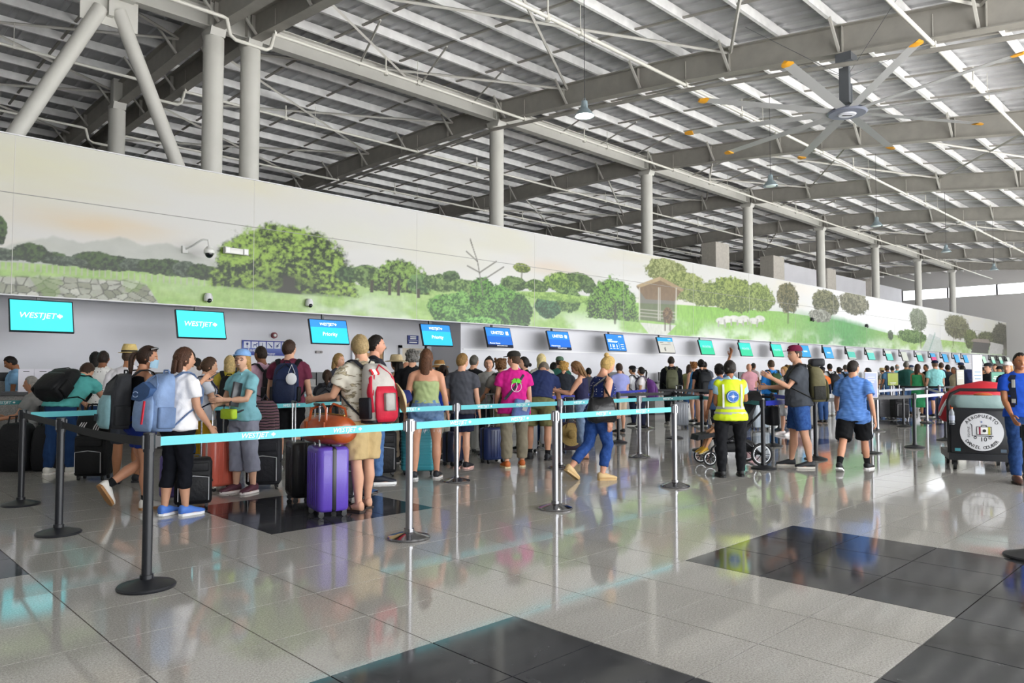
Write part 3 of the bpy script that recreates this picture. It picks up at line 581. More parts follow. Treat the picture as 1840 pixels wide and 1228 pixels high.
# doors
FRM = mat('door_frame', 'd2d3d8', .35); WOOD = mat('door_wood', 'b98a52', .5, var=.12); BEIGE = mat('door_beige', 'cfc4b0', .4)
def door(n, pl, pr, ptop, leafm, slit):
    A = atY(pl, ptop, WY-.03); B = atY(pr, ptop, WY-.03); wd = B[0]-A[0]; h = A[2]
    d = put('door_%d' % n, MB().box((-wd/2, 0, h/2), (.08, .1, h)).box((wd/2, 0, h/2), (.08, .1, h)).box((0, 0, h-.03), (wd+.08, .1, .08)).mesh('door', FRM, 0), None, ((A[0]+B[0])/2, WY-.03, 0), kind='structure')
    lf = MB().box((0, .01, h/2), (wd-.1, .05, h-.12)).build('door_leaf', leafm, d, 0)
    MB().box((wd*.1, -.03, h*.62), (wd*.34, .02, h*.5)).build('door_glass', mat('door_lit_glass', 'e8ecec', .15), lf, 0)
    MB().box((0, -.06, h-.15), (wd*.5, .06, .05)).build('door_closer', mat('closer', '88898c', .4, .6), d, 0)
    MB().box((-wd*.38, -.05, 1.0), (.03, .05, .2)).build('door_handle', mat('closer', '88898c', .4, .6), lf, 0)
door(1, 634, 690, 622, WOOD, 0); door(2, 719, 763, 621, BEIGE, 0)
# notices on the counter at far left
for px, w_, lab in ((48, .22, 'white notice sheet leaning behind the agent in the pale blue polo'), (78, .25, 'white framed notice sheet beside the bent traveller with the black backpack')):
    p = atY(px, 655, 14.4); sn = thing('notice_sheet', lab, 'notice', (p[0], 14.42, 1.087), 0, 'notices on the desk')
    MB().box((0, 0, .2), (w_, .015, .36)).box((0, .04, .01), (w_, .1, .02)).build('sheet', mat('paper', 'ece9f2', .6), sn, 0); MB().box((0, -.009, .34), (w_*.4, .003, .012)).build('text_line', SCRB, sn, 0)
# cameras and floodlight on the mural
p = atY(376, 452, MY-.45); dc = thing('dome_camera', 'white dome camera on a curved arm left of the big painted tree', 'camera', (p[0], MY, p[2]))
MB().tube([(-.3, 0, .05), (-.22, -.25, .12), (-.12, -.4, .22), (-.02, -.45, .22), (0, -.45, .08)], .018, 8).box((-.3, -.02, .05), (.1, .06, .14)).build('arm', plastic('cfcfcc'), dc); MB().lathe([(.001, .1), (.05, .09), (.1, .02), (.1, -.04)], 18, (0, -.45, 0)).build('housing', plastic('dcdcd8'), dc); MB().ball((0, -.45, -.04), (.08, .08, .09)).build('dome_lens', plastic('16181a', .1), dc)
p = atY(420, 453, MY); em = thing('emergency_light', 'white twin-head emergency light beside the dome camera', 'light', (p[0], MY-.08, p[2]))
MB().rbox((0, 0, 0), (.3, .12, .12), .02).build('case', plastic('e2e2de'), em); 
for s_ in (-1, 1): MB().box((.19*s_, -.02, 0), (.1, .12, .13)).build('lamp_head', plastic('c9c9c6'), em, 0); MB().box((.19*s_, -.085, 0), (.08, .01, .1)).build('lens', plastic('f4f4f4', .1), em, 0)
for px, py, lab in ((553, 548, 'small white dome camera on the mural edge below the big tree'), (372, 539, 'tiny white camera on the mural edge above the second cyan screen'), (1457, 576, 'white bullet camera on the mural near the three dark trees'), (1555, 587, 'tiny dark camera in the pale misty part of the mural')):
    p = atY(px, py, MY); c_ = thing('wall_camera', lab, 'camera', (p[0], MY-.06, p[2])); dk_ = 'dark' in lab
    MB().lathe([(.001, .13), (.06, .12), (.085, .05), (.085, -.03), (.001, -.04)], 14).build('housing', plastic('2a2a2c' if dk_ else 'd9d9dc'), c_); MB().ball((0, -.05, -.02), .05, 10, 6).build('lens', plastic('1a1c20', .15), c_)
# ======================= queue barriers =======================
CHR = mat('brushed_chrome', '98989c', .28, 1.0); BLKP = mat('black_powdercoat', '1d1f24', .38); CHD = mat('polished_base', '9a9a9e', .12, 1.0); GREYP = mat('charcoal_post', '3a3d42', .4)
def stanchion_meshes(kind):
    pm_, bm2 = (CHR, CHD) if kind == 'c' else (BLKP, BLKP)
    n = 40; sx_ = 1
    base = MB().lathe([(.001, 0), (.178, 0), (.182, .012), (.175, .022), (.06, .055), (.034, .06), (.001, .06)], n).mesh('base', bm2, 25)
    post = MB().cyl((0, 0, .055), (0, 0, .9), .0315, n=24).mesh('post', pm_, 40)
    head = MB().cyl((0, 0, .89), (0, 0, 1.015), .037, n=24)
    for a in (0, 90, 180, 270): head.box((.034*math.cos(R_(a)), .034*math.sin(R_(a)), .955), (.022, .022, .09), rotz(R_(a)))
    head = head.mesh('belt_head', pm_ if kind == 'c' else BLKP, 40)
    ring = MB().cyl((0, 0, .055), (0, 0, .085), .042, n=24).mesh('collar', bm2, 40)
    return [('base', base), ('post', post), ('belt_head', head), ('collar', ring)]
SM = {'c': stanchion_meshes('c'), 'b': stanchion_meshes('b')}
ST = {}
def stanchion(key, kind, pos, label):
    t = thing('queue_stanchion', label, 'barrier post', (pos[0], pos[1], 0), 0, 'queue stanchions')
    for n, m in SM[kind]: put(n, m, t)
    ST[key] = (float(pos[0]), float(pos[1]))
for key, kind, px, py, lab in [
 ('A0', 'b', 263, 1056, 'nearest black queue post with a wide round base at lower left'), ('A1', 'c', 735, 968, 'nearest chrome queue post, beside the man in tan shorts'), ('A2', 'c', 998, 915, 'chrome queue post left of the walking woman with the bun'), ('A3', 'c', 1213, 875, 'chrome queue post at the end of the nearest teal belt'), ('A4', 'b', 1372, 843, 'black queue post right of the yellow vest'),
 ('B0', 'b', 105, 960, 'black queue post in the middle of the three at left'), ('B1', 'c', 820, 866, 'chrome queue post in front of the boy in the grey tee'), ('B2', 'c', 1007, 842, 'chrome queue post directly behind the one left of the walking woman'), ('B3', 'c', 1149, 822, 'chrome queue post right of the black handbag, at the belt corner'),
 ('B5', 'c', 653, 886, 'chrome queue post seen between the bare legs of the man in tan shorts'), ('C0', 'b', 37, 908, 'leftmost black queue post at the picture edge'),
 ('D0', 'c', 1164, 771, 'far chrome queue post between the black belts'), ('D1', 'b', 1111, 796, 'black queue post right behind the walking woman in jeans'), ('D2', 'b', 1212, 788, 'black queue post below the man with the olive backpack'), ('D3', 'b', 1262, 810, 'black queue post in front of the stroller footrest'),
 ('E0', 'b', 1389, 802, 'second black queue post right of the yellow vest'), ('E1', 'b', 1400, 774, 'third black queue post right of the yellow vest, farther back'), ('E2', 'b', 1466, 826, 'dark queue post behind the man in the maroon cap'), ('E3', 'b', 1455, 768, 'distant dark queue post behind the maroon cap man'),
 ('F0', 'c', 1577, 775, 'queue post right of the blue polo man'), ('F1', 'c', 1602, 750, 'slim chrome post under the green poster'), ('F2', 'b', 1624, 767, 'black queue post before the green jacket'), ('F3', 'b', 1644, 805, 'black queue post where black and grey belts meet'), ('F4', 'c', 1666, 760, 'chrome queue post beside the green dress'), ('F5', 'c', 1689, 753, 'distant chrome post before the teal tee'), ('F6', 'b', 1700, 792, 'dark queue post left of the luggage trolley'),
 ('G0', 'b', 1852, 1003, 'black queue post base at the right picture edge')]:
    stanchion(key, kind, atZ(px, py), lab)
ST['Z1'] = (-.6, 7.4); ST['Z2'] = (-.6, 9.3)
stanchion('G1', 'c', (-1.5, 13.3), 'queue post of the farthest teal belt outside the left picture edge'); stanchion('G2', 'c', (5.2, 13.3), 'chrome queue post hidden behind the man with the fedora'); stanchion('G3', 'c', (9.5, 13.3), 'chrome queue post hidden behind the maroon shirt')
stanchion('C1', 'c', (6.4, 9.5), 'chrome queue post hidden among the people behind the green top'); stanchion('C2', 'c', (9.9, 9.5), 'chrome queue post behind the woman looking at her phone')
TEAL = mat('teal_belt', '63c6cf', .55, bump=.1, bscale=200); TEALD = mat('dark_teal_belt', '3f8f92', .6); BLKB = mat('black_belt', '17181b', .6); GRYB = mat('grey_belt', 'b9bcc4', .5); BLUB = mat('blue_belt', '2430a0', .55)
wt = text_mesh('WESTJET', .052, .25, .0006, mt=WHITE_INK); lfm = leaf_mesh(.019, WHITE_INK)
def belt(a, b, m, label, zc=.955, text=None, step=.55, off=.25, sag=.0, w_=.06):
    pa, pb = (ST[q] if isinstance(q, str) else q for q in (a, b)); d = np.array(pb)-np.array(pa); L = float(np.hypot(*d)); an = math.atan2(d[1], d[0])
    t = thing('queue_belt', label, 'barrier belt', (pa[0], pa[1], 0), an, 'queue belts')
    n = 8; top = []; xs = np.linspace(.045, L-.045, n+1)
    rg = [[(x, -.0015, zc-w_/2-sag*4*(x/L)*(1-x/L)), (x, .0015, zc-w_/2-sag*4*(x/L)*(1-x/L)), (x, .0015, zc+w_/2-sag*4*(x/L)*(1-x/L)), (x, -.0015, zc+w_/2-sag*4*(x/L)*(1-x/L))] for x in xs]
    MB().loft(rg).build('webbing', m, t, 0)
    for xx in (.055, L-.055): MB().box((xx, 0, zc), (.03, .012, w_+.012)).build('clip', BLKP, t, 0)
    if text is not None:
        x = off
        while x < L-.2:
            if text == 'WJ':
                for fl in ((0, -.003),): put('lettering', wt, t, (x, -.0035, zc-sag*4*(x/L)*(1-x/L)), (R_(90), 0, 0)); put('emblem', lfm, t, (x+.145, -.0035, zc-sag*4*(x/L)*(1-x/L)), (R_(90), 0, 0))
            else: put('lettering', text_mesh(text, .03, mt=WHITE_INK), t, (x, -.0035, zc), (R_(90), 0, 0))
            x += step
    return t
belt('A0', 'A1', TEAL, 'near teal printed belt from the black post to the first chrome post', text='WJ', step=.74, off=.72)
belt('A1', 'A2', TEAL, 'near teal printed belt in front of the jean shorts', text='WJ', step=.78, off=.55); belt('A2', 'A3', TEAL, 'near teal printed belt across the walking woman', text='WJ', step=.72, off=.75)
belt('B5', 'B1', TEAL, 'second-row teal printed belt in front of the green strapless top', text='WJ', step=.74, off=.62); belt('B1', 'B2', TEAL, 'second-row teal printed belt in front of the pink shirt', text='WJ', step=.7, off=.45); belt('B2', 'B3', TEAL, 'second-row teal printed belt behind the black handbag', text='WJ', step=.7, off=.4)
belt('C0', 'C1', TEAL, 'third-row teal belt running behind the queue at left', text='WJ', step=.74, off=.93); belt('C1', 'C2', TEAL, 'third-row teal belt behind the boy and the pink shirt', text='WJ', step=.74, off=.5)
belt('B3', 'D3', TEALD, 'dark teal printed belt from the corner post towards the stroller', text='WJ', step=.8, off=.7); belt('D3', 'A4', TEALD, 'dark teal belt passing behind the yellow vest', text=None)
belt('C0', 'B0', BLKB, 'black belt between the two rear black posts at left'); belt('B0', 'A0', BLKB, 'black belt sloping to the nearest black post', sag=.02)
belt('D1', 'D2', BLKB, 'black belt in front of the purple backpack', text=None); belt('D2', 'D3', BLKB, 'black belt below the man with the olive backpack'); belt('D0', (16.5, 9.7), BLKB, 'far black belt behind the stroller', zc=.955); belt((9.2, 8.8), 'D0', BLUB, 'far blue belt left of the far chrome post')
belt('A4', 'E2', BLUB, 'blue belt between the yellow vest and the maroon cap man', w_=.07); belt('E0', 'E2', BLUB, 'farther blue belt behind the maroon cap man', w_=.07); belt('E1', 'E3', BLKB, 'far black belt behind the maroon cap man')
belt('F0', 'F2', GRYB, 'pale grey belt right of the blue polo man'); belt('F2', 'F4', GRYB, 'pale grey belt beside the green dress'); belt('F4', 'F6', GRYB, 'pale grey belt sloping to the trolley side post'); belt('F3', 'F6', GRYB, 'nearer pale grey belt left of the trolley'); belt('E2', 'F3', BLKB, 'black printed belt crossing behind the blue polo man', text=None)
belt('F1', 'F5', BLKB, 'far black belt under the green poster'); belt('F5', (27, 6.2), BLKB, 'far black belt reaching the white totem')
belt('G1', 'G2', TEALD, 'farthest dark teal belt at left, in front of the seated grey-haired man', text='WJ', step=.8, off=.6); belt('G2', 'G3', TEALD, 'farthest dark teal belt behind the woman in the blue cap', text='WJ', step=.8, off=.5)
# ======================= people: one continuous body each, clothes and hair as parts =======================
TMP = bpy.data.scenes.new('workbench')
def remeshed(mb, name, m, voxel, smooth=4, noise=0.0, seed=0):
    me = mb.mesh(name, m, 0); o = bpy.data.objects.new('t', me); TMP.collection.objects.link(o)
    r = o.modifiers.new('r', 'REMESH'); r.mode = 'VOXEL'; r.voxel_size = voxel; r.use_smooth_shade = True
    if smooth: s_ = o.modifiers.new('s', 'SMOOTH'); s_.iterations = smooth; s_.factor = .5
    vl = TMP.view_layers[0]; vl.update(); dg = vl.depsgraph; dg.update()
    out = bpy.data.meshes.new_from_object(o.evaluated_get(dg)); out.name = name
    bpy.data.objects.remove(o); bpy.data.meshes.remove(me)
    n = len(out.vertices)
    if noise and n:
        co = np.empty(n*3); out.vertices.foreach_get('co', co); co = co.reshape(-1, 3); nr = np.empty(n*3); out.vertices.foreach_get('normal', nr); nr = nr.reshape(-1, 3)
        q = co*1.0; a = np.sin(q[:, 2]*38+4*np.sin(q[:, 0]*19+seed)+seed)*np.sin(q[:, 0]*23+q[:, 1]*17+seed*2)+.6*np.sin(q[:, 2]*71+q[:, 0]*33+seed*3)*np.sin(q[:, 1]*41+seed)
        co += nr*(a*noise)[:, None]; out.vertices.foreach_set('co', co.ravel())
    out.polygons.foreach_set('use_smooth', [True]*len(out.polygons)); out.update(); return out
# ---- head grid (unit: half head height) ----
def head_grid(NL=26, NP=34):
    th = np.linspace(.02, math.pi-.02, NL); s_ = np.linspace(-math.pi, math.pi, NP, endpoint=False); ph = s_-.5*np.sin(s_)
    TT, PP = np.meshgrid(th, ph, indexing='ij'); return np.stack([np.sin(TT)*np.sin(PP), np.sin(TT)*np.cos(PP), np.cos(TT)], -1)
def head_pos(D):
    x = D[..., 0]*.66; y = D[..., 1]*.84; z = D[..., 2].copy(); f = np.clip(D[..., 1], 0, 1); t = np.clip(-z, 0, 1)
    x = x*(1-.36*t**1.6); y = np.where(y < 0, y*(1-.45*t**1.3), y*(1-.06*t)+.07*t*f); y = np.where(y > 0, y*.93, y)
    fr = np.clip(f*2-.6, 0, 1); g = lambda cx_, cz, wx, wz: np.exp(-((x-cx_)/wx)**2-((z-cz)/wz)**2)*fr
    zz = np.clip((.12-z)/.36, 0, 1)*np.clip((z+.36)/.1, 0, 1); y = y+.2*np.exp(-(x/.1)**2)*zz*fr
    y = y-.07*(g(.25, .03, .15, .1)+g(-.25, .03, .15, .1))+.04*g(0, .2, .4, .08)+.045*g(0, -.5, .2, .09)-.03*g(0, -.62, .25, .05)+.06*g(0, -.85, .22, .14)
    return np.stack([x, y, z], -1)
HG = head_grid(); HP = head_pos(HG)
HG2 = head_grid(14, 20); HP2 = head_pos(HG2)
def grid_faces(nl, np_):
    f = []
    for i in range(nl-1):
        for j in range(np_): k = (j+1) % np_; f.append((i*np_+j, i*np_+k, (i+1)*np_+k, (i+1)*np_+j)[::-1])
    f.append(tuple(range(np_))); f.append(tuple((nl-1)*np_+j for j in range(np_))[::-1]); return f
def smooth01(x): x = np.clip(x, 0, 1); return x*x*(3-2*x)
def hair_verts(D, P, style, th=.1):
    f = D[..., 1]
    zt = np.interp(f, [-1, -.4, .05, .3, .5, 1], [-.68, -.6, -.2, .05, .48, .6]) if style not in ('long', 'pony', 'bun', 'bob') else np.interp(f, [-1, -.2, .2, .42, .6, 1], [-.75, -.7, -.55, .1, .52, .62])
    if style == 'balding': zt = np.where(f < .1, np.where(D[..., 2] > .55, 9, zt), np.where(f < .4, .15, 9))
    an = np.arctan2(D[..., 0], D[..., 1]); zt = zt+.06*np.sin(an*11)+.04*np.sin(an*23+1)
    k = smooth01((D[..., 2]-zt)/.2); n = P/np.linalg.norm(P, axis=-1, keepdims=True)
    wob = .028*np.sin(D[..., 0]*17+D[..., 2]*5+2*np.sin(D[..., 2]*9))*np.cos(D[..., 1]*8+D[..., 0]*4)
    return P+n*((th+wob)*k-.05*(1-k))[..., None]
PROF = {'m': [(.455, .062, .06, 0), (.475, .088, .072, -.004), (.505, .097, .075, -.006), (.54, .096, .07, -.003), (.59, .09, .064, .002), (.64, .092, .063, .004), (.70, .102, .067, .004), (.755, .108, .068, .002), (.79, .1, .06, -.002), (.81, .083, .05, -.006), (.826, .064, .044, -.008), (.842, .045, .04, -.008), (.86, .034, .035, -.004), (.905, .033, .036, .006)],
        'f': [(.455, .062, .06, 0), (.475, .094, .074, -.006), (.505, .103, .079, -.008), (.54, .099, .073, -.004), (.59, .082, .06, .002), (.63, .079, .057, .004), (.69, .088, .063, .006), (.735, .093, .073, .01), (.78, .088, .058, .0), (.802, .072, .046, -.006), (.82, .054, .039, -.008), (.838, .038, .034, -.008), (.86, .028, .029, -.004), (.905, .027, .03, .006)]}
LEGR = [(0, .056), (.35, .053), (.8, .04), (1, .0335), (1.15, .0325), (1.4, .035), (1.7, .026), (1.92, .0205), (2.03, .0215)]
ARMR = [(0, .03), (.2, .032), (.6, .0275), (1, .0225), (1.25, .0245), (1.6, .02), (1.95, .0155), (2.05, .0155)]
SHIN = .24; THIGH = .235; UARM = .172; FARM = .148
DIRV = {}
def person(pos, h, turn, label, sex='m', skin='c99274', hair='short', haircol='3a2a1e', shirt=None, pants=None, shoes=('1c1d20', 'e8e8e6'), build=1.0, lean=0, arms=((4, 8, 12, 0), (4, 8, 12, 0)), legs=((3, 3, 0), (-3, 3, 0)),
           head=(0, 0), lod=1, name='person', hat=None, socks=None, face=False, extra=None, headscale=1.0, sit=None, z0=0.0, belly=0.0, curl=.5, group=None, stance=1.0, cat='person'):
    """shirt=(material, sleeve 0..2, hem z frac, loose); pants=(material, leg length 0..2, loose, waist frac); arms: (flex, abduct, elbow, inward) deg for right, left; legs: (hip flex, knee bend, toe-down)"""
    vox = (.0125, .017, .027)[lod]*max(h/1.7, .7); b = build; pr = PROF[sex]; hs = h*(.5+.5*b)
    SX = .112 if sex == 'm' else .098; SX *= (.55+.45*b)
    la = R_(lean); piv = V3(0, 0, .53*h)
    def bendA(z): return la*float(smooth01((z/h-.49)/.15))
    def bend(p):
        p = np.asarray(p, float); a = bendA(p[2]); return piv+rotx(-a)@(p-piv)
    n = (18, 14, 10)[lod]
    def tring(zf, w_, d_, yo, off, e=2.3):
        a = bendA(zf*h); c = bend((0, yo*h, zf*h)); u = V3(1, 0, 0); v = rotx(-a)@V3(0, 1, 0)
        bw = b if zf < .8 else .6+.4*b; bl = belly*math.exp(-((zf-.6)/.07)**2)*h
        pts = []
        for x in np.linspace(0, 2*math.pi, n, endpoint=False):
            cc, ss = math.cos(x), math.sin(x); q = (abs(cc)**e+abs(ss)**e)**(-1/e)
            pts.append(c+u*(cc*q*(w_*h*bw+off))+v*(ss*q*(d_*h*bw+off)+(bl if ss > 0 else bl*.1)*max(ss, 0)))
        return pts
    zs_ = [q[0] for q in pr]
    def pat(z): return [float(np.interp(z, zs_, [q[k] for q in pr])) for k in (1, 2, 3)]
    def torso(z0_, z1_, off, flare=0.0):
        ks = sorted({z0_, z1_, *[z for z in zs_ if z0_+.008 < z < z1_-.008]}); return [tring(z, *pat(z), off+flare*max(0, (z0_+.12-z)/.12)) for z in ks]
    # ---- joints ----
    hips = []; ank = []; kne = []; tdn = []
    HX = .052*b*h*stance
    for k, s_ in ((0, 1), (1, -1)):
        hf, kb, td = legs[k]; H0 = V3(s_*HX, 0, .505*h); a = R_(hf); d1 = V3(s_*.03*stance, math.sin(a), -math.cos(a)); K = H0+unit(d1)*THIGH*h; a2 = R_(hf-kb); d2 = V3(s_*.015, math.sin(a2), -math.cos(a2)); A = K+unit(d2)*SHIN*h
        hips.append(H0); kne.append(K); ank.append(A); tdn.append(td)
    low = min(A[2]-.0 for A in ank); dz = (.042*h-low) if sit is None else (sit-.505*h+.05*h)
    sh = V3(0, 0, dz)
    sho = [bend((s_*SX*h, -.004*h, .796*h)) for s_ in (1, -1)]; elb = []; wri = []; fdir = []
    for k, s_ in ((0, 1), (1, -1)):
        f_, ab, el, inn = [R_(q) for q in arms[k]]
        d1 = V3(s_*math.sin(ab), math.sin(f_)*math.cos(ab), -math.cos(f_)*math.cos(ab)); E = sho[k]+unit(d1)*UARM*h
        g = f_+el; d2 = V3(s_*math.sin(ab)*.6, math.sin(g)*math.cos(ab), -math.cos(g)*math.cos(ab)); d2 = rotz(s_*inn)@d2; W = E+unit(d2)*FARM*h; elb.append(E); wri.append(W); fdir.append(unit(d2))
    def limb(p0, p1, p2, tab, t0, t1, off, loose=0.0, n_=None, rs=1.0):
        n_ = n_ or max(8, n-4); ts = sorted({t0, t1, *[t for t, _ in tab if t0+.06 < t < t1-.06], *([.9, 1.1] if t0 < .85 and t1 > 1.15 else [])}); out = []
        for t in ts:
            p = p0+(p1-p0)*t if t <= 1 else p1+(p2-p1)*(t-1)
            if t <= .85: tg = p1-p0
            elif t >= 1.15: tg = p2-p1
            else: tg = unit(p1-p0)+unit(p2-p1)
            tg = unit(tg); u = unit(V3(1, 0, 0)-tg*tg[0]); v = np.cross(tg, u); r = float(np.interp(t, [q[0] for q in tab], [q[1] for q in tab]))*h*rs+off+loose*(t-t0)/(max(t1-t0, .01))
            yo = -V3(0, 1, 0)*(.008*h*math.exp(-((t-1.4)/.25)**2)) if tab is LEGR else 0
            out.append([p+yo+u*math.cos(x)*r+v*math.sin(x)*r for x in np.linspace(0, 2*math.pi, n_, endpoint=False)][::-1])
        return out
    lb = .6+.4*b
    # ---- body ----
    B = MB(); B.loft(torso(.465, .905, 0))
    for k in (0, 1):
        B.loft(limb(hips[k]+V3(0, 0, .02*h), kne[k], ank[k], LEGR, 0, 2.03, 0, rs=lb)); B.loft(limb(sho[k], elb[k], wri[k], ARMR, 0, 2.05, 0, rs=lb))
        B.ball(sho[k]-V3(0, 0, .014*h), .033*h*lb, 10, 6); B.tube([bend((0, -.012*h, .838*h)), sho[k]*V3(.5, 1, 1)+V3(0, 0, .012*h), sho[k]+V3(0, 0, -.004*h)], [.03*h*lb, .028*h*lb, .027*h*lb], 10)
    bme_ = remeshed(B, 'person', skinm(skin), vox, 5)
    # head, hands and feet join the same mesh
    hh = .0705*h*headscale; a_up = bendA(.9*h); hy, hp = R_(head[0]), R_(head[1]); HR = rotx(-a_up*.75)@rotz(hy)@rotx(hp); hc = bend((0, .012*h, .853*h))+HR@V3(0, 0, hh*1.0)
    D, P = (HG, HP) if lod == 0 else (HG2, HP2) if lod == 2 else (HG, HP)
    X = MB(); X.add((P.reshape(-1, 3)*hh)@HR.T+hc, grid_faces(*P.shape[:2]))
    for s_ in (-1, 1):   # ears
        X.ball(hc+HR@(V3(s_*.66, -.06, -.05)*hh), (.07*hh, .16*hh, .25*hh), 8, 6, HR@rotz(s_*R_(-20)))
    X.tube([bend((0, -.006*h, .835*h)), hc+HR@V3(0, -.1*hh, -.3*hh)], [.034*h*(1 if sex == 'm' else .84), .033*h*(1 if sex == 'm' else .82)], 10)
    for k, s_ in ((0, 1), (1, -1)):   # hand: palm, four fingers, thumb
        W = wri[k]; d = fdir[k]; side = unit(np.cross(d, V3(1, 0, 0)*s_)+1e-6) if abs(d[0]) < .95 else V3(0, 0, 1)
        nrm = unit(V3(-s_, 0, 0)-d*(d@V3(-s_, 0, 0))) if abs(d[0]) < .95 else V3(0, 1, 0); wid = unit(np.cross(nrm, d)); 
        if wid[1] < 0 and abs(d[2]) > .5 or (abs(d[2]) <= .5 and wid[2] < 0): wid = -wid
        Lh = .058*h; pw = .021*h; pt = .0085*h
        rg = []
        for t, wv, tv in ((-.2, .016*h, .0125*h), (.1, .017*h, .0115*h), (.55, pw, pt*1.15), (1.0, pw*.97, pt)):
            c = W+d*Lh*t; rg.append([c+wid*math.cos(x)*wv+nrm*math.sin(x)*tv for x in np.linspace(0, 2*math.pi, 8, endpoint=False)])
        X.loft(rg)
        cu = curl; fl = (.044, .05, .047, .037)
        for q in range(4):
            o_ = W+d*Lh*.95+wid*pw*(.78-.52*q); L_ = fl[q]*h; a1 = .5*cu; a2 = 1.35*cu; a3 = 2.0*cu
            p1 = o_+(d*math.cos(a1)+nrm*math.sin(a1))*L_*.42; p2 = p1+(d*math.cos(a2)+nrm*math.sin(a2))*L_*.33; p3 = p2+(d*math.cos(a3)+nrm*math.sin(a3))*L_*.25
            X.tube([o_-d*.008*h, p1, p2, p3], [.0052*h, .005*h, .0046*h, .0036*h], 6)
        o_ = W+d*Lh*.25+wid*pw*.8; t1 = unit(d*.75+wid*.6+nrm*.35); t2 = unit(d*.95+nrm*.4); X.tube([o_-t1*.01*h, o_+t1*.026*h, o_+t1*.026*h+t2*.022*h], [.0075*h, .0062*h, .0048*h], 6)
    foot = []
    for k, s_ in ((0, 1), (1, -1)):
        td = R_(tdn[k]); toe_out = R_(-s_*8); FR_ = rotz(toe_out)@rotx(-td); foot.append((ank[k], FR_))
        rg = []
        for y, w_, z1 in ((-.028, .016, .05), (-.018, .022, .06), (.01, .021, .055), (.045, .025, .034), (.075, .0275, .024), (.1, .024, .017), (.113, .013, .011)):
            rg.append([ank[k]+FR_@(V3(w_*math.cos(x), y, -.042+max(z1*.5+z1*.5*math.sin(x), .004))*h) for x in np.linspace(0, 2*math.pi, 10, endpoint=False)])
        X.loft(rg)
    # merge X into the remeshed body
    bmx = bmesh.new(); bmx.from_mesh(bme_); vv = [bmx.verts.new(p) for p in X.v]
    for f in X.f:
        try: fc = bmx.faces.new([vv[i] for i in f]); fc.smooth = True
        except ValueError: pass
    bmesh.ops.translate(bmx, verts=bmx.verts, vec=Vector(sh)); bmx.normal_update(); bmx.to_mesh(bme_); bmx.free(); bme_.update()
    rz = TH+R_(turn)-R_(90)
    root = put(name, bme_, None, (pos[0], pos[1], z0), (0, 0, rz), label, cat, group)
    def part(nm, me_, parent=None):
        if parent is None or parent is root: me_.transform(Matrix.Translation(Vector(sh)))
        else: me_.transform(Matrix.Translation(Vector(sh)))
        return put(nm, me_, parent or root)
    I_ = dict(h=h, bend=bend, bendA=bendA, hc=hc+sh, HR=HR, hh=hh, sho=[q+sh for q in sho], elb=[q+sh for q in elb], wri=[q+sh for q in wri], fdir=fdir, sh=sh, root=root, rz=rz, pos=pos, part=part, b=b, torso=torso, tring=tring, pat=pat, z0=z0, ank=ank)
    seed = (hash(label) % 97)*.37
    seed = (sum(ord(c) for c in label) % 97)*.37
    nz = (.0035, .003, 0)[lod]
    # ---- pants / skirt ----
    if pants:
        m_, L_, loose, waist = pants[:4]; S = MB(); skirt = len(pants) > 4 and pants[4]
        if skirt:
            rg = torso(.49, waist, .012); zlow = (.505-L_*THIGH if L_ <= 1 else .27-(L_-1)*SHIN); c0 = .49
            low_ = []
            for q in np.linspace(0, 1, 5): 
                z = (c0+(zlow-c0)*q); low_.append([V3((.1*b+.02+loose*q)*math.cos(x)*h, (.085*b+loose*q)*math.sin(x)*h*(1+.06*math.sin(7*x)*q), z*h) for x in np.linspace(0, 2*math.pi, n, endpoint=False)])
            S.loft(low_[::-1]+rg[1:])
        else:
            S.loft(torso(.45, waist, .014+loose*.2)); S.ball((0, 0, .462*h), (.05*h, .062*h*b, .03*h), 10, 6)
            for k in (0, 1): S.loft(limb(hips[k]+V3(0, 0, .03*h), kne[k], ank[k], LEGR, 0, L_, .011+loose*.2, loose*.8, rs=lb))
        part('skirt' if skirt else ('shorts' if L_ < 1.3 else 'trousers'), remeshed(S, 'trousers', m_, vox*1.05, 3, nz*1.2, seed))
    if shirt:
        m_, sl, hem, loose = shirt[:4]; top = shirt[4] if len(shirt) > 4 else .835
        S = MB(); S.loft(torso(hem, top, .014+loose*.6, loose*.8))
        if hem < .505:
            for k in (0, 1): S.loft(limb(hips[k]+V3(0, 0, .03*h), kne[k], ank[k], LEGR, 0, (.52-hem)/.235+.06, .02+loose*.5, loose*.3, rs=lb))
        if sl > 0:
            for k in (0, 1): S.loft(limb(sho[k], elb[k], wri[k], ARMR, 0, sl, .011+loose*.25, loose*(.55 if sl < 1.3 else .15), rs=lb)); S.ball(sho[k]-V3(0, 0, .014*h), .031*h*lb+.012, 10, 6); S.tube([bend((0, -.012*h, min(top+.003, .838)*h)), sho[k]*V3(.5, 1, 1)+V3(0, 0, .011*h), sho[k]+V3(0, 0, -.003*h)], [.03*h*lb+.01, .028*h*lb+.012, .028*h*lb+.012], 10)
        I_['shirt'] = part('shirt', remeshed(S, 'shirt', m_, vox, 4, nz*1.2, seed+3))
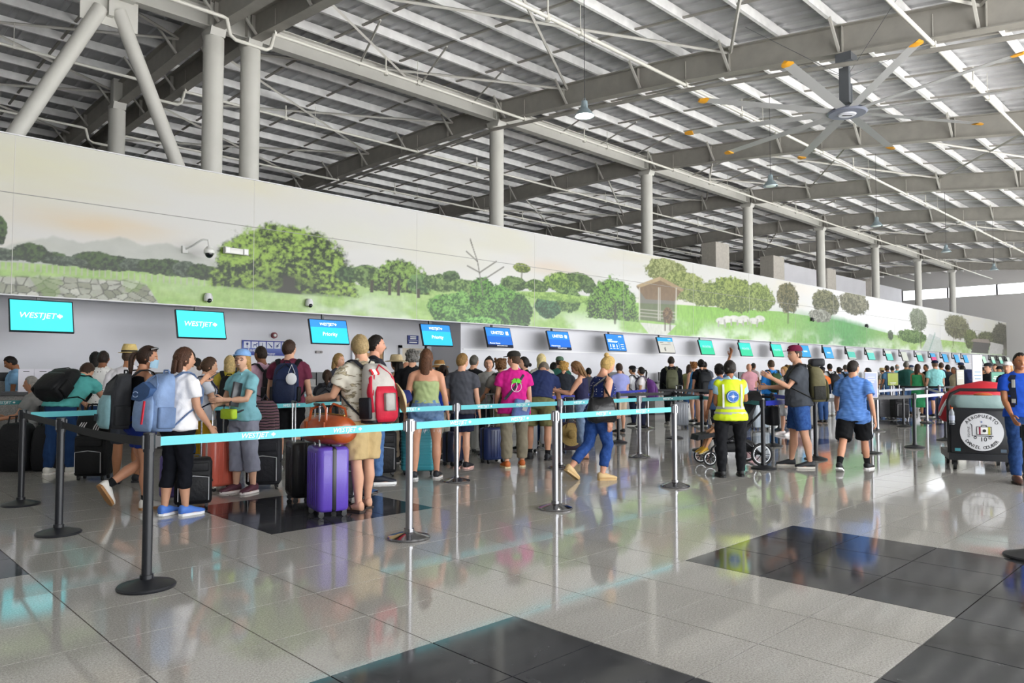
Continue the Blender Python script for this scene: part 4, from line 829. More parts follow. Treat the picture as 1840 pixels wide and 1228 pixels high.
    # ---- shoes ----
    if shoes:
        cu_, cs_ = shoes
        for k in (0, 1):
            if cu_ == 'flip':
                A, FR_ = foot[k]; Q = MB().loft([[A+FR_@(V3(x*h, y*h, z*h)) for x, y in ((-.024, -.03), (0, -.036), (.024, -.03), (.026, .0), (.027, .04), (.031, .08), (.024, .11), (0, .122), (-.024, .11), (-.031, .08), (-.027, .04), (-.026, 0))] for z in (-.046, -.036)]); fo = part('flip_flop', Q.mesh('flip_flop', mat('sole_'+cs_, cs_, .6), 40)); part('strap', MB().tube([A+FR_@(V3(x, y, z)*h) for x, y, z in ((-.027, .03, -.03), (-.02, .055, -.006), (0, .085, -.014), (.02, .055, -.006), (.027, .03, -.03))], .008, 6).mesh('strap', mat('sole_'+cs_, cs_, .6), 60), fo); continue
            A, FR_ = foot[k]; U = MB(); rg = []
            for y, w_, z1 in ((-.036, .014, .048), (-.028, .025, .058), (-.005, .028, .058), (.035, .029, .05), (.07, .0315, .036), (.1, .029, .028), (.122, .015, .02)):
                rg.append([A+FR_@(V3(w_*math.cos(x), y, -.036+max(z1*.5+z1*.5*math.sin(x), .0))*h) for x in np.linspace(0, 2*math.pi, 10, endpoint=False)])
            U.loft(rg); sm_ = U.mesh('shoe', cu_ if not isinstance(cu_, str) else mat('shoe_'+cu_, cu_, .55), 70); so = part('shoe', sm_)
            if lod < 2:
                Q = MB(); rg = []
                for z in (-.0425, -.028): rg.append([A+FR_@(V3(x*h, y*h, z*h)) for x, y in ((-.026, -.03), (0, -.04), (.026, -.03), (.03, .0), (.031, .04), (.034, .08), (.024, .112), (0, .126), (-.024, .112), (-.034, .08), (-.031, .04), (-.03, 0))])
                Q.loft(rg); part('sole', Q.mesh('sole', mat('sole_'+cs_, cs_, .6), 40), so)
    if socks:
        for k in (0, 1): S = MB(); S.loft(limb(hips[k], kne[k], ank[k], LEGR, 2-socks[1], 2.03, .006, rs=lb)); part('sock', S.mesh('sock', cloth(socks[0]), 60))
    # ---- hair ----
    if hair and hair != 'bald':
        hm_ = hairm(haircol); S = MB(); th_ = {'short': .085, 'crop': .05, 'balding': .05}.get(hair, .1)
        S.add((hair_verts(D, P, hair, th_).reshape(-1, 3)*hh)@HR.T+hc, grid_faces(*P.shape[:2]))
        q = lambda *a: hc+HR@(V3(*a)*hh)
        if hair in ('long', 'bob'):
            dn = -3.0 if hair == 'long' else -1.35
            if isinstance(extra, dict) and 'hairlen' in extra: dn = extra['hairlen']
            for xo, wv, lv in ((0, .5, 1.0), (.42, .26, .92), (-.42, .26, .95)):
                yb = -.62 if xo == 0 else -.35
                S.tube([q(xo*.9, yb*.8, .5), q(xo*1.05, yb*1.15, -.2), q(xo*1.15, yb*1.25, -.9), q(xo*1.1, yb*1.3, dn*.75*lv), q(xo*.9, yb*1.25, dn*lv)], [.3, wv*1.05, wv*1.1, wv, wv*.45], 10, ry=[.2, .25, .24, .2, .1], ref=HR@V3(1, 0, 0)) if False else S.tube([q(xo*.9, yb*.8, .5), q(xo*1.05, yb*1.15, -.2), q(xo*1.15, yb*1.25, -.9), q(xo*1.1, yb*1.3, dn*.75*lv), q(xo*.9, yb*1.25, dn*lv)], [z*hh for z in (.3, wv*1.05, wv*1.1, wv, wv*.45)], 10, ry=[z*hh for z in (.2, .25, .24, .2, .1)], ref=HR@V3(1, 0, 0))
        if hair == 'pony':
            dn = extra['hairlen'] if isinstance(extra, dict) and 'hairlen' in extra else -1.7
            S.tube([q(0, -.8, .25), q(0, -1.15, .2), q(0, -1.3, -.3), q(.05, -1.2, dn*.6), q(0, -1.1, dn)], [z*hh for z in (.16, .24, .3, .27, .06)], 10, ry=[z*hh for z in (.16, .2, .22, .2, .05)], ref=HR@V3(1, 0, 0))
        if hair == 'bun':
            by, bz = (extra or {}).get('bun', (-1.0, .25)) if isinstance(extra, dict) else (-1.0, .25); S.ball(q(0, by, bz), .3*hh, 12, 8)
        if hair == 'curly':
            rr = random.Random(int(seed*100))
            for _ in range(46):
                a1, a2 = rr.uniform(0, 2*math.pi), rr.uniform(-.5, 1); v = V3(math.cos(a1)*.72, -abs(math.sin(a1))*.8 if a2 < .45 else math.sin(a1)*.7, a2*.95); S.ball(q(*v), rr.uniform(.14, .24)*hh, 6, 4)
        part('hair', S.mesh('hair', hm_, 80))
    # ---- face ----
    if face:
        for s_ in (-1, 1):
            e = MB().ball(hc+HR@(V3(s_*.25, .63, .03)*hh), (.085*hh, .075*hh, .06*hh), 8, 6, HR).mesh('eye', mat('eye_white', 'e9e4de', .3), 80); eo = part('eye', e)
            part('iris', MB().ball(hc+HR@(V3(s_*.25, .685, .03)*hh), (.04*hh, .03*hh, .045*hh), 8, 6, HR).mesh('iris', mat('iris_dark', '2a1c14', .2), 80), eo)
            part('eyebrow', MB().tube([hc+HR@(V3(s_*x, y, z)*hh) for x, y, z in ((.1, .765, .16), (.25, .735, .2), (.4, .63, .16))], [.02*hh, .024*hh, .013*hh], 6).mesh('eyebrow', hairm(haircol), 80))
        part('lips', MB().ball(hc+HR@(V3(0, .7, -.5)*hh), (.18*hh, .05*hh, .06*hh), 10, 6, HR).mesh('lips', mat('lips', 'a5564c', .4), 80))
        if face == 'smile': part('teeth', MB().ball(hc+HR@(V3(0, .725, -.49)*hh), (.14*hh, .045*hh, .033*hh), 10, 6, HR).mesh('teeth', mat('teeth', 'f0ece6', .3), 80))
    # ---- hats ----
    if hat:
        kind, hcol = hat[0], hat[1]; hm_ = cloth(hcol, bscale=40) if kind != 'straw' else None; q = lambda *a: hc+HR@(V3(*a)*hh)
        cr = lambda rows: [[q(rx*math.sin(t), ry*math.cos(t)+yo, z) for t in np.linspace(0, 2*math.pi, 20, endpoint=False)] for rx, ry, yo, z in rows]
        if kind == 'cap':
            flip = hat[2] if len(hat) > 2 else 1
            S = MB(); S.loft(cr([(.75, .9, -.04, .42), (.77, .92, -.04, .58), (.72, .87, -.04, .8), (.55, .68, -.04, 1.05), (.25, .3, -.04, 1.17), (.02, .02, -.04, 1.19)])); c_ = part('cap', S.mesh('cap', hm_, 60))
            S = MB(); rg = []
            for dz_ in (0, .05): rg.append([q(.74*math.sin(t)*1.0, flip*(.72*math.cos(t)+(.75*math.cos(t)**1.5 if abs(t) < 1.5 else 0)), .5-.1*math.cos(t)**2+dz_) for t in np.linspace(-1.45, 1.45, 12)]+[q(.5*math.sin(t), flip*.5*math.cos(t), .52+dz_) for t in np.linspace(1.4, -1.4, 6)])
            S.loft(rg); part('brim', S.mesh('brim', hm_ if len(hat) < 4 else cloth(hat[3]), 40), c_)
        else:
            band = hat[2]; bw = hat[3]; drop = hat[4]; sm_ = mat('straw_'+hcol, hcol, .7, bump=.6, bscale=120, var=.12, vscale=60); top = 1.28 if kind == 'fedora' else 1.2
            S = MB(); S.loft(cr([(.78, .93, 0, .42), (.76, .9, 0, .7), (.68, .82, 0, 1.02), (.56, .72, 0, top), (.3, .5, 0, top-(.08 if kind == 'fedora' else -.04))])); c_ = part('hat', S.mesh('hat', sm_, 50))
            S = MB(); rows = cr([(.74, .88, 0, .44), (bw*.85, bw, 0, .44-drop), (bw*.85, bw, 0, .40-drop), (.74, .88, 0, .38)]); S.loft(rows, cap=False); part('brim', S.mesh('brim', sm_, 60), c_)
            if band: S = MB(); S.loft(cr([(.79, .945, 0, .45), (.785, .93, 0, .62)]), cap=False); part('hat_band', S.mesh('hat_band', cloth(band), 60), c_)
    return I_
def local_thing(I_, name, label, cat, group=None): return thing(name, label, cat, (I_['pos'][0], I_['pos'][1], I_['z0']), I_['rz'], group)
def backpack(I_, label, main='3a3f48', acc='22252b', w_=.30, d_=.2, hgt=.46, ztop=.80, pocket=None, trim=None, style=None, straps=True, yoff=0.0):
    """pack worn on the back, straps over both shoulders; a thing of its own"""
    h = I_['h']; t = local_thing(I_, 'backpack', label, 'backpack', 'backpacks'); sh = I_['sh']; zt = ztop*h; a = I_['bendA'](.72*h); Rm = rotx(-a)
    dT = I_['pat'](.74)[1]*h*I_['b']; o = I_['bend']((0, -(dT+.03)-yoff, zt-hgt/2))+sh
    def pb(mb): return mb.xf((Rm, o))
    rows = []
    for z, ws, ds in ((-.5, .8, .72), (-.47, .93, .9), (-.35, 1.0, 1.0), (-.1, 1.0, 1.0), (.15, .96, .92), (.33, .88, .74), (.44, .74, .52), (.5, .5, .28)):
        rows.append([V3(math.copysign(abs(math.cos(x))**.6, math.cos(x))*w_/2*ws, -d_*ds*(.5+.5*math.copysign(abs(math.sin(x))**.6, math.sin(x))), z*hgt) for x in np.linspace(0, 2*math.pi, 20, endpoint=False)])
    pb(MB().loft(rows)).build('main_bag', nylon(main), t, 70)
    rows = []
    for z, ws, ds in ((-.5, .6, .3), (-.42, .78, .9), (-.2, .82, 1.0), (0, .76, .8), (.1, .6, .25)):
        rows.append([V3(math.copysign(abs(math.cos(x))**.6, math.cos(x))*w_/2*ws, -d_*.9-.055*ds*(.3+.7*max(math.sin(x), -.2)), z*hgt) for x in np.linspace(0, 2*math.pi, 16, endpoint=False)])
    pb(MB().loft(rows)).build('front_pocket', nylon(pocket or main), t, 70)
    if style != 'plain':
        for s_ in (-1, 1): pb(MB().rbox((s_*w_*.5, -d_*.5, -.26*hgt), (.05, d_*.7, .36*hgt), .02)).build('side_pocket', nylon(acc), t, 60)
        pb(MB().tube([(-w_*.42, -d_*.86, -.05*hgt), (-w_*.3, -d_*.75, .3*hgt), (0, -d_*.52, .47*hgt), (w_*.3, -d_*.75, .3*hgt), (w_*.42, -d_*.86, -.05*hgt)], .008, 6)).build('zip', nylon(trim or acc), t, 60)
    pb(MB().tube([(-.05, -.02, .48*hgt), (-.03, -.03, .56*hgt), (.03, -.03, .56*hgt), (.05, -.02, .48*hgt)], .009, 6)).build('grab_handle', nylon(acc), t, 60)
    if straps:
        for k, s_ in ((0, 1), (1, -1)):
            S = I_['sho'][k]; w2 = S-V3(0, 0, 0); x_ = w2[0]*.72; up = V3(x_, w2[1], w2[2]+.047*h)
            fr = dT+.045; F1 = I_['bend']((x_, fr, .74*h))+sh; F2 = I_['bend']((x_*1.15, fr-.02, .66*h))+sh; F3 = I_['bend']((x_*1.5, -dT*.3, .60*h))+sh
            tp = Rm@V3(x_*.75, -.02, .42*hgt)+o; bt = Rm@V3(s_*w_*.42, -.03, -.42*hgt)+o
            MB().tube([tp, up+V3(0, -.045*h, -.002), up+V3(0, 0, .004), up+V3(0, .03*h, -.01*h), F1, F2, F3, bt], [.03, .032, .032, .032, .03, .022, .014, .012], 8, ry=[.008]*8, ref=V3(1, 0, 0)).build('strap', nylon(acc), t, 60)
    return t, Rm, o
def shoulder_strap(I_, parent, col, side=1, wd=.02):
    """single cross-body strap"""
    h = I_['h']; sh = I_['sh']; pts = []
    dT = I_['pat'](.74)[1]*h*I_['b']+.03; S = I_['sho'][0 if side > 0 else 1]
    pts = [I_['bend']((-side*.1*h, -dT*.9, .58*h))+sh, I_['bend']((0, -dT-.012, .7*h))+sh, I_['bend']((side*.065*h, -dT*.95, .79*h))+sh, V3(S[0]*.62, S[1], S[2]+.048*h), I_['bend']((side*.05*h, dT+.01, .76*h))+sh, I_['bend']((0, dT+.016, .68*h))+sh, I_['bend']((-side*.1*h, dT*.9, .58*h))+sh]
    return MB().tube(pts, wd, 6, ry=.005, ref=V3(1, 0, 0)).build('strap', nylon(col), parent, 60)
def gp(px, gy): return atZ(px, gy)[:2]
def ypos(px, Y): return atY(px, 668, Y)[:2]
def hpx(pos, topy, hatx=0.0):
    """standing height that puts the crown at photo row topy"""
    px, _, _ = proj((pos[0], pos[1], 1.6)); v = np.array([pos[0], pos[1], 0])-_C; lo, hi = .5, 2.6
    for _ in range(40):
        mid = (lo+hi)/2
        if proj((pos[0], pos[1], mid))[1] > topy: lo = mid
        else: hi = mid
    return lo/(1+hatx)
# ======================= the people in view =======================
def dp(px, d): 
    v = _C+(unit_f+_Rh*((px-CX)/FPX))*d; return v[:2]
unit_f = np.array([math.cos(TH), math.sin(TH), 0]); _Rh = _R
def camo(nt, b):
    n = tex(nt, 'Noise', 9, mapping=(1, 1, 3.2), Detail=2, Distortion=.6); nt.links.new(ramp(nt, n.outputs['Fac'], [(0, 'd9d4c6'), (.5, 'cfc8b8'), (.54, '857c68'), (.6, 'b5a98e'), (.66, 'd6d0c2'), (.72, '8f8672')], True), b.inputs['Base Color'])
CAMO = node_mat('camo_cloth', .85, camo, .2)
def dots(base, dot, sc, r):
    def fn(nt, b):
        v = tex(nt, 'Voronoi', sc, Randomness=.35); nt.links.new(ramp(nt, v.outputs['Distance'], [(0, dot), (r, base)], True), b.inputs['Base Color'])
    return node_mat('dots_%s_%s' % (base, dot), .8, fn, .2)
def heather(c1, c2):
    def fn(nt, b):
        n = tex(nt, 'Noise', 30, mapping=(.35, .35, 3), Detail=4); nt.links.new(ramp(nt, n.outputs['Fac'], [(.35, c1), (.65, c2)]), b.inputs['Base Color'])
    return node_mat('heather_'+c1, .8, fn, .2)
def denim(c1='3f5f8f', c2='5d7fb0'):
    def fn(nt, b):
        n = tex(nt, 'Noise', 22, Detail=6, Roughness=.7); nt.links.new(ramp(nt, n.outputs['Fac'], [(.35, c1), (.7, c2)]), b.inputs['Base Color'])
    return node_mat('denim_'+c1, .85, fn, .2)
def stripes(nt, b):
    n = tex(nt, 'Wave', 9, Distortion=3, bands_direction='Z'); n.inputs['Detail'].default_value = 3
    nt.links.new(ramp(nt, n.outputs['Fac'], [(0, '2a2430'), (.3, '7a5a4c'), (.45, '33303c'), (.6, '9a7f6a'), (.75, '4a3a44'), (.9, '77506a')], True), b.inputs['Base Color'])
STRIPED = node_mat('striped_weave', .85, stripes, .2)
PALM = 'c99274'
ST_ = ((3, 3, 0), (-3, 3, 0))
# --- the front queue ---
M1 = person(gp(250, 915), 1.68, -40, 'woman in black tank top, blue shorts and face mask with a black and teal backpack', 'f', 'c08a6c', 'pony', '34231a', (cloth('111216'), 0, .55, .004, .805), (cloth('1b2f7a'), .62, .02, .57), ('e9e6e0', 'a5784a'), 1.0, 2, ((10, 8, 35, 10), (30, 6, 50, 10)), ((4, 4, 0), (8, 66, 58)), (-34, -6), 0, face=True, socks=('17181b', .2), extra={'hairlen': -1.9}, stance=.8)
q = lambda I, *a: I['hc']+I['HR']@(V3(*a)*I['hh'])
mk = MB(); mk.loft([[q(M1, x*.5, y, z) for x, y, z in ((-1, .42, zt), (-.5, .82, zt), (0, .95 if zt < 0 else .8, zt), (.5, .82, zt), (1, .42, zt), (1, .36, zt), (0, .5, zt), (-1, .36, zt))] for zt in (-.85, -.6, -.3, -.08)]); mk.build('face_mask', mat('mask_blue', 'a9cfe6', .8), M1['root'], 60)
MB().tube([q(M1, .5, .4, -.4), q(M1, .68, .0, -.2), q(M1, .66, -.1, -.05)], .0035, 5).build('mask_loop', mat('mask_loop', 'e8eef2', .8), M1['root'])
MB().tube([q(M1, .72, .25, .75), q(M1, .4, .62, .92), q(M1, -.4, .62, .92), q(M1, -.72, .25, .75)], .012, 6).build('sunglasses', plastic('33302e', .2), M1['root'])
B1_, R1_, o1_ = backpack(M1, 'large black and pale teal backpack worn by the woman in the face mask', '33353a', '26282c', .34, .22, .56, .82, pocket='8fbcc4')
MB().box((-.06, -.268, -.17), (.06, .012, .07)).xf((R1_, o1_)).build('label_patch', nylon('1d2a33'), B1_, 0)
M2 = person(gp(318, 926), 1.655, -28, 'woman with long brown hair, white tee, black capri leggings and a grey-blue backpack', 'f', 'c9987c', 'long', '4a3022', (cloth('f0eff2'), .62, .5, .02), (cloth('12141c'), 1.5, .003, .58), ('4f7fd6', 'f2f4f6'), 1.0, 3, ((8, 8, 30, 5), (55, 8, 75, 10)), ((4, 4, 0), (-4, 4, 0)), (-25, 0), 0, extra={'hairlen': -2.3}, stance=.8)
B2_, R2_, o2_ = backpack(M2, 'bulging grey-blue backpack with a red zip on the woman in the white tee', '7f98c0', '6c84ab', .36, .26, .56, .83, pocket='86a0c8')
MB().box((.09, -.318, -.1), (.018, .012, .22), roty(R_(6))).xf((R2_, o2_)).build('red_zip', nylon('d0263c'), B2_, 0)
MB().loft([[V3(x, -.285+.012*(1-abs(x)/.2), z) for x, z in ((-.15, .02), (-.02, -.0), (.1, .06), (.12, .13), (.0, .19), (-.12, .13))], [V3(x, -.2, z) for x, z in ((-.15, .02), (-.02, 0), (.1, .06), (.12, .13), (0, .19), (-.12, .13))]]).xf((R2_, o2_)).build('dark_panel', nylon('3d5a86'), B2_, 50)
for s_ in (1, -1): MB().tube([(-.075+s_*.03*math.cos(a)*1.1, -.292, .07+s_*.012+.014*math.sin(a)*s_) for a in np.linspace(0, 3.14, 7)], .0045, 5).xf((R2_, o2_)).build('emblem', nylon('a9c0e2'), B2_)
M3 = person(dp(368, 9.3), 1.595, -68, 'girl with a brown ponytail, pale grey tee and mustard trousers', 'f', 'd0a184', 'bun', '4a3526', (cloth('d5d8e2'), .55, .5, .015), (cloth('b08a1e'), 1.8, .004, .58), ('e6e6e6', 'ffffff'), .92, 2, ((25, 8, 70, 10), (20, 6, 60, 10)), ST_, (5, -8), 0, face=True, extra={'bun': (-1.0, -.35)})
B3_, R3_, o3_ = backpack(M3, 'maroon and navy backpack on the girl in the pale grey tee', '4a2430', '1c2440', .28, .15, .42, .78, pocket='5a2a36', style='plain')
tw = MB(); tw.loft([[M3['wri'][0]+V3(x, y, z) for x, y, z in ((-.05, -.06, zz), (.05, -.05, zz), (.06, .09, zz-.03), (-.04, .1, zz-.02))] for zz in (.04, -.08, -.2, -.27)]); tow = thing('white_towel', 'white towel hanging over the forearm of the girl in mustard trousers', 'towel', (M3['pos'][0], M3['pos'][1], 0), M3['rz']); tw.build('cloth', cloth('e8e6ee'), tow, 70)
M4 = person(dp(440, 8.75), 1.665, 150, 'smiling woman in a light blue cap, teal polo and grey capri trousers', 'f', 'd9ab90', 'long', 'b08a52', (cloth('86bfca'), .6, .5, .02), (cloth('9294a4'), 1.55, .03, .58), ('5a3040', 'efe6e4'), 1.0, 2, ((18, 12, 62, 35), (30, 10, 60, 45)), ((2, 2, 0), (-2, 5, 0)), (22, 6), 0, face='smile', hat=('cap', '86aee0'), extra={'hairlen': -1.9})
for s_ in (-1, 1): MB().tube([q(M4, s_*(.25+.17*math.cos(a)), .78-.1*abs(math.cos(a)), .03+.15*math.sin(a)) for a in np.linspace(0, 6.28, 13)], .004, 5).build('glasses', plastic('5a2a2a', .2), M4['root'])
MB().tube([q(M4, -.1, .8, .05), q(M4, 0, .84, .08), q(M4, .1, .8, .05)], .004, 5).build('glasses_bridge', plastic('5a2a2a', .2), M4['root'])
cl_ = M4['tring'](.80, *M4['pat'](.80), .02); MB().tube([M4['bend']((s_, .055, .825*1.665))+M4['sh'] for s_ in (-.055, 0, .055)], .018, 6, ry=.03).build('collar', cloth('86bfca'), M4['root'])
pb_ = thing('belt_bag', 'lime green pouch held at the waist of the woman in the blue cap', 'pouch', (M4['pos'][0], M4['pos'][1], 0), M4['rz']); MB().rbox((.02, .2, .93), (.22, .09, .12), .03).build('pouch', nylon('b9d838'), pb_); MB().tube([(-.08, .16, .95), (-.14, .05, 1.0), (-.15, -.08, 1.02)], .012, 6).build('strap', nylon('30323a'), pb_)
tb = thing('tablet', 'dark tablet held upright by the woman in the blue cap', 'tablet', (M4['pos'][0], M4['pos'][1], 0), M4['rz']); MB().rbox((-.12, .22, 1.16), (.03, .12, .28), .008, rotx(R_(12))).build('case', plastic('30343a', .3), tb)
M5 = person(gp(517, 846), 1.87, 8, 'tall bearded man in a maroon tee and black shorts with a navy backpack', 'm', 'd9a88c', 'short', '3a271c', (cloth('6e2f45'), .62, .5, .03), (cloth('131417'), .92, .04, .58), ('e8e8e8', 'f6f6f6'), 1.02, 2, ((5, 10, 12, 0), (5, 10, 12, 0)), ST_, (-28, 4), 0, socks=('f0f0f0', .35))
B5_, R5_, o5_ = backpack(M5, 'navy backpack with a white face mask hanging from it', '1c2a4e', '14161c', .36, .24, .58, .81, pocket='1a2644')
MB().ball((.1, -.29, .06), (.075, .02, .085), 12, 8).xf((R5_, o5_)).build('hanging_mask', mat('mask_white', 'eef0f2', .8), B5_); MB().tube([(.1, -.27, .26), (.06, -.29, .15), (.1, -.3, .0), (.15, -.29, .14), (.1, -.27, .26)], .003, 5).xf((R5_, o5_)).build('mask_cord', mat('mask_white', 'eef0f2', .8), B5_)
M6 = person(gp(650, 915), 1.80, 50, 'sandy-haired man in a camouflage tee, tan shorts and flip-flops', 'm', 'd3a185', 'short', 'a08a62', (CAMO, .62, .5, .035), (cloth('c4ab7c'), .98, .05, .57), ('flip', '3a2a20'), 1.04, 3, ((8, 12, 18, 0), (22, 14, 60, 0)), ((5, 3, 0), (-5, 3, 0)), (-24, 4), 0, belly=.02, stance=1.0)
B6_, R6_, o6_ = backpack(M6, 'red and grey backpack with a maple-leaf flag patch on the camouflage shirt', 'b9b4ae', '1b1d26', .36, .24, .6, .82, pocket='c41f3a', trim='c41f3a')
for s_ in (-1, 1): MB().tube([(s_*.15, -.19, -.2), (s_*.165, -.17, .0), (s_*.14, -.15, .14), (s_*.09, -.1, .24)], [.035, .04, .035, .02], 8, ry=.02).xf((R6_, o6_)).build('red_panel', nylon('c41f3a'), B6_, 60)
MB().rbox((0, -.1, -.29), (.34, .22, .05), .06).xf((R6_, o6_)).build('dark_base', nylon('23242a'), B6_, 60); MB().rbox((0, -.285, -.1), (.13, .03, .18), .03).xf((R6_, o6_)).build('grey_pocket', nylon('a9a6a2'), B6_, 60)
fp = MB().box((-.1, -.17, .205), (.1, .02, .06), rotx(R_(-38))).xf((R6_, o6_)).build('flag_patch', mat('flag_white', 'f2f0ee', .7), B6_, 0)
for x in (-.137, -.063): MB().box((x, -.172, .205), (.026, .022, .06), rotx(R_(-38))).xf((R6_, o6_)).build('flag_bar', mat('flag_red', 'd0222c', .7), fp, 0)
put('flag_leaf', leaf_mesh(.018, mat('flag_red', 'd0222c', .7)), fp, R6_@(V3(-.1, -.18, .197))+o6_, (R_(90-38), 0, 0))
sh_ = thing('sun_hat', 'cream straw hat with navy crown clipped behind the red backpack', 'hat', (M6['pos'][0], M6['pos'][1], 0), M6['rz'])
MB().lathe([(.08, .0), (.2, -.03), (.205, -.02), (.09, .03)], 24, rot=roty(R_(72))@rotx(R_(25))).xf((np.eye(3)*.8, o6_+V3(.235, -.2, -.05))).build('brim', mat('straw_cream', 'e2cfa0', .7, bump=.4, bscale=120), sh_); MB().lathe([(.001, .12), (.07, .11), (.095, .04), (.1, 0)], 20, rot=roty(R_(72))@rotx(R_(25))).xf((np.eye(3)*.8, o6_+V3(.245, -.195, -.05))).build('crown', cloth('232a5c'), sh_)
M7 = person(gp(672, 868), 1.88, -66, 'tall dark-haired man in profile just behind the camouflage shirt', 'm', 'd49a80', 'short', '1f1916', (cloth('2a2c36'), .62, .5, .02), (denim(), 1.95, .01, .57), ('1b1f2c', 'f2f2f2'), 1.0, 0, lod=0, face=True, head=(-10, 2))
M8 = person(gp(765, 860), 1.715, 3, 'woman in a green strapless top and cut-off denim shorts with a long ponytail', 'f', 'cf977a', 'long', '5a3a26', (cloth('a9b884'), 0, .57, .004, .745), (denim('5f80ae', '86a4c8'), .5, .015, .6), ('24262c', 'e8e6e4'), 1.1, 0, ((2, 14, 14, 0), (2, 14, 14, 0)), ((3, 4, 0), (-3, 4, 0)), (-8, 0), 0, extra={'hairlen': -2.6}, stance=1.25)
fr_ = MB(); rr = random.Random(4)
for k in (0, 1):
    for j in range(26): a = rr.uniform(0, 6.28); c = V3((1 if k == 0 else -1)*.105, 0, .655)+V3(math.cos(a)*.105, math.sin(a)*.105, 0); fr_.tube([c, c+V3(rr.uniform(-.01, .01), rr.uniform(-.01, .01), -rr.uniform(.02, .06))], .0015, 3)
fr_.build('frayed_hem', cloth('e6ecf2'), M8['root'], 0, kind='stuff')
M9 = person(gp(830, 842), 1.68, -12, 'boy in a charcoal tee and navy shorts beside the chrome post', 'm', 'dda98e', 'short', '8a6a3e', (cloth('50525a'), .62, .47, .035), (cloth('20243a'), .85, .045, .58), ('1e1f24', 'e6b8b0'), .92, 0, ((2, 8, 14, 0), (8, 10, 40, 20)), ((1, 2, 0), (-1, 2, 0)), (-30, 0), 0, stance=.7)
M10 = person(gp(924, 840), 1.71, 12, 'young man in a hot pink tee with palm print, khaki trousers and orange shoes', 'm', 'd9a488', 'crop', '4a3626', (cloth('d4278c'), .6, .46, .045), (cloth('8b8371'), 1.85, .03, .58), ('c8682a', 'e8d8b0'), .95, 0, ((4, 9, 14, 0), (12, 10, 35, 10)), ((5, 3, 0), (-5, 3, 0)), (48, -2), 0, hat=('cap', '34322e'), face=True, stance=1.3)
dT = M10['pat'](.72)[1]*1.71*.95+.043
pr_ = put('back_print', MB().tube([(.075*math.cos(a), -dT-.004, 1.2+.075*math.sin(a)) for a in np.linspace(0, 6.283, 25)], .005, 5).mesh('back_print', mat('print_white', 'f0e8ee', .7), 60), M10['root'])
for a in range(7): an = R_(-20+a*37); MB().tube([(.0, -dT-.006, 1.27), (.05*math.cos(an), -dT-.012, 1.28+.045*math.sin(an)), (.085*math.cos(an), -dT-.004, 1.265+.055*math.sin(an))], [.012, .016, .003], 5, ry=.004).build('palm_leaf', mat('print_green', '6ad83a', .7), pr_, 60)
MB().tube([(.0, -dT-.006, 1.27), (.01, -dT-.006, 1.2), (-.01, -dT-.004, 1.14)], .006, 5).build('palm_trunk', mat('print_white', 'f0e8ee', .7), pr_)
sl_ = thing('sling_bag', 'blue and white sling bag worn low on the pink tee', 'bag', (M10['pos'][0], M10['pos'][1], 0), M10['rz']); MB().rbox((.06, -dT-.06, .86), (.26, .1, .3), .05, roty(R_(14))).build('pouch', nylon('6f86c6'), sl_); MB().box((.12, -dT-.115, .93), (.07, .012, .17), roty(R_(20))).build('white_flap', nylon('e4e4ea'), sl_, 0); shoulder_strap(M10, sl_, '2a2c36', 1)
M11 = person(gp(968, 826), 1.80, -12, 'man in a navy tee and khaki shorts bending forward beside the pink tee', 'm', 'cf9a7c', 'short', '6a6258', (cloth('2c3760'), .62, .54, .03), (cloth('77744e'), .92, .06, .6), ('22262c', '17181a'), 1.04, 42, ((8, 12, 10, 0), (12, 12, 10, 0)), ((-2, 6, 0), (10, 10, 0)), (0, -20), 0, socks=('1c1d20', .2), stance=1.4)
M12 = person(gp(1075, 862), 1.665, -66, 'blonde woman with a bun and navy polka-dot top walking in rolled jeans', 'f', 'd9a186', 'bun', 'c9a868', (dots('1c2a5e', 'eef0f4', 26, .17), 0, .5, .02, .815), (denim('23407c', '34589c'), 1.72, .006, .6), ('d8b985', 'c9a873'), 1.1, 10, ((-14, 8, 20, 0), (20, 8, 30, 0)), ((16, 30, 0), (-16, 26, 34)), (0, -14), 0, face=True, extra={'bun': (-.55, 1.0)}, stance=.7)
hb = thing('handbag', 'slouchy black leather handbag on the shoulder of the walking woman', 'handbag', (M12['pos'][0], M12['pos'][1], 0), M12['rz']); S12 = M12['sho'][0]
LEA = mat('black_leather', '121316', .28, bump=.35, bscale=18); c12 = V3(.27, -.1, .93); rg = []
for z, w_, d_ in ((-.15, .17, .05), (-.13, .21, .085), (-.02, .22, .095), (.08, .19, .07), (.15, .17, .03)): rg.append([c12+V3(d_*math.cos(x), w_*math.copysign(abs(math.sin(x))**.7, math.sin(x)), z+.02*math.sin(3*x)) for x in np.linspace(0, 6.283, 20, endpoint=False)])
MB().loft(rg).build('bag_body', LEA, hb, 70)
for dy in (-.02, .03): MB().tube([c12+V3(-.02+dy, -.14, .13), c12+V3(-.08, -.08, .3), V3(S12[0]*.8, S12[1]+dy, S12[2]+.05), c12+V3(-.06, .06, .32), c12+V3(-.02+dy, .13, .13)], .011, 6).build('strap', LEA, hb)
M13 = person(dp(1047, 12.2), 1.60, 72, 'woman in a navy tank and denim culottes looking at her phone', 'f', 'cf9a7e', 'bob', '7a5a3a', (cloth('2a2a48'), 0, .55, .004, .81), (denim('6f86a8', '93a8c4'), 1.55, .05, .6), ('flip', '5a3a28'), 1.0, 4, ((30, 6, 70, 10), (32, 6, 70, 10)), ((4, 3, 0), (-4, 3, 0)), (0, -22), 0, face=True, extra={'hairlen': -1.8})
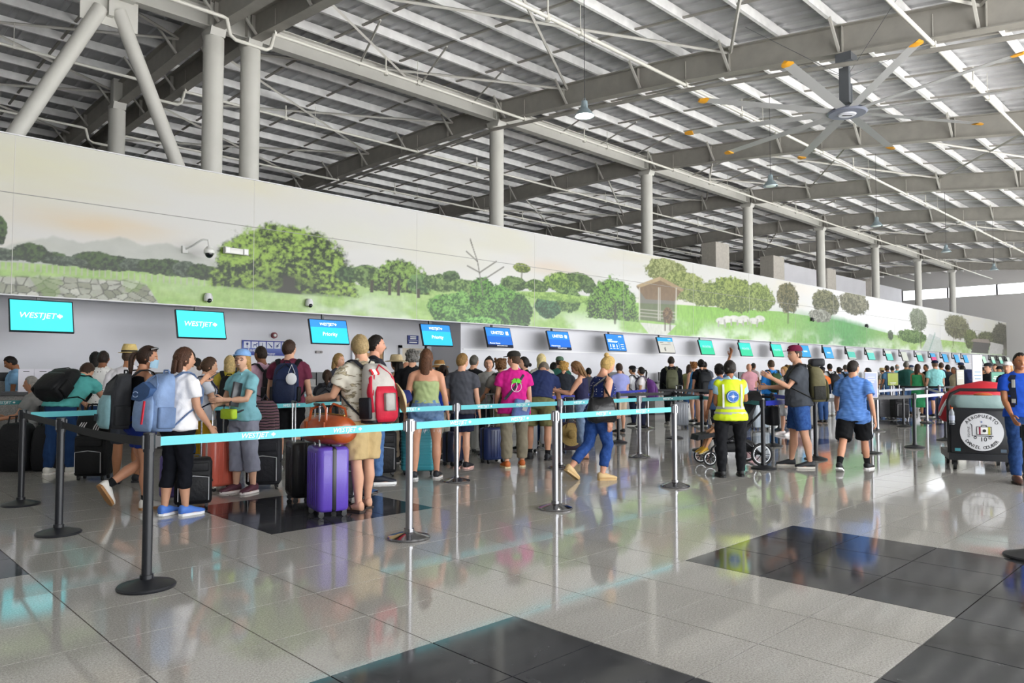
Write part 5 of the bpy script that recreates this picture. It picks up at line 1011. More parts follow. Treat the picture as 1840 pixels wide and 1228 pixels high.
ph = thing('phone', 'yellow-cased phone held by the woman in culottes', 'phone', (M13['pos'][0], M13['pos'][1], 0), M13['rz']); w13 = (M13['wri'][0]+M13['wri'][1])/2+M13['fdir'][0]*.1; MB().rbox((0, 0, 0), (.075, .15, .01), .006, rotx(R_(35))).xf((np.eye(3), w13)).build('case', plastic('cfae3a', .4), ph)
# --- centre and right ---
M14 = person(gp(1314, 857), 1.565, -3, 'airport officer in a hi-vis yellow vest with a blue compass emblem', 'f', 'a9714f', 'bun', '17120f', (cloth('a8cfe6'), .55, .6, .01), (cloth('1b1c20'), 1.97, .012, .6), ('131416', '0e0f10'), 1.08, 0, ((28, 16, 70, 20), (10, 6, 60, 30)), ((4, 3, 0), (-4, 3, 0)), (-38, -4), 0, extra={'bun': (-.85, -.1)}, stance=1.35)
VEST = mat('hivis_yellow', 'd8f01e', .6, bump=.2, bscale=14); REFL = mat('reflective_grey', 'b4b6b2', .35); h_ = 1.565
def shell(I, z0, z1, off, nm, m, flare=0.0, parent=None): return MB().loft(I['torso'](z0, z1, off, flare), cap=False).xf((np.eye(3), I['sh'])).build(nm, m, parent or I['root'], 70)
S = MB(); S.loft(M14['torso'](.475, .832, .036, .03)); 
for k in (0, 1): S.ball(M14['sho'][k]-M14['sh']-V3(0, 0, .008*h_), .045*h_, 10, 6)
S.xf((np.eye(3), M14['sh'])); vest = put('vest', remeshed(S, 'vest', VEST, .014, 4, .002), M14['root'])
shell(M14, .575, .598, .041, 'reflective_band', REFL, parent=vest); shell(M14, .53, .551, .05, 'reflective_band', REFL, parent=vest)
dV = M14['pat'](.7)[1]*h_*1.08+.037
for s_ in (-1, 1): MB().loft([[V3(s_*.115*1.05-.014, -dV*yy-.002, z*h_), V3(s_*.115*1.05+.014, -dV*yy-.002+.008, z*h_), V3(s_*.115*1.05+.014, -dV*yy+.012, z*h_), V3(s_*.115*1.05-.014, -dV*yy+.004, z*h_)] for z, yy in ((.6, .9), (.65, .9), (.7, .92), (.76, .9), (.8, .78))]).build('reflective_stripe', REFL, vest, 60)
em_ = MB().lathe([(.001, .004), (.082, .004), (.086, -.02)], 28, (0, -dV-.006, .695*h_), rotx(R_(90))).build('emblem', mat('emblem_blue', '2f6fc4', .6), vest, 40)
MB().add([(r*math.sin(R_(a)), -dV-.0145, .695*h_+r*math.cos(R_(a))) for a, r in [(k*22.5, (.062 if k % 4 == 0 else .034) if k % 2 == 0 else .011) for k in range(16)]], [tuple(range(16))]).build('compass_star', WHITE_INK, em_, 0)
MB().tube([(.073*math.cos(a), -dV-.012, .695*h_+.073*math.sin(a)) for a in np.linspace(0, 6.283, 29)], .003, 5).build('emblem_ring', WHITE_INK, em_)
M15 = person(gp(1437, 840), 1.80, 78, 'man in a maroon cap and charcoal tee with a khaki backpack and denim shorts', 'm', 'd3a084', 'crop', '3a2c22', (cloth('474b52'), .65, .5, .035), (denim('2c4a86', '4068a8'), .88, .03, .58), ('2c2e33', 'e6e2da'), 1.05, 2, ((28, 14, 62, 20), (35, 10, 85, 10)), ((8, 3, 0), (-7, 3, 0)), (22, 0), 0, hat=('cap', '6e1f3c'), face=True, belly=.015, stance=1.1)
put('cap_emblem', MB().add([(r*math.sin(R_(a)), 0, r*math.cos(R_(a))) for a, r in [(k*36, .028 if k % 2 == 0 else .011) for k in range(10)]], [tuple(range(10))]).mesh('cap_emblem', WHITE_INK, 0), M15['root'], q(M15, 0, .86, .72), (R_(-15), 0, R_(22)))
B15_, R15_, o15_ = backpack(M15, 'khaki and black roll-top backpack on the man in the maroon cap', '6f6a4c', '2a2a26', .32, .24, .56, .84, pocket='5c5a3e', trim='b09a6a')
MB().rbox((.0, -.12, .3), (.3, .2, .12), .05).xf((R15_, o15_)).build('roll_top', nylon('2c2e33'), B15_, 60); MB().rbox((.1, -.3, -.1), (.14, .04, .14), .03).xf((R15_, o15_)).build('navy_pouch', nylon('1c2c5c'), B15_, 60)
M16 = person(gp(1535, 846), 1.63, -38, 'man in a heather blue polo and black shorts walking away to the right', 'm', 'cf977a', 'crop', '2a2320', (heather('4a78c4', '6f9be0'), .68, .46, .035), (cloth('16171a'), .95, .05, .58), ('17181c', 'f0f0f0'), .94, 3, ((-18, 16, 18, 0), (24, 16, 18, 0)), ((24, 6, 0), (-20, 14, 16)), (-24, 0), 0, socks=('17181b', .3), face=True, stance=1.2)
M17 = person(gp(1838, 868), 1.66, 168, 'porter in a royal blue polo, dark vest and jeans beside the luggage trolley', 'm', 'a8704e', 'crop', '17120f', (cloth('1f4cb4'), .6, .5, .02), (denim('1c3560', '2b4a80'), 1.92, .015, .58), ('4a2c20', '2a1c16'), .97, 0, ((10, 4, 30, 10), (5, 4, 15, 0)), ((8, 6, 0), (-6, 4, 0)), (-8, 0), 0, face='smile')
rgs = []
for r_ in M17['torso'](.5, .822, .03): m_n = len(r_); keep = [k for k in range(m_n) if abs(360*k/m_n-90) > 15]; k0 = min(k for k in keep if k > m_n/4); rgs.append([r_[k % m_n]+M17['sh'] for k in range(k0, k0+len(keep))])
MB().loft(rgs, cap=False, closed=False).build('vest', nylon('1c2438'), M17['root'], 70); MB().box((.13, .128, 1.27), (.035, .012, .1), rotz(R_(-40))).build('vest_tape', REFL, M17['root'], 0); MB().box((.13, .122, 1.05), (.04, .012, .05), rotz(R_(-40))).build('vest_badge', REFL, M17['root'], 0)
# --- rows behind: px, depth, height, turn, label, options ---
def bg_p(px, d, h, turn, label, sex, skin, hair, hc_, sc, sl, pc, L=1.95, **kw):
    kw.setdefault('lod', 1 if d < 16 else 2); pk = kw.pop('pack', None); loose = kw.pop('loose', .02); hem = kw.pop('hem', .5); top = kw.pop('top', .835); sm_ = sc if not isinstance(sc, str) else cloth(sc); pm_ = pc if not isinstance(pc, str) else cloth(pc)
    I = person(dp(px, d), h, turn, label, sex, skin, hair, hc_, (sm_, sl, hem, loose, top), (pm_, L, .015, .58)+((True,) if kw.pop('skirt', False) else ()), group='travellers in the queues', **kw)
    if pk: backpack(I, pk[0], pk[1], pk[2] if len(pk) > 2 else '1b1d22', *(pk[3:] if len(pk) > 3 else (.3, .18, .46)), style='plain' if d > 16 else None)
    return I
L_ = 'd3a084'; BR = '8a5a3e'; TN = 'b98764'; DK = '1a1512'; BN = '3a281c'; JE = '34507f'
bg_p(28, 13.2, 1.70, 120, 'agent in a pale blue polo looking down behind the desk at far left', 'm', '9a6646', 'short', DK, '8fc0e6', .6, '2a2c34', head=(0, -25), face=True)
A2 = bg_p(60, 11.4, 1.72, 110, 'grey-haired seated man in a grey tee at the far left queue', 'm', 'c08a6c', 'short', '9a9690', '9a9a98', .6, '3a3c44', sit=.42, legs=((85, 85, 0), (85, 85, 0)), face=True, arms=((30, 8, 50, 10), (30, 8, 50, 10)))
ch_ = thing('waiting_chair', 'dark chair under the seated grey-haired man', 'chair', (*A2['pos'], 0), A2['rz'])
MB().rbox((0, .12, .36), (.44, .46, .05), .03).build('seat', nylon('22242a'), ch_); MB().rbox((0, -.16, .66), (.44, .05, .5), .02).build('backrest', nylon('22242a'), ch_)
for sx in (-.19, .19):
    for sy in (-.12, .32): MB().cyl((sx, sy, 0), (sx, sy, .35), .014, n=8).build('leg', GREYP, ch_)
    MB().cyl((sx, -.15, .3), (sx, -.16, .6), .012, n=8).build('back_post', GREYP, ch_)
T3 = bg_p(112, 10.3, 1.76, -8, 'traveller in a teal tee bending over under a big black backpack', 'm', L_, 'short', BN, '5fb8b4', .55, '24406a', lean=46, arms=((40, 6, 20, 0), (46, 12, 20, 0)), legs=((8, 8, 0), (-2, 6, 0)), shoes=('e8e4da', 'f4f0e8'), build=1.08, lod=0, loose=.03, hem=.52)
backpack(T3, 'large black backpack on the bending traveller in teal', '16171a', '0f1012', .42, .26, .56, .80)
bg_p(185, 11.6, 1.74, 12, 'man with a shaved head in a white shirt with black dots', 'm', BR, 'crop', '2a201a', dots('ecebe8', '22242c', 24, .19), .6, JE); bg_p(172, 12.6, 1.75, 40, 'dark-haired traveller in a light blue top half hidden by the dotted shirt', 'f', BR, 'bob', DK, '5a9ad0', .5, JE)
F5 = bg_p(232, 9.5, 1.735, 16, 'man in a straw fedora and white linen shirt', 'm', 'b07a58', 'crop', '4a3a2e', 'ece9ee', .7, '3a3e48', .98, hat=('fedora', 'd9bf7a', '17181c', 1.25, .05), shoes=('1b1d24', '2a2c33'), lod=0, loose=.03, hem=.47)
t_ = local_thing(F5, 'shoulder_bag', 'dark shoulder bag strap and bag of the man in the fedora', 'bag'); shoulder_strap(F5, t_, '1c2030', 1, .022); MB().rbox((-.2, -.05, .92), (.08, .26, .24), .03).build('pouch', nylon('1c2030'), t_)
bg_p(341, 12.0, 1.76, 25, 'short-haired man in a white tee behind the long brown hair', 'm', TN, 'crop', DK, 'e6e4e8', .6, JE); bg_p(352, 13.6, 1.66, -40, 'woman with dark hair glimpsed behind the girl in pale grey', 'f', TN, 'bob', DK, 'c8c4c0', .5, JE)
bg_p(413, 11.9, 1.67, 20, 'blonde woman in a yellow top with a black backpack', 'f', L_, 'bob', 'cdb27a', 'c9b444', .5, '3a3c44', pack=('black backpack on the blonde woman in yellow', '17181c'), extra={'hairlen': -1.6}); bg_p(428, 13.8, 1.74, 70, 'dark-haired man behind the light blue cap', 'm', TN, 'short', DK, '3a3c46', .6, JE)
P9 = bg_p(470, 11.2, 1.80, 60, 'balding man in a pale pink shirt with a grey neck pillow', 'm', BR, 'crop', '2c2019', 'e0b8cc', 1.3, JE, pack=('black backpack on the man in the pale pink shirt', '1a1b20'), lod=0)
np_ = local_thing(P9, 'neck_pillow', 'grey neck pillow strapped behind the man in pale pink', 'pillow'); MB().tube([V3(.14*math.sin(a), -.36, 1.4+.14*math.cos(a)) for a in np.linspace(-2.6, 2.6, 16)], .06, 10).build('cushion', cloth('a9a9ac'), np_)
bg_p(607, 12.2, 1.71, -110, 'woman in glasses peeking out left of the sandy-haired man', 'f', L_, 'bob', 'a08050', '3a3c46', .5, JE, face=True); bg_p(588, 11.8, 1.44, 10, 'child with a charcoal backpack beside the maroon tee', 'f', L_, 'pony', BN, '4a4c54', .5, '2a2c34', pack=('charcoal backpack on the child beside the maroon tee', '3a3c42', '22242a', .34, .22, .5))
bg_p(714, 11.6, 1.66, 60, 'dark-haired woman in a wide beige sun hat with bare shoulders', 'f', 'c9987c', 'long', DK, 'c9b49c', 0, 'b0a08c', top=.77, hat=('straw', 'c9b58e', None, 1.75, .16)); bg_p(732, 14.2, 1.60, 120, 'bald man with glasses behind the beige sun hat', 'm', 'c58a6c', 'bald', DK, '8a8c94', .6, JE, face=True)
bg_p(741, 11.0, 1.745, 5, 'man with wavy grey hair in a black tee', 'm', L_, 'curly', '6a6864', '17181b', .6, '2c2e36'); bg_p(791, 12.7, 1.59, 50, 'woman in a floppy brown hat behind the strapless top', 'f', L_, 'long', BN, 'c8a8a0', .5, JE, hat=('straw', 'a5763e', 'e0d4b8', 1.7, .3)); bg_p(797, 12.0, 1.52, 35, 'girl with a dark braid in a bright blue top', 'f', 'c08a6a', 'pony', '2a1d16', '2448c8', .3, 'c9c4b8', 1.2)
bg_p(851, 13.7, 1.72, -30, 'man with short grey hair in a black tee behind the boy', 'm', L_, 'crop', '5a5650', '1b1c20', .6, JE); bg_p(879, 12.6, 1.66, 175, 'woman in a grey hoodie with a topknot facing the camera', 'f', 'dba98e', 'bun', '1f1814', '9c9c98', 1.9, '2a2c34', extra={'bun': (-.5, .95)}, face='smile', loose=.035)
bg_p(900, 12.0, 1.63, 25, 'curly-haired traveller in a grey tee reaching for a suitcase handle', 'f', TN, 'curly', '6a4a2c', '7a7872', .6, '6a6450', arms=((10, 8, 10, 0), (10, 20, 40, 0)), pack=('mustard brown backpack on the curly-haired traveller', '8a7432')); bg_p(943, 13.4, 1.68, 115, 'smiling woman with a dark low bun in profile', 'f', 'dba98e', 'bun', '16110f', '2a2c36', .5, JE, face='smile', extra={'bun': (-1.05, -.2)})
bg_p(973, 14.2, 1.755, 5, 'woman with long pale blonde hair seen from behind', 'f', L_, 'long', 'd8c690', 'b8b4ac', .5, JE, extra={'hairlen': -2.2}); bg_p(993, 15.3, 1.52, 120, 'older grey-haired man in a pale shirt bending by the navy tee', 'm', L_, 'short', '7a7670', 'b8c0d0', .6, JE, lean=12); bg_p(1006, 17.0, 1.75, 10, 'man in a grey-green cap behind the curly blonde', 'm', L_, 'crop', BN, '2c5a50', .6, JE, hat=('cap', '55705c')); bg_p(994, 17.2, 1.63, -60, 'dark-haired person between the pale blonde and the green cap', 'f', TN, 'bob', DK, '3f6a62', .5, JE)
bg_p(1013, 14.6, 1.62, -10, 'curly blonde in a dark grey hoodie', 'f', L_, 'curly', 'b8904e', '2c3038', 1.9, '3a3c44', loose=.035); bg_p(1058, 18.5, 1.51, 20, 'dark head glimpsed behind the woman with the phone', 'f', TN, 'short', DK, '4a4c54', .5, JE); bg_p(1113, 17.2, 1.61, 20, 'person in a lilac striped shirt behind the walking woman', 'm', L_, 'short', BN, '9aa0d8', .6, 'c9b49c', .9)
bg_p(1137, 19.5, 1.56, 60, 'man in a black cap and white tee leaning at the desk', 'm', TN, 'crop', DK, 'e2e4ea', .6, '22263c', hat=('cap', '17181c', -1), lod=1, arms=((60, 10, 90, 10), (20, 10, 40, 0)), pack=('dark backpack on the man in the black cap', '24283a')); bg_p(1153, 18.6, 1.53, 70, 'woman in a white and red tee carrying a purple backpack', 'f', TN, 'pony', DK, 'e8e2e4', .6, '22263c', lod=1, face=True, pack=('purple backpack on the woman in white and red', '5c2c74', '42205a', .34, .24, .5))
bg_p(1206, 19.6, 1.82, -8, 'man in black with an olive backpack in the middle distance', 'm', L_, 'crop', '2a221c', '17191f', 1.9, '15171c', lod=1, shoes=('8a8680', 'd8d4cc'), pack=('olive drab backpack on the man in black', '5f614a', '4a4c38', .32, .2, .5)); bg_p(1247, 20.6, 1.69, 20, 'woman with curly auburn hair in a blue and orange top', 'f', L_, 'curly', '8a5a2e', '3a7ab0', 0, '9ab8d8', .5, lod=1); bg_p(1260, 19.4, 1.735, 8, 'woman in a black tee and pink shorts with a black backpack', 'f', L_, 'bun', '15110f', '1a1b1f', .6, 'e0b4ac', .62, lod=1, pack=('black backpack on the woman in pink shorts', '1e2126', '16181c', .36, .24, .56)); bg_p(1238, 21.5, 1.62, -20, 'person in an olive top behind the auburn hair', 'f', TN, 'long', BN, '8a8a5c', .4, JE); bg_p(1266, 23.5, 1.74, 0, 'dark head just above the black tee and backpack', 'm', TN, 'crop', DK, '5a5c66', .6, JE)
bg_p(1293, 12.4, 1.545, 25, 'dark-haired woman tossing her hair beside the yellow vest', 'f', 'a9714f', 'bun', '15100e', '5a78a8', .5, '2a2c34', arms=((150, 20, 40, 0), (5, 8, 10, 0)), extra={'bun': (-.9, .3)}, lod=1)
bg_p(1346, 22.5, 1.66, 10, 'bald man in a pink shirt right of the yellow vest', 'm', 'd3a084', 'bald', DK, 'dba0ac', .7, JE); bg_p(1353, 27, 1.73, -60, 'bearded man in the distance above the pink shirt', 'm', BR, 'short', DK, 'c8b0b0', .6, JE); bg_p(1386, 18.5, 1.71, 12, 'man in a bright blue long-sleeved shirt with a green backpack', 'm', L_, 'crop', '4a3a2c', '2f86d8', 1.9, '1f4a74', shoes=('e8e8e8', 'ffffff'), lod=1, pack=('dark green backpack on the man in the bright blue shirt', '2f4a2c', '1c2218', .3, .2, .48))
bg_p(1410, 16.6, 1.525, 100, 'girl in a white top with fair hair tied up', 'f', 'dba98e', 'bun', '9a7442', 'e4ecec', .4, 'e0e0e4', 1.0, lod=1, shoes=('f0e8e8', 'ffffff')); bg_p(1420, 21, 1.60, 30, 'brown-haired child behind the fair-haired girl', 'f', L_, 'curly', '8a6a3a', '7a8a7a', .5, JE); bg_p(1413, 26, 1.66, -40, 'distant dark-haired person left of the maroon cap', 'f', TN, 'bob', BN, '8a5a4a', .5, JE)
bg_p(1477, 20.5, 1.54, 10, 'person in a black cap and orange shirt behind the khaki backpack', 'm', L_, 'crop', BN, 'd8743c', .6, JE, hat=('cap', '1c1e26')); bg_p(1491, 24, 1.68, 8, 'man in a white tee with a black leather backpack', 'm', BR, 'crop', DK, 'e8e8ea', .6, 'd0d0d4', pack=('black leather backpack on the man in the white tee', '1c1b1e', '141418', .36, .24, .52), shoes=('e0e0e0', 'ffffff')); bg_p(1508, 25, 1.57, 40, 'dark-haired woman left of the blue polo', 'f', TN, 'bun', DK, '44608a', .5, JE); bg_p(1519, 26, 1.66, 0, 'grey-haired man in a denim-blue shirt left of the polo', 'm', L_, 'crop', '4a4640', '7a9ac4', .6, JE, pack=('small dark backpack on the man in the denim-blue shirt', '22262e')); bg_p(1529, 28.5, 1.66, 20, 'dark head touching the blue polo man in the picture', 'm', TN, 'short', DK, '6a6c74', .6, JE); bg_p(1560, 20.5, 1.52, 60, 'dark-haired woman just right of the polo man head', 'f', TN, 'bob', DK, '3a2c38', .5, JE, face=True)
bg_p(1594, 27, 1.65, 20, 'shaven-headed man in a slate blue tee by the green poster', 'm', BR, 'crop', '2a221c', '4a7090', .6, JE); bg_p(1585, 29, 1.55, 30, 'person in a straw hat left of the slate blue tee', 'm', L_, 'crop', BN, '8a8478', .5, JE, hat=('straw', 'c8b078', None, 1.4, .1)); bg_p(1603, 30, 1.64, -10, 'dark-haired man behind the slate blue tee', 'm', TN, 'crop', DK, 'b8b4b0', .6, JE); bg_p(1612, 31, 1.72, 0, 'grey-haired man in an aqua tee', 'm', L_, 'balding', '8a8680', '6fc4cc', .6, JE); bg_p(1628, 24.5, 1.75, -25, 'grey-haired man in a dark green jacket with a grey bag', 'm', TN, 'short', '6a665f', '2c5a54', 1.95, '5a7aac', loose=.04); bg_p(1637, 28.5, 1.66, 40, 'man in a navy cap behind the green jacket', 'm', L_, 'crop', '8a8680', 'd0d4dc', .6, JE, hat=('cap', '2c3a5c')); bg_p(1648, 23.6, 1.66, -55, 'woman with long dark hair in a green strappy dress', 'f', 'c9946f', 'long', '3a2418', '3fa06a', 0, '3fa06a', 1.45, skirt=True, top=.79, hem=.52, face=True, extra={'hairlen': -2.4}, lod=1)
bg_p(1664, 27, 1.68, 100, 'man in a black tee facing the green dress', 'm', BR, 'short', DK, '17181c', .6, '1c2440'); bg_p(1680, 23.2, 1.76, -5, 'man in an aqua tee and dark cap with a grey shoulder bag', 'm', L_, 'crop', '6a5240', '8fd0d0', .65, '2a3a80', .95, hat=('cap', '16203a'), lod=1, loose=.035); bg_p(1691, 26, 1.74, -30, 'dark-haired man right of the aqua tee', 'm', TN, 'short', BN, '2a3450', .6, JE); bg_p(1704, 24.5, 1.66, -20, 'man in a dark grey tee leaning beside the small notice', 'm', TN, 'short', DK, '3c4450', .65, '6a7048', .9, lean=10); bg_p(1714, 24, 1.57, 90, 'person in a beige patterned top facing left', 'f', BR, 'crop', '4a3a2c', 'b0a488', .5, JE); bg_p(1727, 28, 1.75, 30, 'person in a dark cap behind the bending traveller', 'm', BR, 'crop', BN, '1c2a4c', .6, JE, hat=('cap', '28304a')); bg_p(1739, 23.8, 1.78, -10, 'bending traveller in a white tee with a large navy backpack', 'm', TN, 'short', DK, 'e4e8ee', .65, '24262e', lean=38, pack=('large navy backpack left of the white totem', '1c2a54', '141c38', .44, .3, .6), lod=1)
bg_p(1776, 18.6, 1.62, 100, 'man in a black tee and black cap right of the white totem', 'm', L_, 'crop', BN, '1a1c22', .6, JE, hat=('cap', '1c1e24'), lod=1, face=True); bg_p(1768, 20.5, 1.54, 60, 'person in a grey tee behind the black tee', 'm', TN, 'crop', DK, '3a3c44', .6, JE); bg_p(1789, 21.5, 1.63, 120, 'man with brown hair behind the green sign', 'm', L_, 'short', '4a3a2c', '4a4c58', .6, JE); bg_p(1797, 19.5, 1.55, 110, 'person in a black visor beside the porter', 'f', TN, 'bob', DK, '2a2e3a', .5, JE, hat=('cap', '15161a')); bg_p(1811, 15.5, 1.61, 125, 'woman in a white and grey cap and sunglasses behind the porter', 'f', L_, 'bob', 'b0804a', '22242c', .5, JE, hat=('cap', 'e8e6e6', 1, '6a6a6c'), lod=1, face=True)

# ======================= luggage =======================
WHL = mat('wheel_rubber', '17181a', .5); ALU = mat('handle_tube', 'b9babd', .25, .9)
def suitcase(pos, rz, label, w_=.42, d_=.27, h=.6, col='5a3f9a', style='hard', handle=.4, trim='1c1c20', band=None, tilt=0, group='suitcases'):
    """spinner case standing on four castors; faces local -y"""
    t = thing('suitcase', label, 'suitcase', (pos[0], pos[1], 0), rz, group); z0 = .055
    sh = mat('shell_%s' % col, col, .32, bump=.06, bscale=60, coat=.2) if style != 'soft' else nylon(col)
    MB().rbox((0, 0, z0+h/2), (w_, d_, h), .06 if style != 'soft' else .035, rz=.035).build('shell', sh, t, 60)
    if style in ('hard', 'rib'):
        nr = 5 if style == 'hard' else 14
        if style == 'hard':
            for k in range(nr):
                x = -w_*.3+w_*.6*k/(nr-1)
                for s_ in (-1, 1): MB().rbox((x, s_*d_/2, z0+h/2), (.018, .014, h*.82), .006).build('shell_rib', sh, t, 60)
        else:
            for k in range(nr): MB().rbox((0, 0, z0+.06+(h-.12)*k/(nr-1)), (w_+.01, d_+.012, .014), .058, rz=.004).build('shell_rib', sh, t, 60)
        MB().rbox((0, 0, z0+h/2), (w_+.006, .055, h+.006), .016, rz=.03).build('zip_band', plastic(band or trim), t, 60)
        for sz in (.2, .8): MB().rbox((w_/2, -d_*.27, z0+h*sz), (.022, .018, .06), .006).build('bumper_foot', plastic(trim), t, 60); MB().rbox((w_/2, d_*.27, z0+h*sz), (.022, .018, .06), .006).build('bumper_foot', plastic(trim), t, 60)
    else:
        MB().rbox((0, -d_/2-.02, z0+h*.36), (w_*.82, .05, h*.56), .02, rz=.015).build('front_pocket', nylon(col), t, 60); MB().rbox((0, -d_/2-.012, z0+h*.82), (w_*.8, .03, h*.18), .012).build('upper_pocket', nylon(col), t, 60)
        MB().tube([(-w_*.4, -d_/2-.046, z0+h*.1), (-w_*.4, -d_/2-.05, z0+h*.6), (0, -d_/2-.05, z0+h*.64), (w_*.4, -d_/2-.05, z0+h*.6), (w_*.4, -d_/2-.046, z0+h*.1)], .005, 5).build('zip', nylon(band or 'c9c9cc'), t)
        for sx in (-1, 1): MB().rbox((sx*w_/2, 0, z0+h/2), (.016, d_*.8, .02), .006).build('side_handle', nylon(trim), t)
    MB().tube([(-.07, -.01, z0+h-.004), (-.05, -.01, z0+h+.03), (.05, -.01, z0+h+.03), (.07, -.01, z0+h-.004)], .009, 6).build('carry_handle', plastic(trim), t)
    for sx in (-1, 1):
        for sy in (-1, 1):
            c = (sx*(w_/2-.05), sy*(d_/2-.045), .028); wo = MB().cyl((c[0]-.011, c[1], c[2]), (c[0]+.011, c[1], c[2]), .028, n=14).build('wheel', WHL, t); MB().box((c[0], c[1], .052), (.032, .045, .03)).build('wheel_fork', plastic(trim), wo, 0)
    if handle:
        yb = d_/2-.05
        for sx in (-.075, .075): MB().cyl((sx, yb, z0+h-.05), (sx, yb, z0+h+handle), .0095, n=8).build('handle_tube', ALU, t)
        MB().rbox((0, yb, z0+h+handle+.012), (.19, .03, .026), .012).build('handle_grip', plastic('1c1c20'), t)
    return t
def A_(turn): return TH+R_(turn)-R_(90)
suitcase(gp(588, 925), A_(122), 'glossy purple hard-shell suitcase with a tan leather bag on top', .42, .32, .63, '5f45b4', 'hard', .4)
suitcase(gp(541, 900), A_(118), 'black suitcase half hidden behind the purple one', .42, .28, .6, '1b1b1e', 'hard', .42)
suitcase(dp(604, 8.0), A_(30), 'dark suitcase with raised silver handle at the camouflage man hand', .38, .24, .5, '2a2a30', 'soft', .48)
suitcase(gp(346, 914), A_(25), 'black fabric cabin case beside the blue sneakers', .36, .24, .47, '17181c', 'soft', .48)
suitcase(dp(322, 8.15), A_(20), 'small violet case behind the white tee woman', .34, .22, .46, '6f62b0', 'hard', 0)
suitcase(gp(397, 880), A_(55), 'coral pink hard-shell suitcase with a pale zip band', .4, .26, .56, 'e2705c', 'hard', .38, band='c9b6ac', trim='d8d0c8')
suitcase(gp(474, 878), A_(12), 'black and grey fabric suitcase under the striped backpack', .4, .26, .56, '26272d', 'soft', 0, band='d8d8d8')
suitcase(gp(168, 862), A_(5), 'black fabric suitcase with a striped sports bag on top', .4, .26, .53, '131417', 'soft', 0)
suitcase(gp(751, 852), A_(5), 'tall turquoise ribbed suitcase behind the denim shorts', .46, .3, .68, '3f9aa8', 'rib', 0, trim='1c3a40')
suitcase(gp(885, 832), A_(40), 'navy hard-shell cabin case with silver wheels left of the orange shoes', .38, .24, .5, '2a3c72', 'hard', .5)
suitcase(gp(814, 836), A_(60), 'dark blue case just left of the boy in navy shorts', .34, .22, .46, '2b3350', 'hard', 0)
suitcase(gp(863, 813), A_(20), 'small pale grey riveted case behind the boy', .34, .22, .46, 'c8c8c4', 'hard', .3, band='9a9a98')
suitcase(gp(950, 814), A_(70), 'silver ribbed case between the legs of the man in navy', .34, .24, .54, 'a2a6ac', 'hard', 0)
suitcase(gp(990, 803), A_(0), 'white suitcase behind the chrome post left of the walking woman', .4, .26, .58, 'e2e2e6', 'hard', .35, band='bcbcc0')
fs_ = gp(1025, 814); suitcase(fs_, A_(10), 'dark flowered case with a straw hat hung on it', .36, .24, .48, '4a3c4a', 'soft', .42)
suitcase(dp(686, 10.1), A_(15), 'black case behind the tall dark-haired man', .4, .26, .56, '1c1c20', 'soft', .3); suitcase(dp(1221, 18.9), A_(0), 'grey case beside the man with the olive backpack', .4, .26, .6, '7c8088', 'hard', .4); suitcase(dp(1284, 19.0), A_(0), 'white case with dark flecks left of the yellow vest', .34, .24, .5, 'd4d0cc', 'hard', .0, band='4a4a4a'); suitcase(dp(1364, 18.2), A_(10), 'silver-white case by the man in the bright blue shirt', .4, .26, .6, 'b9c4d0', 'hard', .35)
suitcase(dp(1586, 22.5), A_(0), 'grey hard-shell case right of the polo man', .44, .3, .66, '6c6c72', 'rib', .3); suitcase(dp(1614, 22.0), A_(5), 'black case below the green poster', .44, .3, .66, '1a1a1e', 'soft', .3); suitcase(dp(1668, 23.6), A_(0), 'navy case between the green dress and the aqua tee', .42, .28, .6, '1f2f80', 'hard', .3); suitcase(dp(1695, 21.2), A_(0), 'dark blue case right of the aqua tee', .42, .28, .62, '27306a', 'hard', .3); suitcase(dp(1432, 20.0), A_(0), 'red-brown case behind the maroon cap man', .4, .26, .56, '7c3a34', 'hard', .3)
# big soft duffels at the left
def soft_bag(pos, rz, label, dims, col, cat='bag', nm='duffel_bag', z=0.0):
    t = thing(nm, label, cat, (pos[0], pos[1], z), rz); w_, d_, h = dims; rows = []
    for zf, ws in ((0, .82), (.04, .95), (.3, 1.03), (.6, 1.0), (.85, .9), (.96, .72), (1, .5)): rows.append([V3(math.copysign(abs(math.cos(x))**.55, math.cos(x))*w_/2*ws*(1+.03*math.sin(5*x+zf*7)), math.copysign(abs(math.sin(x))**.55, math.sin(x))*d_/2*ws, zf*h+.008*math.sin(4*x)*(.2 < zf)) for x in np.linspace(0, 6.283, 24, endpoint=False)])
    MB().loft(rows).build('bag_body', nylon(col), t, 70)
    for s_ in (-1, 1): MB().tube([(-w_*.2, s_*d_*.3, h*.86), (-w_*.15, s_*d_*.2, h+.1), (w_*.15, s_*d_*.2, h+.1), (w_*.2, s_*d_*.3, h*.86)], .012, 6).build('handle', nylon(col), t)
    MB().tube([(-w_*.36, 0, h*.94), (0, 0, h+.006), (w_*.36, 0, h*.94)], .006, 5).build('zip', nylon('3a3a40'), t)
    return t
soft_bag(gp(30, 846), A_(5), 'tall black soft bag on the floor at the left picture edge', (.46, .38, .68), '121316'); soft_bag(gp(88, 845), A_(10), 'second black soft bag beside the bending traveller', (.42, .36, .66), '15161a')
sb = soft_bag(gp(168, 862), A_(5), 'black sports bag with white stripes lying on the black suitcase', (.4, .26, .3), '111214', z=.59)
for k in range(3): MB().tube([(.03+.03*k, -.13, .05), (.06+.03*k, -.135, .12), (.11+.03*k, -.13, .2)], .007, 5).build('white_stripe', nylon('eeeeee'), sb); MB().tube([(-.15+.03*k, -.13, .05), (-.13+.03*k, -.135, .12), (-.1+.03*k, -.13, .17)], .007, 5).build('white_stripe', nylon('eeeeee'), sb)
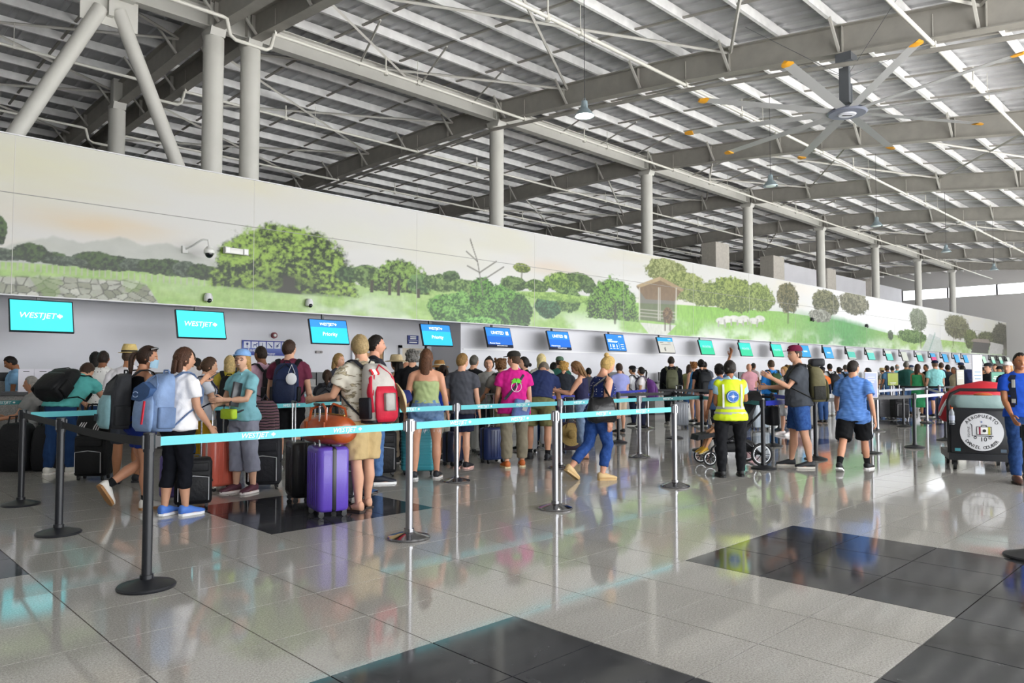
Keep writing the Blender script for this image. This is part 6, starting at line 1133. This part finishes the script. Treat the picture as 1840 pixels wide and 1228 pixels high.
# leather holdall on the purple case
LTH = mat('tan_leather', 'a84a1c', .3, bump=.15, bscale=20, var=.25, vscale=10, coat=.3); pc = gp(588, 925)
lb = thing('leather_holdall', 'tan leather holdall lying on the purple suitcase', 'bag', (pc[0], pc[1], .69), A_(-38)); lb.scale = (1.15, 1.3, 1.2); rows = []
for x, r in ((-.26, .05), (-.25, .1), (-.2, .125), (0, .135), (.2, .125), (.25, .1), (.26, .05)): rows.append([V3(x, math.cos(a)*r*1.0, .125+math.sin(a)*r*(.95 if math.sin(a) > 0 else .9)) for a in np.linspace(0, 6.283, 20, endpoint=False)])
MB().loft(rows).build('bag_body', LTH, lb, 60)
for s_ in (-1, 1): MB().tube([(-.12, s_*.1, .17), (-.1, s_*.09, .3), (0, s_*.05, .34), (.1, s_*.09, .3), (.12, s_*.1, .17)], .011, 6).build('handle', LTH, lb); MB().box((s_*.12, -.128, .14), (.03, .014, .12)).build('strap_tab', LTH, lb, 0)
MB().tube([(-.22, 0, .25), (0, 0, .262), (.22, 0, .25)], .006, 5).build('zip', mat('brass', 'b0904a', .3, .9), lb)
# striped backpack standing on the fabric suitcase
sp_ = gp(474, 878); stb = thing('striped_backpack', 'colourful striped backpack standing on the grey fabric suitcase', 'backpack', (sp_[0], sp_[1], .618), A_(12)); rows = []
for z, ws, ds in ((0, .85, .8), (.02, .98, .95), (.14, 1, 1), (.3, .95, .9), (.4, .8, .7), (.45, .5, .4)): rows.append([V3(math.copysign(abs(math.cos(x))**.6, math.cos(x))*.18*ws, math.copysign(abs(math.sin(x))**.6, math.sin(x))*.11*ds-.02, z) for x in np.linspace(0, 6.283, 20, endpoint=False)])
MB().loft(rows).build('main_bag', STRIPED, stb, 70); MB().rbox((0, -.135, .13), (.27, .06, .2), .03).build('front_pocket', STRIPED, stb); MB().tube([(-.05, .03, .44), (0, .03, .52), (.05, .03, .44)], .01, 6).build('grab_handle', nylon('2a2430'), stb); MB().tube([(-.1, .08, .42), (-.2, .12, .25), (-.16, .1, .04)], .018, 6, ry=.006).build('strap', nylon('2a2430'), stb)
# straw hat hung on the flowered case
ht = thing('straw_hat', 'straw sun hat hung on the dark flowered case', 'hat', (fs_[0], fs_[1], .34), A_(0)); Rh_ = rotx(R_(78)); STW = mat('straw_hat_weave', 'c2a566', .75, bump=.6, bscale=140, var=.15, vscale=50)
MB().lathe([(.075, 0), (.2, -.012), (.202, -.004), (.08, .012)], 28, rot=Rh_).xf((np.eye(3), (0, -.24, 0))).build('brim', STW, ht); MB().lathe([(.08, 0), (.075, .07), (.05, .1), (.001, .105)], 20, rot=Rh_).xf((np.eye(3), (0, -.24, 0))).build('crown', STW, ht); MB().tube([(.1, -.22, .1), (.03, -.22, .3), (0, -.1, .42), (-.03, -.22, .3), (-.1, -.22, .1)], .006, 5).build('tie_ribbon', cloth('5a3c30'), ht)
# ======================= stroller with child =======================
sc_p = dp(1306, 11.4); sr = thing('stroller', 'black three-handed pushchair with spoked wheels behind the yellow vest', 'stroller', (sc_p[0], sc_p[1], 0), TH+R_(96)-R_(90)); sr['label'] = 'black pushchair with big spoked wheels behind the yellow vest'
# local +y is the way the pushchair faces (left in the photo)
TY = mat('tyre', '141517', .6); RIM = mat('rim', 'c8c9cc', .3, .7); FRT = mat('stroller_frame', '1c1d21', .35, .4); FAB = nylon('17181c')
def wheel(c, r, parent):
    w_ = MB().tube([(c[0], c[1]+r*math.cos(a), c[2]+r*math.sin(a)) for a in np.linspace(0, 6.2832, 25)], r*.13, 8).build('wheel', TY, parent, 60)
    MB().tube([(c[0], c[1]+r*.84*math.cos(a), c[2]+r*.84*math.sin(a)) for a in np.linspace(0, 6.2832, 25)], r*.045, 6).build('rim', RIM, w_, 60); MB().cyl((c[0]-.03, c[1], c[2]), (c[0]+.03, c[1], c[2]), r*.16, n=12).build('hub', FRT, w_)
    for k in range(8): a = k*math.pi/4; MB().tube([c, (c[0], c[1]+r*.84*math.cos(a), c[2]+r*.84*math.sin(a))], .006, 5).build('spoke', FRT, w_)
for sx in (-.27, .27): wheel((sx, -.42, .175), .155, sr)
for sx in (-.2, .2): wheel((sx, .36, .115), .1, sr); MB().tube([(sx, .36, .115), (sx, .33, .27), (sx*.8, .2, .36)], .016, 8).build('fork', FRT, sr)
for sx in (-.24, .24): MB().tube([(sx, -.42, .175), (sx*.9, -.1, .42), (sx*.85, .22, .36)], .016, 8).build('lower_frame', FRT, sr); MB().tube([(sx*.9, .1, .36), (sx*.95, -.25, .62), (sx, -.62, 1.0)], .017, 8).build('push_arm', FRT, sr)
MB().tube([(-.24, -.62, 1.0), (-.2, -.66, 1.03), (.2, -.66, 1.03), (.24, -.62, 1.0)], .021, 8).build('push_bar', plastic('1a1a1c', .7), sr); MB().cyl((-.27, -.42, .175), (.27, -.42, .175), .012, n=8).build('axle', FRT, sr)
MB().loft([[V3(x, y, z) for x in (-.19, .19)]+[V3(x, y2, z2) for x in (.19, -.19)] for y, z, y2, z2 in ((-.36, .98, -.4, .95), (-.2, .66, -.26, .6), (-.08, .48, -.12, .4), (.12, .47, .12, .39), (.26, .52, .27, .44))]).build('seat', FAB, sr, 60)
MB().loft([[V3(-.17, .26, .5), V3(.17, .26, .5), V3(.17, .27, .44), V3(-.17, .27, .44)], [V3(-.16, .52, .46), V3(.16, .52, .46), V3(.16, .54, .38), V3(-.16, .54, .38)]]).build('footrest', FAB, sr, 30)
for sx in (-.2, .2): MB().loft([[V3(sx-.01, y, z), V3(sx+.01, y, z), V3(sx+.01, y2, z2), V3(sx-.01, y2, z2)] for y, z, y2, z2 in ((-.38, .96, -.34, .9), (-.2, .7, -.28, .58), (.0, .62, -.1, .4), (.2, .56, .18, .42))]).build('side_panel', FAB, sr, 30)
MB().rbox((0, -.12, .27), (.34, .46, .14), .05).build('basket', FAB, sr); MB().tube([(-.2, .02, .66), (-.17, .2, .7), (.17, .2, .7), (.2, .02, .66)], .015, 8).build('bumper_bar', plastic('222226', .6), sr)
cn = MB(); rgs = []
for a in np.linspace(0, 1.2, 6): rgs.append([V3(.22*math.cos(x), -.42+.3*math.sin(a)*1.0*math.sin(x)-.05, .93+.2*math.sin(x)*math.cos(a)) for x in np.linspace(0, math.pi, 10)])
cn.loft(rgs, cap=False, closed=False).build('canopy', FAB, sr, 60); MB().rbox((0, -.72, .74), (.26, .16, .3), .05).build('rear_bag', FAB, sr)
ck = person(dp(1300, 11.35), 1.05, 96, 'small child with brown hair sitting in the black pushchair', 'f', 'c9936f', 'short', '7a5230', (cloth('2c6a6c'), .6, .52, .01), (cloth('c8b8b0'), .6, .01, .58), ('d8a82a', 'e8d8a8'), 1.0, -22, ((20, 8, 40, 10), (20, 8, 40, 10)), ((72, 52, 20), (70, 48, 20)), (10, -15), 0, face=True, headscale=1.22, sit=.5, z0=0.02)
# ======================= porter trolley =======================
tp = gp(1763, 846); tr = thing('luggage_trolley', 'black porter trolley with a round white airport emblem', 'trolley', (tp[0], tp[1], 0), TH+R_(-24)-R_(90))
BXB = mat('trolley_black', '15171c', .4); SGN = mat('emblem_white', 'd9dadd', .4); INK = mat('emblem_ink', '1c1d22', .5)
MB().box((0, .35, .2), (.82, .95, .1)).build('deck', BXB, tr, 0); MB().rbox((0, -.1, .56), (.78, .05, .62), .02).build('front_panel', BXB, tr); MB().box((0, .1, .95-.3), (.74, .36, .5)).build('bin', BXB, tr, 0)
for sx in (-.33, .33):
    for sy in (-.02, .75):
        c_ = MB().cyl((sx-.02, sy, .07), (sx+.02, sy, .07), .07, n=16).build('castor', WHL, tr); MB().box((sx, sy, .12), (.07, .06, .08)).build('castor_fork', BXB, c_, 0)
MB().tube([(-.4, -.08, .25), (-.4, -.06, 1.0), (-.36, -.05, 1.1), (-.25, -.05, 1.16), (.25, -.05, 1.16), (.36, -.05, 1.1), (.4, -.06, 1.0), (.4, -.08, .25)], .024, 10).build('push_handle', plastic('1a1b1e', .55), tr, 60)
eb = MB().lathe([(.001, .006), (.268, .006), (.27, -.004)], 48, (0, -.128, .56), rotx(R_(90))).build('emblem_disc', SGN, tr, 40)
yy = -.1362; zc = .56
def eput(txt, size, x, z, rot=0): put('lettering', text_mesh(txt, size, bold=.001, mt=INK), eb, (x, yy, z), (R_(90), R_(-rot)*-1, 0))
for txt, a0, step, r, flip in (('AEROPUERTO', 52, -11.6, .225, 1), ('DANIEL ODUBER', -141, 8.6, .225, -1)):
    n_ = len(txt)
    for k, ch in enumerate(txt):
        a = (90+(n_-1)/2*11.6-k*11.6) if flip > 0 else (270-(n_-1)/2*8.9+k*8.9)
        put('lettering', text_mesh(ch, .062, bold=.001, mt=INK), eb, (r*math.cos(R_(a)), yy, zc+r*math.sin(R_(a))), (R_(90), -R_(a-90) if flip > 0 else -R_(a+90), 0))
eput('10', .085, .02, zc-.105); put('lettering', text_mesh('EQUIPAJE', .036, mt=INK), eb, (-.16, yy, zc+.0), (R_(90), R_(-90), 0))
ic = MB(); ic.tube([(-.14, yy, zc+.12), (-.12, yy, zc+.1), (-.115, yy, zc-.055), (.14, yy, zc-.055)], .005, 5).build('cart_outline', INK, eb); MB().rbox((.03, yy, zc+.02), (.17, .004, .11), .012, rotx(0)).build('case_drawing', mat('emblem_white2', 'f2f2f0', .5), eb)
MB().tube([(-.06, yy-.003, zc-.035), (-.06, yy-.003, zc+.075), (.12, yy-.003, zc+.075), (.12, yy-.003, zc-.035), (-.06, yy-.003, zc-.035)], .004, 5).tube([(0, yy-.003, zc+.075), (0, yy-.003, zc+.1), (.06, yy-.003, zc+.1), (.06, yy-.003, zc+.075)], .004, 5).build('case_outline', INK, eb)
MB().box((-.025, yy-.004, zc+.02), (.022, .003, .105)).build('red_stripe', mat('stripe_red', '8a1f3c', .5), eb, 0); MB().box((.09, yy-.004, zc+.02), (.026, .003, .105)).build('yellow_stripe', mat('stripe_yellow', 'b9b52a', .5), eb, 0); MB().lathe([(.001, .002), (.022, .002), (.022, 0)], 16, (.032, yy-.003, zc+.02), rotx(R_(90))).build('round_seal', INK, eb)
for x in (-.08, .1): MB().tube([(x+.016*math.cos(a), yy, zc-.078+.016*math.sin(a)) for a in np.linspace(0, 6.283, 13)], .004, 5).build('drawn_wheel', INK, eb)
MB().box((0, yy, zc+.145), (.02, .003, .018)).build('small_crest', mat('crest_blue', '3a5a9a', .5), eb, 0)
for x, c_ in ((-.3, '3f8a94'), (.26, '4a5a6a')): MB().box((x, -.128, .3), (.07, .006, .045)).build('sticker', mat('sticker_'+c_, c_, .5), tr, 0)
rp_ = MB(); rows = []
for z, s_ in ((.9, .92), (.95, 1.0), (1.03, .98), (1.08, .9)): rows.append([V3(math.copysign(abs(math.cos(x))**.4, math.cos(x))*.36*s_+.008*math.sin(9*x), math.copysign(abs(math.sin(x))**.4, math.sin(x))*.2*s_+.1, z-.0) for x in np.linspace(0, 6.283, 28, endpoint=False)])
pgb = thing('bin_liner', 'grey-green plastic sack stuffed into the trolley bin', 'sack', (tp[0], tp[1], 0), tr.rotation_euler.z); rp_.loft(rows).build('sack', mat('sack_green', '8fa8a6', .35, bump=.4, bscale=12), pgb, 60); MB().ball((.05, .02, 1.09), (.12, .06, .03), 10, 6).build('crumpled_wrapper', mat('orange_wrap', 'd86a3a', .5), pgb)
rb = thing('red_sack', 'big red printed sack piled on the trolley', 'sack', (tp[0], tp[1], 0), tr.rotation_euler.z); rows = []
for x, r, z in ((-.46, .08, .8), (-.4, .2, .86), (-.22, .28, .93), (.1, .31, .98), (.38, .28, .98), (.5, .1, .92)): rows.append([V3(x, .52+math.cos(a)*r*.75, z+math.sin(a)*r) for a in np.linspace(0, 6.283, 18, endpoint=False)])
MB().loft(rows).build('sack', mat('red_sack', 'c01a2c', .5, bump=.5, bscale=7), rb, 60); put('lettering', text_mesh('SAT', .09, bold=.001, mt=WHITE_INK), rb, (-.28, .27, 1.03), (R_(80), R_(20), R_(-8))); MB().tube([(-.46, .44, .76), (-.41, .38, .9), (-.36, .34, 1.0)], .022, 6).build('white_band', WHITE_INK, rb)
MB().box((.0, .45, .42), (.6, .5, .3)).build('load_box', mat('load_dark', '1d1f26', .6), rb, 0)
for x, lid, lab in ((-.37, 'e2702a', 'bottle with an orange cap at the left of the trolley'), (.37, 'e6e8ee', 'clear water bottle at the right of the trolley')):
    b_ = thing('water_bottle', lab, 'bottle', tuple((Matrix.Rotation(tr.rotation_euler.z, 3, 'Z')@Vector((x, -.17, 0)))+Vector((tp[0], tp[1], .66))), tr.rotation_euler.z)
    MB().lathe([(.001, 0), (.034, .003), (.036, .03), (.033, .09), (.036, .14), (.034, .18), (.014, .215), (.014, .23)], 18).build('bottle_body', mat('pet_bottle', 'dfe6ee', .1, trans=.6), b_, 60); MB().cyl((0, 0, .23), (0, 0, .25), .017, n=14).build('cap', plastic(lid), b_); MB().lathe([(.037, .06), (.0375, .13)], 18).build('bottle_label', mat('bottle_label', 'b8c0d4', .5), b_, 60)
    MB().tube([(.045*math.cos(a), .045*math.sin(a), .02) for a in np.linspace(0, 6.283, 13)], .004, 5).tube([(.045, 0, .02), (.02, .03, -.01), (0, .05, .0)], .004, 5).build('bottle_ring', INK, b_)
# ======================= ceiling fan, lamps, totems =======================
hub = atX(1522, 203, 15.65); zb = rz_(hub[1])
fn = thing('ceiling_fan', 'large ten-blade ceiling fan with yellow blade tips', 'fan', (hub[0], hub[1], hub[2])); STE = mat('fan_steel', '70747a', .35, .6); BLD = mat('fan_blade', 'b4b5b6', .4, .3); YEL = mat('fan_tip', 'd99a1e', .5)
MB().box((0, 0, (zb-hub[2])/2+.1), (.1, .1, zb-hub[2]-.2)).build('drop_tube', STE, fn, 0); MB().box((0, 0, zb-hub[2]-.09), (.32, .32, .18)).build('mount', STE, fn, 0); MB().box((-.09, 0, .55), (.1, .2, .75)).build('bracket', STE, fn, 0); MB().cyl((.08, 0, .2), (.08, 0, .62), .085, n=16).build('motor', mat('fan_motor', '4a4e54', .4), fn); MB().lathe([(.001, -.04), (.36, -.03), (.4, 0), (.36, .05), (.1, .1), (.001, .12)], 30).build('hub_disc', mat('fan_hub', '8a8fa0', .35, .4), fn); MB().lathe([(.001, -.06), (.16, -.055), (.18, -.035)], 24).build('hub_badge', mat('badge_pale', 'd6d9e2', .4), fn); MB().box((0, 0, -.061), (.2, .05, .004), rotz(R_(-45))).build('badge_line', INK, fn, 0)
bl = MB(); bl.loft([[V3(x, y*wd, z*(1-x*.02)+.015) for y, z in ((-.5, 0), (-.2, .022), (.2, .02), (.5, -.01), (.2, -.008), (-.2, -.004))] for x, wd in ((.33, .19), (1, .22), (2.2, .21), (3.2, .2))]).xf((rotx(R_(10)), (0, 0, 0))); blm = bl.mesh('blade', BLD, 40)
tipm = MB().loft([[V3(x, y*wd, z) for y, z in ((-.5, 0), (0, .04), (.5, .0), (0, -.02))] for x, wd in ((3.18, .21), (3.26, .22), (3.36, .12))]).xf((rotx(R_(10)), (0, 0, 0))).mesh('blade_tip', YEL, 40)
for k in range(10):
    o = put('blade', blm, fn, None, (0, 0, R_(k*36+4))); put('blade_tip', tipm, o)
for k in range(4): a = R_(k*90+45); MB().tube([(0, 0, .75), (1.9*math.cos(a), 2.2*math.sin(a), zb-hub[2]+.5+.11*2.2*math.sin(a))], .006, 4).build('guy_wire', STE, fn)
HB = mat('lamp_housing', '9fb0b8', .3, .5); 
for k, (x, lit) in enumerate(((11.3, 1), (19.3, 0), (27.3, 0), (35.4, 0), (43.4, 0))):
    y, z = 9.45, 6.58; zr = rz_(y)+.62
    lp = thing('pendant_lamp', ['glowing pendant lamp hanging by the second rafter', 'unlit pendant lamp below the ceiling fan', 'second unlit pendant lamp down the hall', 'third unlit pendant lamp down the hall', 'farthest unlit pendant lamp'][k], 'lamp', (x, y, z), 0, 'pendant lamps')
    MB().cyl((0, 0, .3), (0, 0, zr-z), .007, n=6).build('cord', GREYP, lp); MB().lathe([(.001, .3), (.06, .3), (.07, .16), (.13, .1), (.2, .0), (.195, -.01), (.12, .08), (.001, .1)], 24).build('reflector', HB, lp); MB().lathe([(.001, -.02), (.13, -.015), (.15, .02), (.001, .03)], 24).build('lens', mat('lamp_lit', 'ffffff', .3, emit='fff6e8', es=30) if lit else plastic('d9e4e8', .2), lp)
    for a in (0, 120, 240): MB().tube([(.1*math.cos(R_(a)), .1*math.sin(R_(a)), .12), (.02*math.cos(R_(a)), .02*math.sin(R_(a)), .36)], .006, 5).build('bracket', HB, lp)
def panel_sign(pos, label, w_, h, zb_, col, txt, rows=0, frame='1c1d20', post=True, heading=None):
    t = thing('sign_stand', label, 'sign', (pos[0], pos[1], 0), TH-R_(90)-R_(0), 'sign stands')
    MB().rbox((0, 0, zb_+h/2), (w_+.03, .03, h+.03), .01).build('frame', plastic(frame), t); MB().box((0, -.018, zb_+h/2), (w_, .006, h)).build('panel', mat('panel_'+col, col, .4), t, 0)
    if post: MB().cyl((0, 0, .03), (0, 0, zb_), .022, n=12).build('post', CHR, t); MB().lathe([(.001, 0), (.17, 0), (.17, .015), (.03, .04), (.001, .04)], 24).build('base', BLKP, t)
    else: MB().rbox((0, 0, .03), (w_+.16, .3, .06), .02).build('base', plastic(frame), t); MB().box((0, 0, zb_/2+.03), (w_*.9, .03, zb_)).build('stem', plastic(frame), t, 0)
    for k, wl in enumerate(txt): MB().box((0, -.0225, zb_+h*(.82-.1*k)), (w_*wl, .003, h*.035)).build('text_line', mat('sign_txt_'+col, '7f9ab4' if col[0] in 'ef' else 'e8ece4', .5), t, 0)
panel_sign(dp(1755, 18.5), 'tall white information totem left of the trolley', .22, .86, .97, 'eef4fb', [.01, .01, .01, .7, .8, .7, .8, .6], frame='e6e6f0')
panel_sign(gp(1567, 815), 'white-framed notice on a pale post right of the blue polo man', .2, .42, .98, 'aab4e0', [.6, .7, .5], frame='e2e2e6')
panel_sign(dp(1603, 22), 'green and yellow poster on a slim stand beside the slate blue tee', .3, .36, 1.02, '9aa832', [.01, .01, .01, .01, .01, .01, .6, .5])
panel_sign(dp(1724, 22.5), 'small black-framed notice beside the bending traveller with navy backpack', .22, .46, 1.02, 'c9c8bc', [.7, .7, .7, .7, .7]); panel_sign(dp(1793, 17), 'green notice board in a black frame behind the trolley', .34, .36, 1.05, '3f8a72', [.01, .7, .8, .6])
bpy.data.scenes.remove(TMP)
